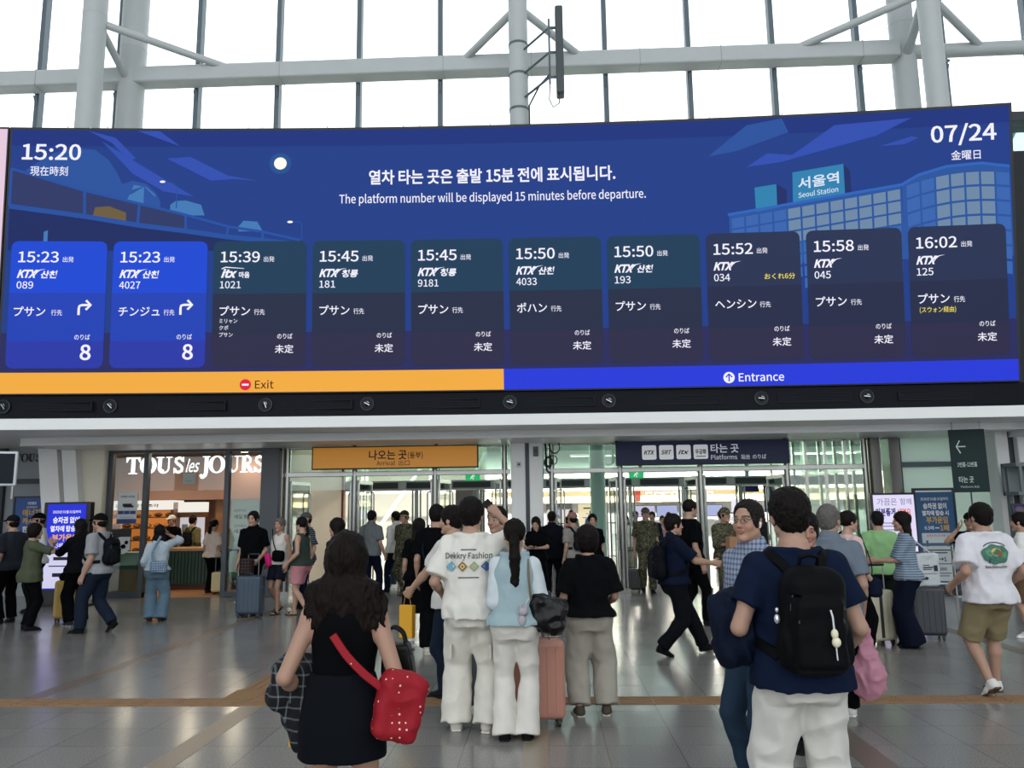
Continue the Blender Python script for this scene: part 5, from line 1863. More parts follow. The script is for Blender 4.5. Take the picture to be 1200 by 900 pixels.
def hair_mat(color=(.012, .009, .008), name=None):
    name = name or 'hair_%.3f_%.3f' % (color[0], color[1])
    if name in MATS: return MATS[name]
    m = mat(name, color, .55, spec=.09)
    nt = m.node_tree
    b = nt.nodes['Principled BSDF']
    tc = nt.nodes.new('ShaderNodeTexCoord')
    mp = nt.nodes.new('ShaderNodeMapping')
    mp.inputs['Scale'].default_value = (160, 160, 9)
    n = nt.nodes.new('ShaderNodeTexNoise'); n.inputs['Scale'].default_value = 1.; n.inputs['Detail'].default_value = 3
    nt.links.new(tc.outputs['Object'], mp.inputs['Vector']); nt.links.new(mp.outputs['Vector'], n.inputs['Vector'])
    bp = nt.nodes.new('ShaderNodeBump'); bp.inputs['Strength'].default_value = .55; bp.inputs['Distance'].default_value = .006
    nt.links.new(n.outputs['Fac'], bp.inputs['Height']); nt.links.new(bp.outputs['Normal'], b.inputs['Normal'])
    mr = nt.nodes.new('ShaderNodeMapRange'); mr.inputs['To Min'].default_value = .5; mr.inputs['To Max'].default_value = 1.6
    nt.links.new(n.outputs['Fac'], mr.inputs['Value'])
    mx = nt.nodes.new('ShaderNodeMix'); mx.data_type = 'RGBA'; mx.blend_type = 'MULTIPLY'; mx.inputs['Factor'].default_value = 1
    mx.inputs['A'].default_value = (*color, 1)
    nt.links.new(mr.outputs['Result'], mx.inputs['B']); nt.links.new(mx.outputs['Result'], b.inputs['Base Color'])
    return m


# ---- clothing solids -------------------------------------------------
def top_shape(f, ease=.014, hem=-.06, sleeve=.55, sl_ease=.02, flare=.012, neck=.0, collar=False, tank=False, vneck=0., fold=.011, seed=0., hang=.8, open_hem=True):
    s = f.s
    S = Shape()
    t = []
    base = [list(r) for r in f.torso()]
    zs = np.linspace(min(hem * s, base[0][0]), base[-1][0] , 40)
    B = np.array(base)
    def gi(z, c): return np.interp(z, B[:, 0], B[:, c])
    wmin = None
    for z in zs[::-1]:
        a, b, yo = gi(z, 1), gi(z, 2), gi(z, 3)
        if z < .40 * s:      # cloth hangs from the chest and does not follow the waist all the way in
            ca, cb = gi(.36 * s, 1), gi(.36 * s, 2)
            a = a + max(0, ca - a) * hang
            b = b + max(0, cb - b) * hang
        if z < .12 * s:
            w_ = min(1., (.12 * s - z) / (.08 * s)); a = max(a, (.166 if f.sex == 'm' else .178) * s * w_ + .014); b = max(b, (.142 + .03 * f.fat) * s * w_)
        if z < .25 * s: a += flare * (.25 * s - z) / (.3 * s); b += flare * (.25 * s - z) / (.3 * s)
        t.append((z, a, b, yo))
    t = [q for q in t[::-1] if q[0] < .537 * s]
    S.u(P_slices(t, f.org, f.M, ease, f.tw, .45 * s))
    q = f.limb
    if not tank:
        for k, sg in (('R', 1), ('L', -1)):
            S.u(P_ell(f.sh[k] + V(0, 0, -.014 * s), V(.052, .055, .055) * s * (.9 if f.sex == 'f' else 1) * (1 + .15 * f.fat) + ease * .6), .03)
            ra, rb = .050 * s * q + ease * .8, .042 * s * q + sl_ease
            if sleeve <= 1.:
                e = f.sh[k] + (f.el[k] - f.sh[k]) * sleeve
                S.u(P_cone(f.sh[k] - V(0, 0, .006), e, ra, rb + (.012 if sleeve < .9 else .002), cut=True), .022)
            else:
                S.u(P_cone(f.sh[k] - V(0, 0, .006), f.el[k], ra, rb), .022)
                e = f.el[k] + (f.wr[k] - f.el[k]) * (sleeve - 1)
                r2 = (.041 + (.026 - .041) * max(0, (sleeve - 1.32) / .68)) * s * q + sl_ease * .75
                S.u(P_cone(f.el[k], e, rb, r2, cut=True), .006)
    if collar:
        S.u(P_ring(f.neck0 + f.Mt @ V(0, .006, .012) * s, f.Mt @ rotx(radians(-16)), .069 * s, .064 * s, .010, .024 * s), .006)
    n = f.Mt
    S.inter(P_half(f.M @ V(0, 0, -1), f.org + f.M @ V(0, 0, hem * s)))
    nr = (.060 if f.sex == 'm' else .052) * f.hs + neck
    up = f.skull0 + (f.skull0 - f.neck0) * 2
    if tank:
        for k, sg in (('R', 1), ('L', -1)):
            S.sub(P_cone(f.sh[k] + f.Mt @ V(sg * .03, 0, -.04) * s, f.sh[k] + f.Mt @ V(sg * .05, 0, .2) * s, .062 * s, .07 * s), .01)
        nr += .022
    if not collar:
        S.sub(P_cone(f.neck0 + f.Mt @ V(0, .014 + vneck * .3, -.012 - vneck) * s, up, nr + .006, nr * 1.6), .004)
    else:
        S.sub(P_cone(f.neck0 + f.Mt @ V(0, .006, .0) * s, up, nr - .002, nr * 1.35), .004)
    if fold: S.disp = folds(fold, 10, 7, seed)
    return S


def bottom_shape(f, ease=.014, knee_w=.075, hem_w=.07, length=1., waist=.13, rise=.02, fold=.010, seed=1., hang=.4):
    """trousers or shorts; length 1 = to the ankle, .5 = knee"""
    s, q = f.s, f.limb
    S = Shape()
    base = f.torso()
    t = [(z, a, b, y) for z, a, b, y in base if z <= waist * s] + [(waist * s, np.interp(waist * s, [r[0] for r in base], [r[1] for r in base]), np.interp(waist * s, [r[0] for r in base], [r[2] for r in base]), np.interp(waist * s, [r[0] for r in base], [r[3] for r in base]))]
    S.u(P_slices(t, f.org, f.M, ease * .8))
    for k, sg in (('R', 1), ('L', -1)):
        S.u(P_ell(f.hipj[k] + V(0, -.045, -.01) * s, V(.085, .075, .085) * s * (1 + .1 * f.fat) + ease), .04)
        kn, an = f.kn[k], f.an[k]
        tt = min(1., length / .5)
        e = f.hipj[k] + (kn - f.hipj[k]) * tt
        kw = knee_w * s + .0
        if tt < 1:
            S.u(P_cone(f.hipj[k], e, .088 * s * q + ease, max(kw, .06 * s * q + ease), cut=True), .035)
        else:
            S.u(P_cone(f.hipj[k], kn, .088 * s * q + ease, kw), .035)
            t2 = (length - .5) / .5
            e = kn + (an - kn) * min(t2, 1.)
            if t2 > 1: e = e + V(0, 0, -(t2 - 1) * .41 * s)
            S.u(P_cone(kn, e, kw, hem_w * s, cut=True), .008)
    S.inter(P_half(f.M @ V(0, 0, 1), f.org + f.M @ V(0, 0, waist * s)))
    if fold: S.disp = folds(fold, 8, 6, seed, .9)
    return S


def skirt_shape(f, z0, z1, w0, w1, d0, d1, fold=.003, seed=2., pleat=0.):
    s = f.s
    base = np.array(f.torso())
    S = Shape()
    t = []
    for z in np.linspace(z1 * s, z0 * s, 14):
        u = (z0 * s - z) / ((z0 - z1) * s)
        t.append((z, (w0 + (w1 - w0) * min(1, u * 1.6) ** .8) * s, (d0 + (d1 - d0) * min(1, u * 1.6) ** .8) * s, -.012 * s))
    S.u(P_slices(t, f.org, f.M, 0, pw=2.15))
    S.inter(P_half(V(0, 0, -1), f.org + V(0, 0, z1 * s)))
    S.inter(P_half(V(0, 0, 1), f.org + V(0, 0, z0 * s)))
    if fold: S.disp = folds(fold, 9, 3.5, seed, .3)
    return S


def shoe_shape(f, k, kind='sneaker'):
    s = f.s
    sg = 1 if k == 'R' else -1
    A, Fm = f.ft[k]
    up, so = Shape(), Shape()
    P = lambda x, y, z: A + Fm @ (V(x, y, z) * s)
    if kind == 'sandal':
        up.u(P_box(P(0, .09, -.045), V(.048, .018, .022) * s, .012, Fm)).u(P_box(P(0, -.005, -.02), V(.042, .014, .012) * s, .008, Fm), .01)
    else:
        hi = .0 if kind != 'boot' else .10
        up.u(P_cone(P(0, -.022, -.045), P(0, .06, -.055), .041 * s, .040 * s))
        up.u(P_cone(P(-.006 * sg, .07, -.060), P(-.006 * sg, .150, -.068), .042 * s, .030 * s), .03)
        up.u(P_cone(P(0, -.012, -.04), P(0, -.012, .012 + hi), .040 * s, .043 * s, cut=True), .03)
        up.inter(P_half(Fm @ V(0, 0, -1), P(0, 0, -.080)), .004)
    th = .010 if kind in ('flat', 'sandal') else .016
    so.u(P_box(P(0, -.012, -.087 + th * .3), V(.038, .045, th) * s, .012 * s, Fm))
    so.u(P_box(P(-.004 * sg, .088, -.087 + th * .3), V(.044, .088, th) * s, .014 * s, Fm), .03)
    so.u(P_ell(P(-.006 * sg, .155, -.086 + th * .3), V(.040, .045, th) * s, Fm), .02)
    so.inter(P_half(Fm @ V(0, 0, -1), P(0, 0, -.0868)), .002)
    return up, so


# ---- hair ------------------------------------------------------------
def hair_shape(f, style='short', t=.014, length=.3, w=1., seed=0., fringe=0.):
    S = Shape()
    e, c = (lambda *a: f.hpr('ell', *a)), (lambda *a: f.hpr('cone', *a))
    h = f.hs
    S.u(e((0, -.016, .036), (.075 + t, .094 + t, .087 + t)))
    if style == 'short':
        S.u(e((0, -.055, -.015), (.066 + t * .4, .052 + t * .4, .07)), .02)
        for sg in (1, -1): S.u(e((sg * .062, .012, .0), (.018, .03, .045)), .012)
        S.sub(e((0, .130, -.026 - fringe), (.092, .096, .110)), .008)
        S.sub(e((0, -.02, -.135), (.1, .12, .062)), .012)
        for sg in (1, -1): S.sub(e((sg * .092, -.004, -.022), (.022, .027, .034)), .008)
    elif style == 'buzz':
        S.sub(e((0, .140, -.012), (.098, .097, .122)), .008)
        S.sub(e((0, -.02, -.145), (.1, .12, .085)), .012)
        for sg in (1, -1): S.sub(e((sg * .092, -.004, -.032), (.022, .030, .038)), .008)
    elif style == 'bob':
        S.u(e((0, -.03, -.03), (.088 * w, .090, .088)), .03)
        S.sub(e((0, .127, -.042 - fringe), (.072, .095, .114)), .01)
        S.sub(e((0, -.0, -.19), (.12, .14, .075)), .02)
    elif style == 'bun':
        S.sub(e((0, .130, -.036), (.085, .095, .112)), .008)
        S.sub(e((0, -.0, -.15), (.12, .14, .09)), .01)
        S.u(e((0, -.112, -.005), (.034, .032, .034)), .012)
    elif style in ('long', 'pony'):
        S.sub(e((0, .130, -.040), (.076, .095, .112)), .008)
        if style == 'pony':
            S.sub(e((0, .0, -.155), (.12, .16, .09)), .012)
    if style == 'long':
        # a curtain of hair falling behind the shoulders and beside the face
        q = f.hc + V(0, 0, 0)
        back = f.HM @ V(0, -1, 0); rt = f.HM @ V(1, 0, 0)
        ang = math.atan2(-f.HM[0, 1] * -1, f.HM[1, 1])
        Mz = rotz(-f.hy)
        L = length
        t0 = [(-L, .060 * w, .022, -.060), (-L * .82, .105 * w, .034, -.068), (-L * .5, .112 * w, .045, -.070), (-L * .25, .100 * w, .050, -.060), (-.06, .086, .062, -.045), (.03, .080, .07, -.03)]
        tt = [(a, b * h, cc * h, d * h) for a, b, cc, d in t0]
        S2 = P_slices(tt, q, Mz, 0)
        S.u(S2, .03)
        S.sub(e((0, .118, -.07), (.056, .095, .112)), .008)
    if style == 'pony':
        back = rotz(-f.hy) @ V(0, -1, 0)
        p0 = f.h2l((0, -.104, .0))
        S.u(P_ell(p0, V(.022, .022, .022) * h), .012)
        pts = [p0, p0 + back * .035 + V(0, 0, -.05), p0 + back * .040 + V(.0, 0, -.16), p0 + back * .025 + V(0, 0, -length * .75), p0 + back * .02 + V(0, 0, -length)]
        rr = [.022, .030, .034, .030, .008]
        for i in range(4): S.u(P_cone(pts[i], pts[i + 1], rr[i] * w, rr[i + 1] * w), .012)
    o = V(seed, seed * 2.1, seed * .7)
    fr = (70, 70, 26) if style in ('long', 'pony') else (75, 75, 55)
    a1 = .005 if style != 'buzz' else .0025
    def disp(P):
        q = P * V(*fr) + o
        r = a1 * vnoise(q) + a1 * .7 * vnoise(q * 2.2 + 5)
        if style == 'long':
            r = r + .006 * vnoise(P * V(28, 28, 9) + o)
        return r
    S.disp = disp
    return S


def cap_shape(f, brim=True, z=.045, back=False):
    S = Shape()
    e, c = (lambda *a: f.hpr('ell', *a)), (lambda *a: f.hpr('cone', *a))
    S.u(e((0, -.012, z), (.089, .108, .088)))
    S.inter(P_half(f.HM @ nrm(V(0, .10, -1)), f.h2l((0, 0, z - .012))))
    if brim:
        S.u(e((0, .105, z - .004), (.074, .072, .0085), rotx(radians(-14))), .008)
        S.sub(e((0, .02, z - .10), (.085, .10, .083)), .004)
    S.u(e((0, -.012, z + .088), (.008, .008, .005)), .003)
    return S


# ---- the figure builder -------------------------------------------------
SKIN = (.37, .222, .158)


def person(label, loc, rz, fig, clothes, hair=('short', {}), haircol=(.0065, .005, .0045), cap=None, skin=SKIN, dist=None, group=None, glasses=False, shoes=('sneaker', '#e8e8e6', '#e8e8e6'), extras=None, quality=1., socks=None):
    """clothes: list of (part_name, Shape, material)"""
    f = Fig(**fig)
    d = dist or math.hypot(loc[0], loc[1])
    res = min(max(d * .00155, .0065), .017) * quality
    fine = min(max(d * .00085, .0032), .0085) * quality
    r = thing('person', label, 'person', (loc[0], loc[1], 0), rz, group)
    S = f.body()
    boxes = []
    vs, qs = [], []
    n = 0
    m = V(.13, .15, .165) * f.hs
    boxes.append((f.hc - m, f.hc + m))
    for k in 'RL':
        hcn = f.palm(k, .085, .02, 0)
        boxes.append((hcn - .115 * f.hs, hcn + .115 * f.hs))
    v, q = S.mesh(res, drop=[(l + res * .5, u - res * .5) for l, u in boxes])
    vs.append(v); qs.append(q); n += len(v)
    for l, u in boxes:
        v, q = S.mesh(fine, l, u)
        vs.append(v); qs.append(q + n); n += len(v)
    v, q = np.concatenate(vs), np.concatenate(qs)
    col = f.head_colors(v, skin, hair=haircol)
    np_mesh('body', v, q, skin_mat(), r, col)
    if hair:
        hs = hair_shape(f, hair[0], **hair[1])
        if cap is not None:
            hs.sub(f.hpr('ell', (0, -.012, .06), (.10, .12, .085)), .004)
        v, q = hs.mesh(max(fine, .004) * (1.3 if hair[0] == 'long' else 1.15))
        if len(q): np_mesh('hair', v, q, hair_mat(haircol), r)
    if cap is not None:
        v, q = cap[0](f).mesh(max(fine, .0035))
        np_mesh('cap', v, q, cap[1], r)
    for nm, sh, mt in clothes(f):
        v, q = sh.mesh(res * .9)
        if len(q): np_mesh(nm, v, q, mt, r)
    if shoes:
        for k in 'RL':
            up, so = shoe_shape(f, k, shoes[0])
            v, q = up.mesh(min(res, .009)); o = np_mesh('shoe', v, q, cloth('shoe' + shoes[1], shoes[1], .6, bump=.02), r)
            v, q = so.mesh(min(res * .8, .006)); np_mesh('sole', v, q, cloth('sole' + shoes[2], shoes[2], .65, bump=.0), o)
    if glasses:
        g = MB()
        for sg in (1, -1):
            ring = [f.h2l((sg * .033 + .023 * cos(a) , .100 - .02 * abs(.023 * cos(a) * sg + .0) , .001 + .0165 * sin(a))) for a in np.linspace(0, 2 * pi, 20, endpoint=False)]
            g.tube(ring, .0016, 6, closed=True)
            g.tube([f.h2l((sg * .056, .098, .006)), f.h2l((sg * .077, .06, .008)), f.h2l((sg * .082, -.01, .006)), f.h2l((sg * .080, -.03, -.012))], .0016, 6)
        g.tube([f.h2l((-.010, .102, .004)), f.h2l((0, .104, .007)), f.h2l((.010, .102, .004))], .0016, 6)
        g.build('glasses', mat('glasses_frame', '#1a1614', .35), r, smooth=60)
    if extras: extras(f, r)
    return f, r


def on_person(f, r, pts):
    """local figure points to world"""
    M = Matrix.Translation(r.location) @ Matrix.Rotation(r.rotation_euler.z, 4, 'Z')
    return [M @ Vector(p) for p in pts]


def hug(S, pts, off=.006, it=5):
    """push points of a strap onto the surface of a garment"""
    P = np.array(pts, float)
    for _ in range(it):
        d = S.at(P)
        e = 1e-3
        g = np.stack([(S.at(P + V(e, 0, 0)) - d) / e, (S.at(P + V(0, e, 0)) - d) / e, (S.at(P + V(0, 0, e)) - d) / e], 1)
        g /= np.linalg.norm(g, axis=1)[:, None] + 1e-6
        P = P - g * (d - off)[:, None] * .9
    return P
# ================================================================== PATTERNED CLOTH
def _nodes(m):
    nt = m.node_tree
    return nt, nt.nodes['Principled BSDF'], nt.nodes.new('ShaderNodeTexCoord')


def _math(nt, op, a, b=None, clamp=False):
    n = nt.nodes.new('ShaderNodeMath'); n.operation = op; n.use_clamp = clamp
    for i, v in enumerate((a, b)):
        if v is None: continue
        if isinstance(v, (int, float)): n.inputs[i].default_value = v
        else: nt.links.new(v, n.inputs[i])
    return n.outputs[0]


def _mixc(nt, fac, a, b):
    n = nt.nodes.new('ShaderNodeMix'); n.data_type = 'RGBA'
    nt.links.new(fac, n.inputs['Factor'])
    for k, v in (('A', a), ('B', b)):
        if isinstance(v, tuple): n.inputs[k].default_value = (*v, 1)
        else: nt.links.new(v, n.inputs[k])
    return n.outputs['Result']


def stripes_mat(name, c1, c2, period, duty=.5, axis='Z'):
    if name in MATS: return MATS[name]
    m = mat(name, c1, .85, spec=.2)
    nt, b, tc = _nodes(m)
    sp = nt.nodes.new('ShaderNodeSeparateXYZ'); nt.links.new(tc.outputs['Object'], sp.inputs[0])
    f = _math(nt, 'FRACT', _math(nt, 'DIVIDE', sp.outputs[axis], period))
    nt.links.new(_mixc(nt, _math(nt, 'LESS_THAN', f, duty), lin(c1), lin(c2)), b.inputs['Base Color'])
    return m


def plaid_mat(name, base, line, cell=.07, fine=None, duty=.22):
    if name in MATS: return MATS[name]
    m = mat(name, base, .85, spec=.2)
    nt, b, tc = _nodes(m)
    sp = nt.nodes.new('ShaderNodeSeparateXYZ'); nt.links.new(tc.outputs['Object'], sp.inputs[0])
    u = _math(nt, 'ADD', sp.outputs['X'], _math(nt, 'MULTIPLY', sp.outputs['Y'], .8))
    fs = [_math(nt, 'LESS_THAN', _math(nt, 'FRACT', _math(nt, 'DIVIDE', q, cell)), duty) for q in (u, sp.outputs['Z'])]
    f = _math(nt, 'MULTIPLY', _math(nt, 'ADD', fs[0], fs[1]), .5)
    nt.links.new(_mixc(nt, f, lin(base), lin(line)), b.inputs['Base Color'])
    return m


def camo_mat():
    if 'camouflage' in MATS: return MATS['camouflage']
    m = mat('camouflage', '#4a4a38', .85, spec=.2)
    nt, b, tc = _nodes(m)
    col = lin('#4c4c3a')
    prev = col
    for sc, th, c in ((22, .56, '#2b2f24'), (30, .60, '#6c6750'), (38, .62, '#15181a')):
        n = nt.nodes.new('ShaderNodeTexNoise'); n.inputs['Scale'].default_value = sc; n.inputs['Detail'].default_value = 1
        nt.links.new(tc.outputs['Object'], n.inputs['Vector'])
        prev = _mixc(nt, _math(nt, 'GREATER_THAN', n.outputs['Fac'], th), prev, lin(c))
    nt.links.new(prev, b.inputs['Base Color'])
    return m


def polka_mat():
    if 'polka_red' in MATS: return MATS['polka_red']
    m = mat('polka_red', '#8d0d1e', .7, spec=.3, bump=.1, bscale=400)
    nt, b, _ = _nodes(m)
    tc = nt.nodes.new('ShaderNodeTexCoord')
    v = nt.nodes.new('ShaderNodeTexVoronoi'); v.inputs['Scale'].default_value = 36; v.inputs['Randomness'].default_value = .25
    nt.links.new(tc.outputs['Object'], v.inputs['Vector'])
    nt.links.new(_mixc(nt, _math(nt, 'LESS_THAN', v.outputs['Distance'], .15), lin('#8d0d1e'), lin('#e2cdb8')), b.inputs['Base Color'])
    return m


# ================================================================== BAGS AND LUGGAGE
def ribbon(P, N, w, t):
    """a flat strap along P lying on a surface with normals N"""
    b = MB()
    P = [Vector(p) for p in P]; N = [Vector(n).normalized() for n in N]
    vs = []
    for i, p in enumerate(P):
        d = (P[min(i + 1, len(P) - 1)] - P[max(i - 1, 0)]).normalized()
        s = d.cross(N[i]).normalized()
        for a, c in ((-1, 0), (-.8, 1), (.8, 1), (1, 0), (.8, -.3), (-.8, -.3)): vs.append(p + s * a * w + N[i] * c * t)
    fs = []
    for i in range(len(P) - 1):
        for k in range(6): fs.append((i * 6 + k, i * 6 + (k + 1) % 6, i * 6 + 6 + (k + 1) % 6, i * 6 + 6 + k))
    fs += [tuple(range(5, -1, -1)), tuple(range(len(vs) - 6, len(vs)))]
    return b._add(vs, [f[::-1] for f in fs])


def spline(pts, n=24):
    pts = [V(p) for p in pts]
    q = [2 * pts[0] - pts[1]] + pts + [2 * pts[-1] - pts[-2]]
    out = []
    m = len(pts) - 1
    for i in range(n + 1):
        t = i / n * m
        k = min(int(t), m - 1); u = t - k
        a, b, c, d = q[k:k + 4]
        out.append(.5 * ((2 * b) + (-a + c) * u + (2 * a - 5 * b + 4 * c - d) * u * u + (-a + 3 * b - 3 * c + d) * u ** 3))
    return out


def grad(S, P):
    e = 1e-3
    d = S.at(P)
    g = np.stack([(S.at(P + V(e, 0, 0)) - d) / e, (S.at(P + V(0, e, 0)) - d) / e, (S.at(P + V(0, 0, e)) - d) / e], 1)
    return g / (np.linalg.norm(g, axis=1)[:, None] + 1e-6)


def strap_on(S, pts, w, t, n=40, off=.004):
    P = hug(S, spline(pts, n), off)
    N = grad(S, P)
    for _ in range(2): P[1:-1] = (P[:-2] + 2 * P[1:-1] + P[2:]) / 4
    return ribbon(P, N, w, t)


def worn(name, label, cat, r, group=None):
    return thing(name, label, cat, tuple(r.location), r.rotation_euler.z, group)


def backpack(f, r, S, label, color='#0d1016', w=.155, h=.24, dpt=.085, zc=.27, straps=True, res=.007, sling=False):
    """S: the garment it is worn over"""
    s = f.s
    t = worn('backpack', label, 'backpack', r)
    Mt = f.Mt
    T = lambda x, y, z: f.org + Mt @ (V(x, y, z) * s)
    yb = -.135 - dpt
    q = np.atleast_2d(T(0, -.3, zc))
    m = cloth('pack' + color, color, .6, bump=.15, bscale=700)
    B = Shape()
    B.u(P_box(T(0, yb, zc - .01), V(w, dpt, h * .96) * s, .07 * s, Mt)); B.u(P_box(T(0, yb, zc + h * .45), V(w * .80, dpt * .9, h * .55) * s, .07 * s, Mt), .03)
    B.u(P_box(T(0, yb - dpt * .85, zc - h * .22), V(w * .80, dpt * .42, h * .66) * s, .035 * s, Mt), .012)
    B.sub(P_box(T(0, yb - dpt * 1.0, zc + h * .47), V(w * .84, dpt * .28, .006) * s, .003, Mt), .004)
    for sg in (1, -1): B.u(P_ell(T(sg * w, yb, zc - h * .45), V(.022, dpt * .7, h * .42) * s, Mt), .015)
    B.disp = folds(.006, 9, 9, 5)
    v, qd = B.mesh(res); np_mesh('pack_body', v, qd, m, t)
    Z = Shape()      # zip lines
    zb = MB()
    zb.tube([T(w * .86 * cos(a), yb - dpt * .62 - .012, zc + h * .12 + h * .80 * sin(a)) for a in np.linspace(.1, pi - .1, 18)], .004, 6)
    zb.tube([T(w * .7 * cos(a) * 1.02, yb - dpt * 1.22, zc - h * .05 + h * .36 * sin(a)) for a in np.linspace(.1, pi - .1, 14)], .004, 6)
    zb.build('zip', mat('zip_dark', '#2a2e36', .5), t, smooth=60)
    hb = MB(); hb.tube([T(-.045, yb + dpt * .2, zc + h), T(-.04, yb + .0, zc + h + .04), T(0, yb, zc + h + .05), T(.04, yb + .0, zc + h + .04), T(.045, yb + dpt * .2, zc + h)], .010 * s, 8)
    hb.build('handle', m, t, smooth=60)
    for sg in (1, -1):
        if sling and sg != sling: continue
        pts = [T(sg * .065, -.15, zc + h * .80), T(sg * .085, -.10, .47), T(sg * .10, -.02, .52), T(sg * .105, .08, .43), T(sg * .115, .13, .32), T(sg * .13, .10, .20), T(sg * .15, .0, .12), T(sg * .13, -.12, zc - h * .75)]
        strap_on(S, pts, .026 * s, .010).build('strap', m, t, smooth=60)
    return t


def suitcase(label, x, y, rz, color, w=.40, d=.25, h=.58, handle=.40, trim='#22262b', group=None, ribs=5, band=None):
    t = thing('suitcase', label, 'suitcase', (x, y, 0), rz, group)
    m = mat('case' + color, color, .38, noise=.04, nscale=6)
    tr = mat('casetrim' + trim, trim, .5)
    z0 = .055
    b = MB(); b.box(-w / 2, -d / 2, z0, w / 2, d / 2, z0 + h)
    b.build('shell', m, t, bevel=.045, bseg=4)
    b = MB()
    for i in range(ribs):
        xx = -w / 2 + w * (i + 1) / (ribs + 1)
        for sg in (-1, 1): b.box(xx - .009, sg * d / 2 - .004, z0 + .05, xx + .009, sg * d / 2 + .004, z0 + h - .05)
    b.build('ribs', m, t, bevel=.003)
    MB().box(-w / 2 - .003, -.008, z0 + .03, w / 2 + .003, .008, z0 + h - .03).box(-w / 2 + .03, -.008, z0 + h - .01, w / 2 - .03, .008, z0 + h + .003).build('zip_band', tr, t)
    if band: MB().box(-.02, -d / 2 - .006, z0 + .04, .02, d / 2 + .006, z0 + h + .004).build('strap', mat('caseband' + band, band, .6), t)
    for sx in (-1, 1):
        for sy in (-1, 1):
            wx, wy = sx * (w / 2 - .05), sy * (d / 2 - .04)
            b = MB(); b.cyl((wx - .011, wy, .026), (wx + .011, wy, .026), .026, 14); b.box(wx - .02, wy - .02, .035, wx + .02, wy + .02, z0 + .02)
            b.build('wheel', tr, t, smooth=40)
    b = MB(); b.tube([(-.06, d / 2 - .06, z0 + h), (-.06, d / 2 - .06, z0 + h + .03), (.06, d / 2 - .06, z0 + h + .03), (.06, d / 2 - .06, z0 + h)], .010, 8)
    b.build('grip', tr, t, smooth=60)
    if handle:
        b = MB()
        for sx in (-1, 1): b.cyl((sx * .09, -d / 2 + .04, z0 + h), (sx * .09, -d / 2 + .04, z0 + h + handle), .008, 8)
        b.build('telescopic_tubes', mat('case_tube', '#8b8f92', .3, metal=1), t)
        MB().cyl((-.105, -d / 2 + .04, z0 + h + handle), (.105, -d / 2 + .04, z0 + h + handle), .014, 10).build('handle', tr, t, smooth=40)
    return t


def soft_bag(name, label, cat, r, centre, half, mat_, M=None, rnd=.03, fold=.01, res=.006, taper=0., straps=(), strap_r=.008, strap_mat=None, seed=3., kind='box'):
    t = worn(name, label, cat, r)
    S = Shape()
    M = np.eye(3) if M is None else M
    if kind == 'box': S.u(P_box(centre, half, rnd, M))
    else:
        S.u(P_ell(V(centre) - M @ V(0, 0, half[2] * .35), V(half[0], half[1], half[2] * .65), M))
        S.u(P_cone(V(centre) - M @ V(0, 0, half[2] * .2), V(centre) + M @ V(0, 0, half[2] * .95), min(half[0], half[1]) * .95, min(half[0], half[1]) * .35), half[0] * .5)
    if taper:
        for sg in (1, -1): S.inter(P_half(M @ V(sg, 0, taper), V(centre) + M @ V(sg * half[0] * .98, 0, -half[2])), .01)
    S.disp = folds(fold, 12, 10, seed)
    v, q = S.mesh(res); np_mesh('bag_body', v, q, mat_, t)
    for p in straps:
        b = MB(); b.tube(spline(p, 22), strap_r, 8)
        b.build('strap', strap_mat or mat_, t, smooth=60)
    return t


def draped(name, label, cat, r, prims, mat_, fold=.014, res=.007, seed=4., k=.03, part='cloth'):
    """a garment or sack hanging in folds"""
    t = worn(name, label, cat, r)
    S = Shape()
    for p in prims: S.u(p, k)
    S.disp = folds(fold, 14, 6, seed, .8)
    v, q = S.mesh(res); np_mesh(part, v, q, mat_, t)
    return t


def phone(label, f, r, k, M=None, dark=True, off=(.085, .028, 0), flip=False):
    t = worn('phone', label, 'phone', r)
    fd, n, w = f.hand_frame(k)
    c = f.palm(k, *off)
    R = np.stack([w, n, fd], 1) if M is None else M
    Mx = Matrix([list(x) for x in R])
    MB().cbox(tuple(c), (.074, .009, .152), Mx).build('case', mat('phone_black', '#08090b', .4, spec=.15), t, bevel=.003)
    cc = V(c) + R @ V(0, .0052, 0) * (1 if not flip else -1)
    MB().cbox(tuple(cc), (.068, .001, .144), Mx).build('screen', mat('phone_glass', '#11151c', .4, spec=.15), t)
    return t


def outfit(tm, bm, top=None, bot=None, skirt=None, names=('shirt', 'trousers'), more=None, keep=None):
    top = top or {}
    bot = dict(bot or {})
    if not skirt and not top.get('tuck'): bot.setdefault('waist', min(.13, top.get('hem', -.06) + .045))
    top = {k: v for k, v in top.items() if k != 'tuck'}
    def g(f):
        out = []
        if skirt: out.append(('skirt', skirt_shape(f, **skirt), bm))
        else: out.append((names[1], bottom_shape(f, **bot), bm))
        S = top_shape(f, **top)
        f.top = S
        out.append((names[0], S, tm))
        if more: out += more(f)
        return out
    return g


def walk(st=.30, lead='R', turn=6):
    """feet of a stride: lead foot flat in front, the other on its ball behind"""
    a, b = (.085, st * .55, 0, turn, 0), (-.085, -st * .75, 0., -turn, 32)
    if lead == 'R': return dict(footR=a, footL=b)
    return dict(footL=(-.085, st * .55, 0, -turn, 0), footR=(.085, -st * .75, 0., turn, 32))


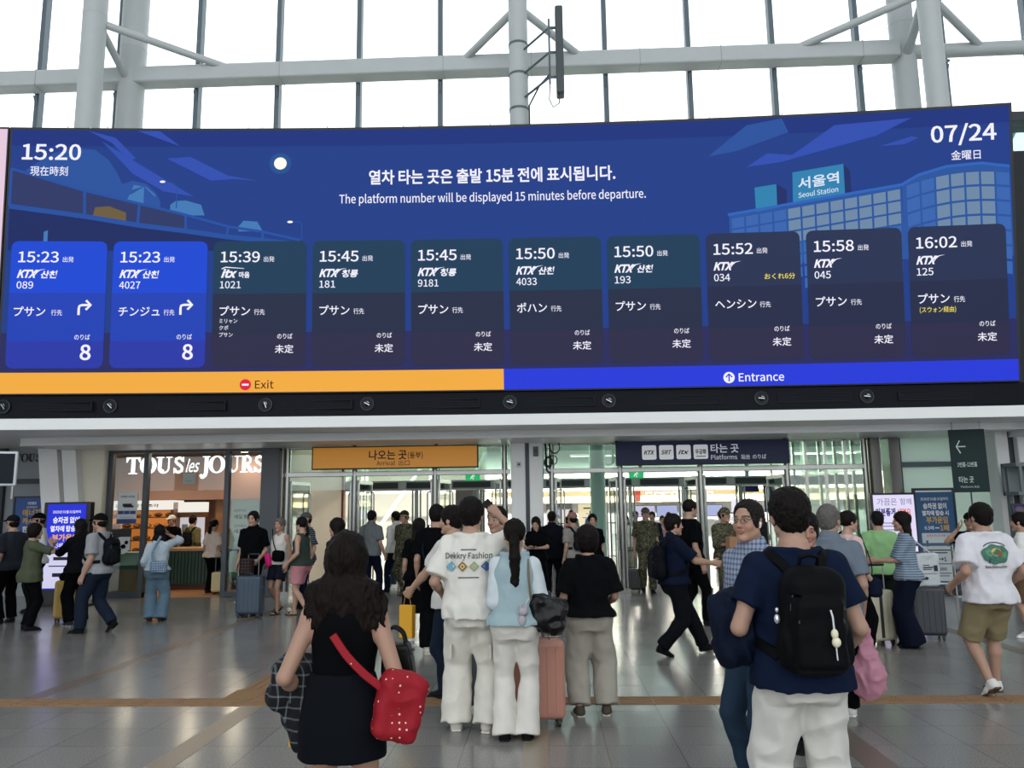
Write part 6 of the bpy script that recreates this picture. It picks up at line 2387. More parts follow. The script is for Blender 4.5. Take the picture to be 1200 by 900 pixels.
def back_print(f, r, S, items, mats, z0, name='print'):
    """a flat print laid on the back of a shirt: items as in Lettering, u to the viewer's right"""
    s = f.s
    def m(u, v, w):
        p0 = f.org + f.Mt @ (V(u, -.4, v))
        return p0
    L_ = Lettering(lambda u, v, w: (u, w, v))
    items(L_)
    P = np.array([(p[0], -.35, p[2]) for p in L_.mb.v])
    W = np.array([p[1] for p in L_.mb.v])
    G = f.org + P @ f.Mt.T
    dirv = f.Mt @ V(0, 1, 0)
    for _ in range(30): G = G + dirv[None, :] * np.clip(S.at(G), -.02, .1)[:, None] * .9
    G = G - dirv[None, :] * (.008 + W * 1.5)[:, None]
    b = MB(); b.v = [tuple(p) for p in G]; b.f = L_.mb.f; b.m = L_.mb.m
    return b.build(name, mats, r)
# ================================================================== THE CROWD
PI_ = pi
K = lambda n, c, **k: cloth(n, c, **k)
BLK, NAVY, WHT = K('black', '#06070a'), K('navy', '#121a2c'), K('white', '#d9d9d6')
DNAVY = K('dark_navy', '#0e1424')
DEN, JEAN = K('denim', '#3a4d61'), K('pale_jean', '#5c7486')

GREYH = (.10, .095, .09)
AWAY, TOCAM, LEFT, RIGHT = 0., pi, pi / 2, -pi / 2
slim = dict(knee_w=.068, hem_w=.062)
wide = dict(knee_w=.095, hem_w=.115, ease=.016)
sneak_b, sneak_w = ('sneaker', '#15171a', '#1a1c1f'), ('sneaker', '#d8d8d4', '#e4e4e0')

# ---- nearest: woman with long wavy hair ---------------------------------
def nw_cl(f):
    S = top_shape(f, ease=.006, hem=.18, tank=True, flare=.0, hang=.1, fold=.004); f.top = S
    return [('skirt', skirt_shape(f, .20, -.165, .146, .200, .112, .158, fold=.004), K('skirt_black', '#0d1016')), ('shirt', S, BLK)]


f, r = person('woman seen from behind with long dark wavy hair and black mini skirt, nearest at left', (-.86, 3.5), 0.05, dict(H=1.55, sex='f', L=(-.235, .14, 1.02), R=(.225, .18, 1.04), elL=(-.3, -1, -.3), elR=(.3, -1, -.2), curlR=.7, curlL=.7, footR=(.10, .0, 0, 8, 0), footL=(-.09, .02, 0, -8, 0)),
              nw_cl, hair=('long', dict(length=.315, w=1.58, t=.018, seed=2)), haircol=(.007, .0045, .0038), shoes=sneak_w, skin=(0.350, 0.205, 0.144))
b = MB()
def sk_map(z): return f.org[2] + z
for z in (.135,): pass
draped('shirt', 'black and white plaid shirt hanging over the long haired woman\'s left arm', 'shirt', r,
       [P_ell((-.215, .09, .985), (.085, .06, .06)), P_cone((-.235, .09, .98), (-.27, .08, .90), .06, .055), P_cone((-.17, .06, .98), (-.175, .05, .72), .05, .035), P_cone((-.21, .10, .95), (-.22, .09, .80), .05, .045)], plaid_mat('plaid_dark', '#14171b', '#6d7276', .045, duty=.16), fold=.02, seed=2)
t = worn('shopping_bag', 'yellow paper bag hanging under the plaid shirt', 'bag', r)
MB().box(-.235, .05, .69, -.13, .11, .86).build('bag_body', mat('bag_yellow', '#c8981c', .6), t, bevel=.006)
MB().tube([(-.21, .08, .86), (-.2, .08, .93), (-.16, .08, .93), (-.15, .08, .86)], .004, 6).build('handle', mat('bag_cord', '#8a6a20', .7), t)
t = soft_bag('handbag', 'black leather handbag on the long haired woman\'s right arm', 'handbag', r, (.215, .10, 1.01), (.075, .055, .085), mat('leather_black', '#050607', .35, spec=.2), roty(radians(-6)), .02, .004, .005, taper=.12,
             straps=[[(.17, .075, 1.08), (.175, .075, 1.15), (.20, .075, 1.165), (.235, .075, 1.14), (.25, .075, 1.08)], [(.17, .13, 1.08), (.175, .13, 1.15), (.20, .13, 1.165), (.235, .13, 1.14), (.25, .13, 1.08)]], strap_r=.006)
MB().box(.15, .04, 1.06, .28, .16, 1.067).build('trim', mat('leather_trim', '#121418', .4, spec=.2), t)
t = soft_bag('tote_bag', 'red bag with pale dots hanging at the long haired woman\'s right hip', 'bag', r, (.245, -.10, .885), (.085, .055, .125), polka_mat(), rotz(.3) @ roty(radians(14)), .035, .012, .005, seed=6)
Sn = f.top
pts = [(-.02, -.14, 1.17), (.04, -.15, 1.09), (.11, -.15, 1.02), (.17, -.14, .97), (.20, -.12, .93)]
P = np.array(spline(pts, 20)); N = np.tile(V(.2, -1, .1), (len(P), 1))
ribbon(P, N, .016, .006).build('strap', polka_mat(), t, smooth=60)

# ---- backpack man -------------------------------------------------------
bp_top = dict(sleeve=.62, ease=.020, flare=.022, hem=-.07, fold=.010, seed=3, sl_ease=.024)
f, r = person('man in navy t-shirt and white trousers seen from behind with big black backpack', (1.17, 4.0), .03, dict(H=1.73, R=(.265, .16, .97), L=(-.20, .20, 1.10), elL=(-.5, -1, -.3), curlR=.75, curlL=.6, footR=(.12, 0, 0, 14, 0), footL=(-.12, .03, 0, -14, 0), head=(0, -.03, .02)),
              outfit(K('navy_tee', '#101a30'), K('trouser_white', '#c9c8c2'), bp_top, dict(knee_w=.092, hem_w=.085, ease=.016, fold=.014)), hair=('short', dict(t=.020, seed=1)), shoes=sneak_b)
MB()
bpt = backpack(f, r, f.top, 'big black backpack with charms worn by the man in white trousers', '#07090c', .138, .235, .085, .245)
bp_f, bp_r = f, r
T = lambda x, y, z: f.org + f.Mt @ (V(x, y, z) * f.s)
t = worn('bag_charm', 'clear and gold charm hanging from the backpack\'s front pocket', 'charm', r)
b = MB(); b.tube([T(.035, -.345, .30), T(.04, -.352, .27), T(.042, -.352, .22)], .004, 6); b.build('cord', mat('charm_cord', '#cfd2d6', .4), t)
b = MB(); b.sphere(T(.043, -.352, .20), (.016, .012, .022), 12, 8); b.sphere(T(.048, -.352, .165), (.020, .014, .022), 12, 8); b.build('charm', mat('charm_clear', '#d9d2b8', .15), t, smooth=60)
b = MB(); b.cyl(T(.046, -.352, .145), T(.048, -.352, .09), .003, 6); b.build('tail', mat('charm_cord', '#cfd2d6', .4), t)
t = worn('bag_charm', 'small silver charm on the left side of the big backpack', 'charm', r)
b = MB(); b.sphere(T(-.165, -.23, .25), (.014, .012, .022), 10, 8); b.sphere(T(-.165, -.235, .29), (.009, .008, .012), 10, 8); b.build('charm', mat('charm_silver', '#c6c8cc', .25, metal=.8), t, smooth=60)
Lt = Lettering(lambda u, v, w: tuple(hug(f.top, [T(u, -.16, .475 + v)], .014)[0]))
draped('jacket', 'navy jacket draped over the backpack man\'s left forearm', 'jacket', r,
       [P_ell((-.26, .10, 1.18), (.10, .10, .07)), P_cone((-.32, .08, 1.16), (-.30, .07, .98), .07, .055), P_cone((-.22, .12, 1.16), (-.21, .10, .97), .065, .05), P_cone((-.25, .03, 1.17), (-.235, .02, 1.0), .055, .04)], K('jacket_navy', '#0f1728', rough=.7), fold=.022, seed=8)
t = worn('hand_fan', 'small white handheld fan in the backpack man\'s right hand', 'fan', r)
pc = f.palm('R', .085, .03, .01)
b = MB(); b.sphere(tuple(pc + V(-.055, -.02, .03)), (.024, .028, .024), 14, 10); b.build('head', mat('fan_white', '#d4d6d8', .3), t, smooth=60)
b = MB(); b.cyl(tuple(pc + V(-.045, -.015, .02)), tuple(pc + V(-.005, 0, -.02)), .011, 12); b.build('handle', mat('fan_white', '#d4d6d8', .3), t, smooth=40)
b = MB(); b.tube([tuple(pc + V(-.05, -.03, 0)), tuple(pc + V(-.06, -.03, -.06)), tuple(pc + V(-.05, -.03, -.11)), tuple(pc + V(-.035, -.03, -.06)), tuple(pc + V(-.045, -.03, 0))], .002, 6); b.build('cord', mat('charm_cord', '#cfd2d6', .4), t)
b = MB(); b.tube([tuple(f.wr['R'] + V(.031 * cos(a), .031 * sin(a) , .012 + .01 * cos(a))) for a in np.linspace(0, 2 * pi, 18, endpoint=False)], .003, 6, closed=True); b.build('bracelet', mat('bangle', '#c9b48a', .3, metal=1), r, smooth=60)

# ---- glasses man facing left, woman behind --------------------------------
f, r = person('man with glasses and earbud in blue check shirt facing left beside the backpack man', (1.23, 5.05), 2.05, dict(H=1.69, head=(-18, 3, 0)), outfit(plaid_mat('check_blue', '#8d99ad', '#46526e', .03, duty=.4), K('jean_dark', '#27384a'), dict(collar=True, sleeve=.7, fold=.008), slim), hair=('short', dict(t=.010, fringe=-.022, seed=9)), haircol=(.010, .009, .0085), glasses=True, shoes=sneak_b, skin=(0.380, 0.220, 0.152))
t = worn('earbud', 'white earbud in the glasses man\'s ear', 'earbud', r)
b = MB(); b.sphere(tuple(f.h2l((-.084, .004, -.012))), .008, 10, 8); b.cyl(tuple(f.h2l((-.087, .008, -.014))), tuple(f.h2l((-.086, .012, -.040))), .0035, 8); b.build('bud', mat('bud_white', '#e6e8ea', .3), t, smooth=60)
f, r = person('older woman in dark top looking down half hidden by the backpack man', (1.86, 6.0), 2.75, dict(H=1.62, sex='f', head=(-10, -14, 0), R=(.2, .2, 1.1)), outfit(K('dark_blue_top', '#131b2d'), BLK, dict(sleeve=.6), slim), hair=('bob', dict(t=.012)), skin=(0.380, 0.205, 0.144), shoes=sneak_b)
# ---- grey haired man with the pink bag
f, r = person('grey haired man in grey blue polo seen from behind carrying a pink plastic bag', (2.29, 6.8), -.25, dict(H=1.66, R=(.225, .06, .88), curlR=.9, head=(24, 0, 0), **walk(.34, 'R')), outfit(K('polo_grey', '#66717d'), BLK, dict(collar=True, sleeve=.72, ease=.018, fold=.010, hem=-.05), slim), hair=('short', dict(t=.012)), haircol=GREYH, shoes=('sneaker', '#cfcfca', '#dcdcd8'))
hp = f.palm('R', .09, .0, 0)
PINK = mat('plastic_pink', '#c98a9f', .35, spec=.4)
_nt = PINK.node_tree; PINK.node_tree.nodes['Principled BSDF'].inputs['Alpha'].default_value = .72
t = soft_bag('plastic_bag', 'pink plastic carrier bag hanging from the grey haired man\'s hand', 'bag', r, tuple(hp + V(.01, .0, -.34)), (.125, .085, .26), PINK, None, .04, .02, .007, kind='sack', seed=9, straps=[[tuple(hp + V(-.02, 0, -.10)), tuple(hp + V(-.012, 0, -.02)), tuple(hp + V(0, 0, .012)), tuple(hp + V(.012, 0, -.02)), tuple(hp + V(.02, 0, -.10))]], strap_r=.012)
t = worn('parcel', 'dark grey bundle inside the pink plastic bag', 'parcel', r)
b = MB(); b.sphere(tuple(hp + V(.0, .0, -.43)), (.07, .05, .09), 14, 10); b.build('bundle', mat('parcel_grey', '#4d5060', .7), t, smooth=60)
# ---- woman in pink, green man, striped woman
f, r = person('woman with glasses in pale pink t-shirt facing right with bag strap', (3.41, 9.5), -1.25, dict(H=1.60, sex='f', R=(.25, .12, .9), head=(5, 0, 0)), outfit(K('pale_pink', '#cdb3b0'), BLK, dict(sleeve=.6), wide), hair=('bun', {}), glasses=True, shoes=sneak_b, skin=(0.426, 0.258, 0.190))
soft_bag('shoulder_bag', 'large black shoulder bag at the pink shirted woman\'s side', 'bag', r, (-.21, -.06, .88), (.07, .15, .17), BLK, None, .05, .012, .009, straps=[[(-.20, -.06, 1.04), (-.17, .10, 1.2), (-.10, .06, 1.38), (-.09, -.10, 1.32), (-.20, -.12, 1.04)]], strap_r=.012)
soft_bag('hip_pouch', 'small black round pouch hanging below the pink shirted woman\'s bag', 'bag', r, (.20, .12, .78), (.09, .06, .10), NAVY, None, .05, .006, .008, straps=[[(.19, .12, .88), (.19, .12, 1.05), (.13, .06, 1.36)]], strap_r=.006)
f, r = person('man in bright green shirt and dark shorts seen from behind by the lit kiosk', (4.50, 11.4), -.15, dict(H=1.58, fat=.3, L=(-.25, .22, 1.05), R=(.24, .2, 1.02)), outfit(K('lime', '#86b07c'), K('short_dark', '#1d2420'), dict(sleeve=.7, hem=-.07, ease=.02), dict(length=.42, knee_w=.09)), hair=('short', dict(t=.012)), shoes=sneak_b)
f, r = person('woman with long black hair in striped blue shirt and wide navy trousers facing left', (4.35, 10.25), 1.25, dict(H=1.58, sex='f', L=(-.10, .38, 1.12), R=(.16, .38, 1.08), head=(0, 2, 0), curlL=.15, curlR=.2), outfit(stripes_mat('stripe_blue', '#55687d', '#8f9dab', .028), DNAVY, dict(sleeve=.95, ease=.018, hem=-.05), dict(knee_w=.115, hem_w=.15, ease=.02, length=1.04)), hair=('long', dict(length=.40, w=1.0, t=.014)), shoes=('flat', '#121418', '#121418'))
t = soft_bag('tote_bag', 'white canvas tote bag with dark print on the striped woman\'s shoulder', 'tote bag', r, (.10, -.22, .90), (.165, .045, .19), K('canvas', '#b9c0c4'), rotz(1.25 * 0 - .9), .02, .008, .009, straps=[[(.02, -.10, 1.08), (.08, -.06, 1.30), (.13, .02, 1.36), (.17, -.06, 1.30), (.20, -.30, 1.08)]], strap_r=.010)
M_ = rotz(-.9)
Lt = Lettering(lambda u, v, w: tuple(V(.10, -.22, .90) + M_ @ V(u, -.058 - w, v)))
Lt.rect(-.10, .02, .05, .035, 0); Lt.rect(-.10, .0, .03, .01, 0); Lt.rect(-.10, .05, .0, .06, 0); Lt.rect(.06, -.02, .12, .05, 0); Lt.disc(-.06, -.10, .03, 0, ry=.018); Lt.rect(-.1, -.05, .12, -.045, 0)
Lt.build('print', [INK], t)
suitcase('cream hard suitcase with dark centre band beside the striped woman', 4.00, 10.45, .25, '#c3bea8', .40, .27, .60, .30, band='#23262a')
suitcase('dark grey suitcase behind the striped woman on the right', 4.80, 10.85, -.15, '#2c3138', .40, .28, .60, .42)
# ---- printed white tee man walking away at the right
f, r = person('man in white t-shirt with round green back print and khaki shorts walking away', (3.95, 7.65), .12, dict(H=1.66, fat=.25, R=(.30, .12, 1.0), L=(-.29, .10, 1.0), broad=1.05, footR=(.10, .18, 0, 10, 0), footL=(-.11, -.12, 0., -12, 34), head=(-8, 2, 0)), outfit(K('tee_white', '#cfced4'), K('khaki', '#7d7459'), dict(sleeve=.78, ease=.028, hem=-.07, sl_ease=.035, fold=.014, seed=5), dict(length=.475, knee_w=.098, ease=.02)), hair=('short', dict(t=.016, seed=4)), shoes=('sneaker', '#d3d3cf', '#5a4a40'))
def nb_items(L_):
    n = 40
    rg = random.Random(2)
    rim_ = [(.125 * (1 + .06 * sin(5 * a)) * cos(a), .345 + .085 * (1 + .08 * cos(7 * a)) * sin(a)) for a in [2 * pi * i / n for i in range(n)]]
    for k in range(4):
        for i in range(n):
            p, q = rim_[i], rim_[(i + 1) % n]
            m = lambda r, t: (r[0] * t, .345 + (r[1] - .345) * t)
            L_.poly([m(p, 1 - k / 4), m(q, 1 - k / 4), m(q, .75 - k / 4 + .01), m(p, .75 - k / 4 + .01)], 0)
    L_.disc(.0, .365, .045, 1, .001, ry=.035); L_.disc(.03, .35, .025, 2, .002); L_.disc(-.06, .36, .03, 3, .001); L_.disc(.075, .34, .025, 3, .001)
    L_.text('New Balance Run', 0, .225, .034, 4, width=.2, align='CENTER', bold=.02)
    L_.strip([(.13 * cos(a), .35 + .10 * sin(a)) for a in np.linspace(.7, pi - .7, 10)], .008, 4)
    for x in (-.07, -.03, .02, .06): L_.strip([(x, .27), (x + .01, .31)], .014, 4)
back_print(f, r, f.top, nb_items, [mat('print_teal', '#3f6f5e', .8), mat('print_straw', '#c2a857', .8), mat('print_brown', '#7a5c36', .8), mat('print_leaf', '#5a8a6a', .8), mat('print_dark', '#2c3a38', .8)], 0)
f, r = person('man in white t-shirt and brown shorts cut off at the right edge', (6.12, 10.9), .9, dict(H=1.54, L=(-.26, .2, .95), R=(.2, .25, .95)), outfit(WHT, K('brown', '#5d4a38'), dict(sleeve=.7, ease=.02), dict(length=.46, knee_w=.1)), hair=('short', {}), shoes=sneak_w)
f, r = person('person in black cap and black glove raising an arm behind the printed t-shirt man', (6.14, 12.2), 2.6, dict(H=1.54, R=(.18, .22, 1.50), elR=(1, .2, -1)), outfit(BLK, BLK), cap=(cap_shape, K('cap_black', '#0c0d10')), shoes=sneak_b)

# ---- centre group -----------------------------------------------------
f, r = person('man in white printed t-shirt and white cargo trousers seen from behind holding up a phone', (-.60, 6.5), -.05, dict(H=1.75, R=(.19, .27, 1.63), palmR=(-.2, 1, 0), elR=(1, .15, -.6), L=(-.26, .14, 1.02), curlR=.75, head=(4, 6, 0), footR=(.12, 0, 0, 14, 0), footL=(-.13, .05, 0, -10, 0)), outfit(K('tee_offwhite', '#d4d2cb'), K('cargo_white', '#d0cdc4'), dict(sleeve=.80, ease=.028, hem=-.07, sl_ease=.034, fold=.014, seed=1), dict(knee_w=.10, hem_w=.105, ease=.024, fold=.014, length=1.02)), hair=('short', dict(t=.024, seed=7)), shoes=('sneaker', '#cfcac0', '#d6d2c8'))
def dk_items(L_):
    L_.rect(-.06, .437, .06, .445, 0)
    L_.text('Dekkry Fashion', 0, .375, .062, 0, width=.36, align='CENTER', bold=.008)
    for i, (c, d) in enumerate(((1, 2), (3, 4), (5, 6), (7, 2))):
        x = -.135 + i * .09
        L_.poly([(x, .355), (x - .04, .315), (x, .275), (x + .04, .315)], c, .001)
        L_.poly([(x, .337), (x - .022, .315), (x, .293), (x + .022, .315)], d, .002)
        L_.disc(x, .315, .008, 0 if i % 2 else c, .003)
    L_.rect(-.08, .227, .08, .235, 0)
back_print(f, r, f.top, dk_items, [mat('print_dark', '#2c3a38', .8), mat('pr_sky', '#6a9bb0', .8), mat('pr_pale', '#d8d6c8', .8), mat('pr_ochre', '#8a6a32', .8), mat('pr_cream', '#d9c08a', .8), mat('pr_sage', '#8f9a7a', .8), mat('pr_moss', '#a9ad8a', .8), mat('pr_blue', '#41618f', .8)], 0)
for sg in (-1, 1): MB().cbox((sg * .155 * f.s, -.02, .60 * f.s), (.018, .12, .11)).build('cargo_pocket', K('cargo_white', '#d0cdc4'), r, bevel=.012)
phone('black phone held up above the printed t-shirt man\'s head', f, r, 'R', off=(.10, .03, .0))
f, r = person('man in white t-shirt facing left beside the printed t-shirt man', (-.86, 7.5), 1.15, dict(H=1.70, L=(-.10, .46, .92), R=(.26, 0, .86), curlL=.7, head=(-8, 0, 0), **walk(.25, 'R')), outfit(K('tee_grey', '#c4c4c0'), K('trouser_navy', '#1a2230'), dict(sleeve=.75, ease=.024, hem=-.08), slim), hair=('short', dict(t=.018, seed=3)), shoes=sneak_b, skin=(0.403, 0.243, 0.167))
t = worn('paper_bag', 'narrow yellow bag hanging from the left facing man\'s hand', 'bag', r)
hp = f.palm('L', .09, .02, 0)
MB().box(hp[0] - .03, hp[1] - .07, hp[2] - .38, hp[0] + .03, hp[1] + .07, hp[2] - .09).build('bag_body', mat('bag_yellow2', '#d39b1e', .6), t, bevel=.006)
MB().tube([tuple(hp + V(0, -.04, -.09)), tuple(hp + V(0, -.02, 0)), tuple(hp + V(0, .02, 0)), tuple(hp + V(0, .04, -.09))], .005, 6).build('handle', mat('bag_cord', '#8a6a20', .7), t)
f, r = person('smiling man in white shirt facing the camera behind the raised phone', (-.47, 7.9), 2.75, dict(H=1.69, head=(10, 0, 0)), outfit(K('tee_grey', '#c4c4c0'), K('trouser_navy', '#1a2230'), dict(sleeve=.7)), hair=('short', dict(t=.014)), shoes=sneak_b)
f, r = person('woman with long ponytail in blue knit vest and white trousers seen from behind', (-.25, 6.3), -.04, dict(H=1.58, sex='f', L=(-.10, .20, 1.05), R=(.16, .22, 1.05), head=(-4, -2, 0), footR=(.085, .0, 0, 6, 0), footL=(-.10, -.03, 0, -6, 0)), outfit(K('knit_blue', '#c3cdd2', bump=.3, bscale=300), K('trouser_ivory', '#d6d3cc'), dict(sleeve=1.3, ease=.014, hem=.03, sl_ease=.03, fold=.008), dict(knee_w=.072, hem_w=.095, ease=.014, length=1.05), more=lambda f: [('vest', top_shape(f, ease=.034, hem=-.01, tank=True, fold=.007, seed=4), K('knit_vest', '#98adb4', bump=.3, bscale=300))]), hair=('pony', dict(length=.46, w=1.25)), shoes=('sneaker', '#121316', '#1a1b1e'))
t = soft_bag('shoulder_bag', 'shiny black crumpled shoulder bag on the ponytail woman\'s right side', 'bag', r, (.24, -.05, .90), (.135, .075, .115), mat('bag_gloss', '#050607', .3, spec=.3, bump=.3, bscale=30), roty(radians(18)), .06, .022, .006, seed=12, straps=[[(.13, -.10, .98), (.115, -.125, 1.15), (.105, -.07, 1.30), (.10, .05, 1.22)]], strap_r=.008, strap_mat=mat('strap_tan', '#6f5a44', .5))
t = worn('plush_charm', 'small grey and white plush toy hanging on the shiny black bag', 'toy', r)
b = MB(); b.sphere((.07, -.17, .93), (.035, .03, .032), 14, 10); b.sphere((.062, -.175, .865), (.03, .026, .042), 14, 10); b.sphere((.05, -.17, .965), (.014, .008, .022), 10, 6); b.sphere((.092, -.17, .965), (.014, .008, .022), 10, 6); b.build('toy', K('plush', '#a9a3ab'), t, smooth=70)
b = MB(); b.cyl((.09, -.15, .985), (.11, -.13, 1.02), .003, 6); b.build('loop', mat('charm_cord', '#cfd2d6', .4), t)
suitcase('dusty pink ribbed suitcase standing behind the ponytail woman', -.10, 6.72, .12, '#b5806f', .42, .26, .60, .36)
suitcase('tall grey suitcase between the white trousered pair', -.62, 7.25, .2, '#5e6468', .38, .25, .56, .38)
t = worn('snack_parcel', 'white and red packet resting on the pink suitcase', 'packet', r)
t.location = (-.16, 6.72, .665); t.rotation_euler = (0, 0, .1)
MB().box(-.10, -.07, 0, .09, .07, .10).build('wrapper', mat('packet_white', '#c9c4bd', .5), t, bevel=.02); MB().box(-.102, -.072, .05, .092, .072, .07).build('band', mat('packet_red', '#a03a34', .5), t)
f, r = person('woman with short black hair in black t-shirt and loose beige trousers seen from behind', (.34, 7.0), .05, dict(H=1.50, sex='f', fat=.3, L=(-.22, .22, 1.02), R=(.22, .22, 1.02), broad=1.12, footR=(.14, 0, 0, 12, 0), footL=(-.12, -.03, 0, -12, 0)), outfit(K('tee_black', '#0a0c0f'), K('beige', '#a19d93'), dict(sleeve=.85, ease=.034, hem=.01, sl_ease=.03), dict(waist=.03, knee_w=.115, hem_w=.095, ease=.02, fold=.012, seed=7, length=.97)), hair=('bob', dict(t=.03, w=1.1)), shoes=('sneaker', '#4c463e', '#b9b4aa'))
f, r = person('man in black t-shirt and black trousers seen from behind left of the white shirted men', (-1.34, 9.95), -.1, dict(H=1.74, broad=1.0), outfit(BLK, BLK, dict(sleeve=.75, ease=.022), dict(knee_w=.1, hem_w=.1)), hair=('short', dict(t=.018)), shoes=('sneaker', '#c9c6bd', '#c9c6bd'))
soft_bag('sling_bag', 'black sling bag on the hip of the man all in black', 'bag', r, (.06, -.19, 1.02), (.15, .06, .11), NAVY, None, .05, .008, .010, straps=[[(-.09, -.17, 1.06), (-.14, -.12, 1.25), (-.10, .02, 1.50)]], strap_r=.012)
f, r = person('woman with long black hair in black dress beside the man all in black', (-1.72, 11.0), .1, dict(H=1.57, sex='f'), outfit(BLK, BLK, dict(sleeve=.7), skirt=dict(z0=.14, z1=-.52, w0=.15, w1=.24, d0=.11, d1=.19)), hair=('long', dict(length=.34)), shoes=sneak_w)

# ---- middle distance: left of centre ------------------------------------
f, r = person('man in grey polo shirt seen from behind walking towards the left doors', (-3.52, 16.4), -.35, dict(H=1.71, **walk(.36, 'R'), R=(.25, .1, .88)), outfit(K('polo_mid_grey', '#62676a'), DNAVY, dict(collar=True, sleeve=.75, ease=.02), slim), hair=('short', {}), shoes=sneak_b)
f, r = person('man in white long sleeved shirt walking left through the left doors', (-3.25, 17.6), .9, dict(H=1.69, **walk(.3, 'L')), outfit(WHT, NAVY, dict(sleeve=1.9, collar=True), slim), hair=('short', {}), shoes=sneak_b)
f, r = person('man with dark beret and grey blue shirt facing the camera in the left doorway', (-3.44, 18.9), pi + .1, dict(H=1.66, **walk(.2, 'R')), outfit(K('work_blue', '#51606e'), K('jean_mid', '#2f3d4f'), dict(sleeve=.8), slim), cap=(lambda f: cap_shape(f, False, .05), K('beret', '#15171a')), shoes=sneak_w)
f, r = person('soldier in camouflage and beret facing right in the left doorway', (-2.98, 17.15), pi - .5, dict(H=1.70, **walk(.2, 'L')), outfit(camo_mat(), camo_mat(), dict(sleeve=.85, ease=.022), dict(knee_w=.085, hem_w=.07)), cap=(lambda f: cap_shape(f, False, .05), K('beret_green', '#2c3028')), shoes=('boot', '#4a4030', '#2a241c'))
f, r = person('woman with long dark hair in black jacket facing left behind the long haired woman', (-2.72, 10.6), 1.2, dict(H=1.59, sex='f'), outfit(K('jacket_black', '#11141a'), BLK, dict(sleeve=1.85, ease=.022), slim), hair=('long', dict(length=.26, t=.016)), shoes=sneak_b, skin=(0.418, 0.251, 0.182))
f, r = person('woman in dark green tank top and pink shorts walking left', (-4.12, 13.7), 1.25, dict(H=1.60, sex='f', fat=.45, R=(.27, .12, .90), L=(-.28, .1, .95), **walk(.34, 'R')), outfit(K('tank_green', '#343d38'), K('short_pink', '#b27a82'), dict(tank=True, hem=-.02), dict(length=.36, knee_w=.11, ease=.02)), hair=('pony', dict(length=.2, w=.8)), glasses=True, shoes=('sandal', '#3a2a22', '#2a211c'), skin=(0.426, 0.251, 0.182))
f, r = person('older woman in white sleeveless top and dark shorts beside the green tank woman', (-4.62, 14.1), 2.75, dict(H=1.60, sex='f', R=(.26, .05, .9), **walk(.22, 'L')), outfit(K('tank_white', '#c6c4be'), K('short_navy', '#171b26'), dict(tank=True, hem=-.02), dict(length=.34, knee_w=.10, ease=.02)), hair=('bun', {}), haircol=GREYH, shoes=('sandal', '#1c1a18', '#1c1a18'), skin=(0.380, 0.220, 0.152))
t = soft_bag('crossbody_bag', 'black crossbody bag at the white sleeveless woman\'s hip', 'bag', r, (-.12, .17, .97), (.12, .05, .09), BLK, None, .05, .006, .010, straps=[[(-.06, .16, 1.04), (.03, .14, 1.22), (.12, .06, 1.42)]], strap_r=.008)
t = soft_bag('pouch', 'bright pink pouch tied beside the black crossbody bag', 'pouch', r, (.10, .17, .90), (.05, .035, .11), K('hot_pink', '#c42a72'), roty(.2), .03, .008, .010)
f, r = person('man in cap and striped dark shirt behind the two women walking left', (-4.40, 14.9), 2.3, dict(H=1.68), outfit(stripes_mat('stripe_dark', '#1a212a', '#6b7680', .035, .3), NAVY, dict(sleeve=.8)), cap=(cap_shape, K('cap_grey', '#4a4c46')), glasses=True, shoes=sneak_b)
f, r = person('young man in black t-shirt and black trousers facing the camera with a blue suitcase', (-5.06, 14.0), pi - .15, dict(H=1.71, L=(-.18, .12, .93), R=(.25, .05, .86), curlL=.8), outfit(BLK, BLK, dict(sleeve=.8, ease=.02, collar=True), slim), hair=('short', dict(t=.02)), shoes=sneak_b, skin=(0.395, 0.236, 0.167))
suitcase('dark blue ribbed suitcase in front of the young man in black', -4.93, 13.62, pi, '#2b3f52', .42, .27, .62, .34)
t = thing('duffel_bag', 'small patterned dark bag resting on top of the blue suitcase', 'bag', (-5.0, 13.66, .68))
S = Shape(); S.u(P_box((-.03, 0, .13), (.10, .09, .13), .05)); S.disp = folds(.01, 10, 10, 3)
v, q = S.mesh(.009); np_mesh('bag_body', v, q, plaid_mat('bag_pattern', '#1c1a20', '#5a3f3a', .05), t)
MB().tube(spline([(-.09, 0, .24), (-.07, 0, .33), (.0, 0, .34), (.03, 0, .24)], 14), .008, 6).build('handle', BLK, t, smooth=60)
# phone woman in jeans
f, r = person('woman in pale top and wide jeans seen from behind holding a phone to her ear', (-6.32, 13.2), .2, dict(H=1.50, sex='f', fat=.2, R=(.13, .10, 1.60), elR=(1, .5, -1), curlR=.7, L=(-.24, .08, .9), head=(-10, -4, 0)), outfit(K('top_paleblue', '#a9b7c2'), JEAN, dict(sleeve=1.35, ease=.02, hem=.02), dict(knee_w=.092, hem_w=.105, ease=.016, length=1.03)), hair=('long', dict(length=.22, t=.014)), shoes=('flat', '#2a2622', '#2a2622'))
soft_bag('shoulder_bag', 'blue and white knotted bag hanging at the jeans woman\'s back', 'bag', r, (.06, -.19, .86), (.12, .06, .085), plaid_mat('bag_bluewhite', '#8ba0b4', '#41566e', .035, duty=.35), None, .04, .012, .010, straps=[[(-.03, -.18, .93), (-.04, -.17, 1.12), (.04, -.08, 1.34)]], strap_r=.02)
phone('white phone against the jeans woman\'s ear', f, r, 'R', off=(.08, .025, 0))
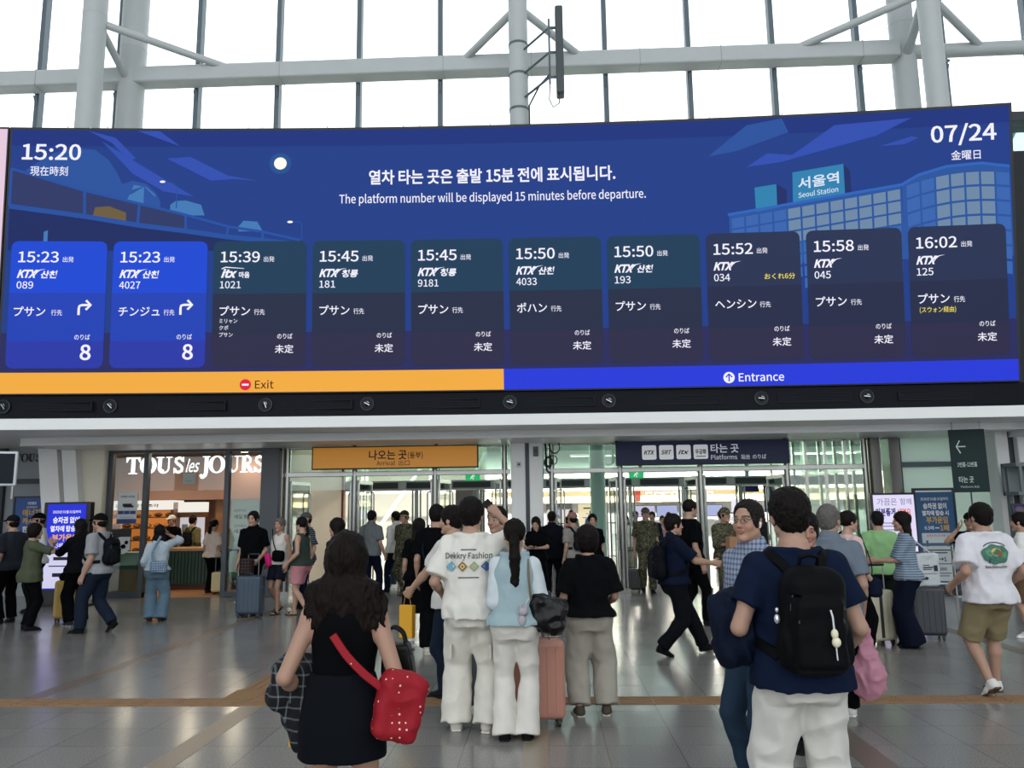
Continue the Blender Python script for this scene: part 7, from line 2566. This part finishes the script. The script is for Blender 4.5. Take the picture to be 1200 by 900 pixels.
# ---- left group
f, r = person('heavy man in grey t-shirt and black cap walking left with a black backpack', (-6.62, 11.95), 1.45, dict(H=1.70, fat=.75, footL=(-.10, .16, 0, -4, 0), footR=(.10, -.28, 0., 6, 40), R=(.26, .06, .86), L=(-.26, .05, .86)), outfit(K('tee_ash', '#8d9095'), K('trouser_slate', '#1c2433'), dict(sleeve=.8, ease=.024, hem=-.05), dict(knee_w=.085, hem_w=.075, ease=.02)), cap=(cap_shape, K('cap_black', '#0c0d10')), shoes=('sneaker', '#101216', '#15171a'))
backpack(f, r, f.top, 'black backpack worn by the heavy man in grey', '#0d1118', .13, .20, .075, .27, res=.011)
f, r = person('person in black hoodie reaching out to the left with dark suitcase clothes', (-7.36, 12.75), 1.0, dict(H=1.62, sex='f', L=(-.16, .50, 1.22), R=(.16, .48, 1.2), lean=4), outfit(K('hoodie', '#0e1015'), BLK, dict(sleeve=1.85, ease=.028), dict(knee_w=.09, hem_w=.09)), hair=('long', dict(length=.24, t=.018)), shoes=('sneaker', '#2a2d33', '#8a8c90'))
r['label'] = 'person in black hoodie and black trousers reaching out to the left'
suitcase('mustard yellow hard suitcase behind the person in black hoodie', -7.80, 13.25, .3, '#a58a45', .38, .25, .60, .0)
t = thing('folded_jacket', 'black bundle lying on top of the yellow suitcase', 'jacket', (-7.76, 13.25, .66))
S = Shape(); S.u(P_box((0, 0, .055), (.16, .11, .055), .05)); S.disp = folds(.015, 12, 10, 2)
v, q = S.mesh(.010); np_mesh('cloth', v, q, BLK, t)
f, r = person('short haired person in olive shirt raising both hands to the face', (-7.82, 12.25), -.75, dict(H=1.56, sex='f', R=(.06, .26, 1.42), L=(-.05, .30, 1.38), elR=(1, .1, -.6), elL=(-1, .1, -.6)), outfit(K('olive', '#4a5140'), BLK, dict(sleeve=.9, ease=.022, hem=-.12), slim), hair=('bob', dict(t=.02)), shoes=('sneaker', '#111317', '#111317'))
f, r = person('man in white t-shirt and black cap standing in front of the blue kiosk', (-9.2, 14.55), pi - .9, dict(H=1.74, R=(.18, .25, 1.1)), outfit(K('tee_white2', '#c4c7cc'), BLK, dict(sleeve=.8, ease=.02)), cap=(cap_shape, K('cap_black', '#0c0d10')), glasses=True, shoes=sneak_b)
f, r = person('man in dark cap and charcoal t-shirt facing left near the left edge', (-8.72, 13.1), 1.2, dict(H=1.70), outfit(K('charcoal', '#262a31'), BLK, dict(sleeve=.85, ease=.02)), cap=(cap_shape, K('cap_dark', '#14161b')), shoes=sneak_b)
f, r = person('person in black cut off by the left edge of the picture', (-8.62, 12.2), .5, dict(H=1.60, lean=8), outfit(BLK, BLK, dict(sleeve=1.8)), hair=('short', {}), shoes=sneak_w)
# ---- inside the bakery
f, r = person('bakery worker in white cap and black shirt behind the counter', (-9.15, 19.72), pi - .2, dict(H=1.68), outfit(BLK, BLK, dict(sleeve=.8)), cap=(cap_shape, K('cap_white', '#c9c7c2')), shoes=sneak_b, dist=26)
f, r = person('customer in olive jacket with black backpack at the bread shelves', (-8.62, 19.68), -.2, dict(H=1.66), outfit(K('khaki_top', '#6d6848'), BLK, dict(sleeve=1.6)), hair=('short', {}), shoes=sneak_b, dist=26)
backpack(f, r, f.top, 'black backpack on the customer in olive inside the bakery', '#101318', .12, .19, .07, .27, res=.014)
f, r = person('woman in pale top and black trousers at the bakery counter seen from behind', (-7.30, 17.75), -.35, dict(H=1.57, sex='f', R=(.18, .28, 1.0)), outfit(K('blouse', '#c9b9ae'), BLK, dict(sleeve=.8), slim), hair=('pony', dict(length=.12)), shoes=sneak_b)
suitcase('small cream suitcase on the bakery floor behind the woman', -7.02, 17.55, .1, '#c9b98e', .34, .22, .42, .30)
# ---- between the doors
f, r = person('woman with long dark hair in black dress looking at her phone by the white pillar', (-.20, 15.5), pi - .2, dict(H=1.55, sex='f', R=(.10, .28, 1.12), L=(-.08, .28, 1.12), elR=(1, -.3, -1), elL=(-1, -.3, -1), head=(0, -20, 0), curlR=.6), outfit(BLK, BLK, dict(sleeve=.8), skirt=dict(z0=.14, z1=-.5, w0=.15, w1=.22, d0=.11, d1=.18)), hair=('long', dict(length=.34)), shoes=sneak_b, skin=(0.441, 0.274, 0.205))
phone('dark phone in the hands of the woman by the white pillar', f, r, 'R')
f, r = person('man in dark suit seen from behind right of the woman with a phone', (.10, 16.45), -.2, dict(H=1.64), outfit(K('suit', '#10131b'), K('suit', '#10131b'), dict(sleeve=1.92, ease=.022, hem=-.14, collar=True), slim), hair=('short', {}), shoes=sneak_b)
f, r = person('man in dusty pink cap and grey t-shirt with a dark strap facing left', (.50, 15.4), .6, dict(H=1.62, lean=3, R=(.2, .2, 1.0)), outfit(K('tee_stone', '#84827c'), NAVY, dict(sleeve=.8)), cap=(cap_shape, K('cap_pink', '#8f6a66')), shoes=sneak_b)
backpack(f, r, f.top, 'dark backpack on the man in the pink cap', '#12151b', .12, .19, .07, .27, res=.013)
f, r = person('woman with short dark hair in black dress facing the camera beside the pink cap', (.86, 15.6), pi, dict(H=1.58, sex='f', fat=.2), outfit(BLK, BLK, dict(sleeve=.75, vneck=.03), skirt=dict(z0=.14, z1=-.45, w0=.15, w1=.22, d0=.11, d1=.18)), hair=('short', dict(t=.02)), shoes=sneak_b, skin=(0.426, 0.251, 0.182))
f, r = person('soldier in camouflage and cap walking towards the camera through the right doors', (2.04, 17.1), pi, dict(H=1.70, R=(.26, -.02, .86), **walk(.2, 'L')), outfit(camo_mat(), camo_mat(), dict(sleeve=.8, ease=.02), dict(knee_w=.085, hem_w=.07)), cap=(cap_shape, camo_mat()), shoes=('boot', '#17181a', '#17181a'))
suitcase('small black suitcase pulled by the soldier in the right doorway', 1.72, 17.15, pi, '#14161a', .38, .25, .42, .36)
f, r = person('man in navy polo shirt striding right with one arm held out', (1.48, 9.8), -1.35, dict(H=1.62, fat=.3, R=(.16, .46, 1.12), L=(-.22, .06, .92), elR=(.6, -.4, -1), footR=(.09, -.26, 0, 6, 22), footL=(-.09, .40, 0, -4, -8), head=(0, 0, 0), drop=.035), outfit(K('polo_navy', '#10182b'), K('trouser_black', '#0f1116'), dict(collar=True, sleeve=.8, ease=.02, hem=-.02), dict(knee_w=.085, hem_w=.075, ease=.016)), hair=('short', dict(t=.016)), shoes=('sneaker', '#0f1012', '#0f1012'), skin=(0.395, 0.236, 0.163))
backpack(f, r, f.top, 'black backpack on the back of the striding man in navy polo', '#0b0e14', .14, .21, .08, .24, res=.009)
f, r = person('tall man in black t-shirt facing right behind the striding man', (2.10, 12.2), -1.2, dict(H=1.79, **walk(.3, 'R')), outfit(BLK, BLK, dict(sleeve=.8, ease=.02), slim), hair=('buzz', dict(t=.014)), shoes=sneak_b, skin=(0.380, 0.228, 0.160))
f, r = person('soldier in camouflage holding a brown paper bag right of the doors', (3.06, 14.3), pi + .25, dict(H=1.67, R=(.12, .26, 1.12), L=(-.12, .28, 1.12), head=(-12, 0, 0)), outfit(camo_mat(), camo_mat(), dict(sleeve=1.6, ease=.022), dict(knee_w=.085, hem_w=.07)), cap=(cap_shape, camo_mat()), glasses=True, shoes=('boot', '#17181a', '#17181a'))
t = worn('paper_bag', 'brown paper carrier bag held by the soldier right of the doors', 'bag', r)
MB().box(-.16, .27, .90, .14, .42, 1.20).build('bag_body', mat('kraft', '#a0785a', .7), t, bevel=.005)
MB().tube([(-.06, .35, 1.20), (-.05, .35, 1.28), (.03, .35, 1.28), (.04, .35, 1.20)], .006, 6).build('handle', mat('bag_red', '#8a3a34', .6), t)
# ---- far crowd beyond the doors
far = [(.31, 24, pi - .3, 'f', 1.54, 'blouse_cream', '#c9c4b0', 'bob', 'woman in cream blouse far beyond the white pillar'), (.62, 25.5, .6, 'm', 1.45, 'far_red', '#a8343c', 'short', 'person in red top far beyond the white pillar'),
       (2.02, 21.2, pi, 'f', 1.52, 'far_white', '#cfcdc8', 'bob', 'woman in white blouse and beige trousers beyond the right doors'), (2.45, 22.9, pi + .3, 'm', 1.62, 'far_black', '#15181d', 'short', 'man in black beyond the soldier\'s left shoulder'),
       (2.75, 21.6, pi - .2, 'm', 1.60, 'far_navy', '#1b2433', 'short', 'man in navy just behind the walking soldier'), (3.34, 24, pi, 'f', 1.48, 'far_rose', '#b58f90', 'short', 'person in rose top between soldier and striding man'),
       (.85, 28.5, 0., 'm', 1.70, 'far_grey', '#6a6d72', 'short', 'man in grey seen from behind far down the concourse'), (4.92, 23.5, .2, 'm', 1.60, 'far_shirt', '#d2d2ce', 'short', 'man in white shirt seen from behind beyond the right doors'),
       (1.62, 29.5, pi, 'm', 1.70, 'far_blue', '#4a5e78', 'short', 'man in blue far down the concourse near the green pillar'), (-3.95, 21.4, .3, 'm', 1.58, 'far_dark', '#1d2024', 'short', 'man in dark clothes beyond the left doors'),
       (5.40, 21.2, pi, 'm', 1.60, 'far_charcoal', '#2a2d31', 'short', 'man in charcoal beyond the far right door'), (-2.3, 23.8, pi - .4, 'f', 1.56, 'far_teal', '#3d5a5c', 'bob', 'woman in teal far beyond the left doors'), (3.9, 26.5, .4, 'f', 1.58, 'far_sand', '#b3a384', 'bob', 'woman in sand top far beyond the right doors')]
for i, (x, y, rz, sx, H, cn, cc, hs_, lb) in enumerate(far):
    bc = K('far_beige', '#8f866f') if 'beige' in lb else (BLK if i % 3 else DNAVY)
    person(lb, (x, y), rz, dict(H=H, sex=sx, **walk(.2, 'RL'[i % 2])), outfit(K(cn, cc), bc, dict(sleeve=.8 if i % 2 else 1.6)), hair=(hs_, {}), shoes=sneak_b if i % 2 else sneak_w, dist=27)
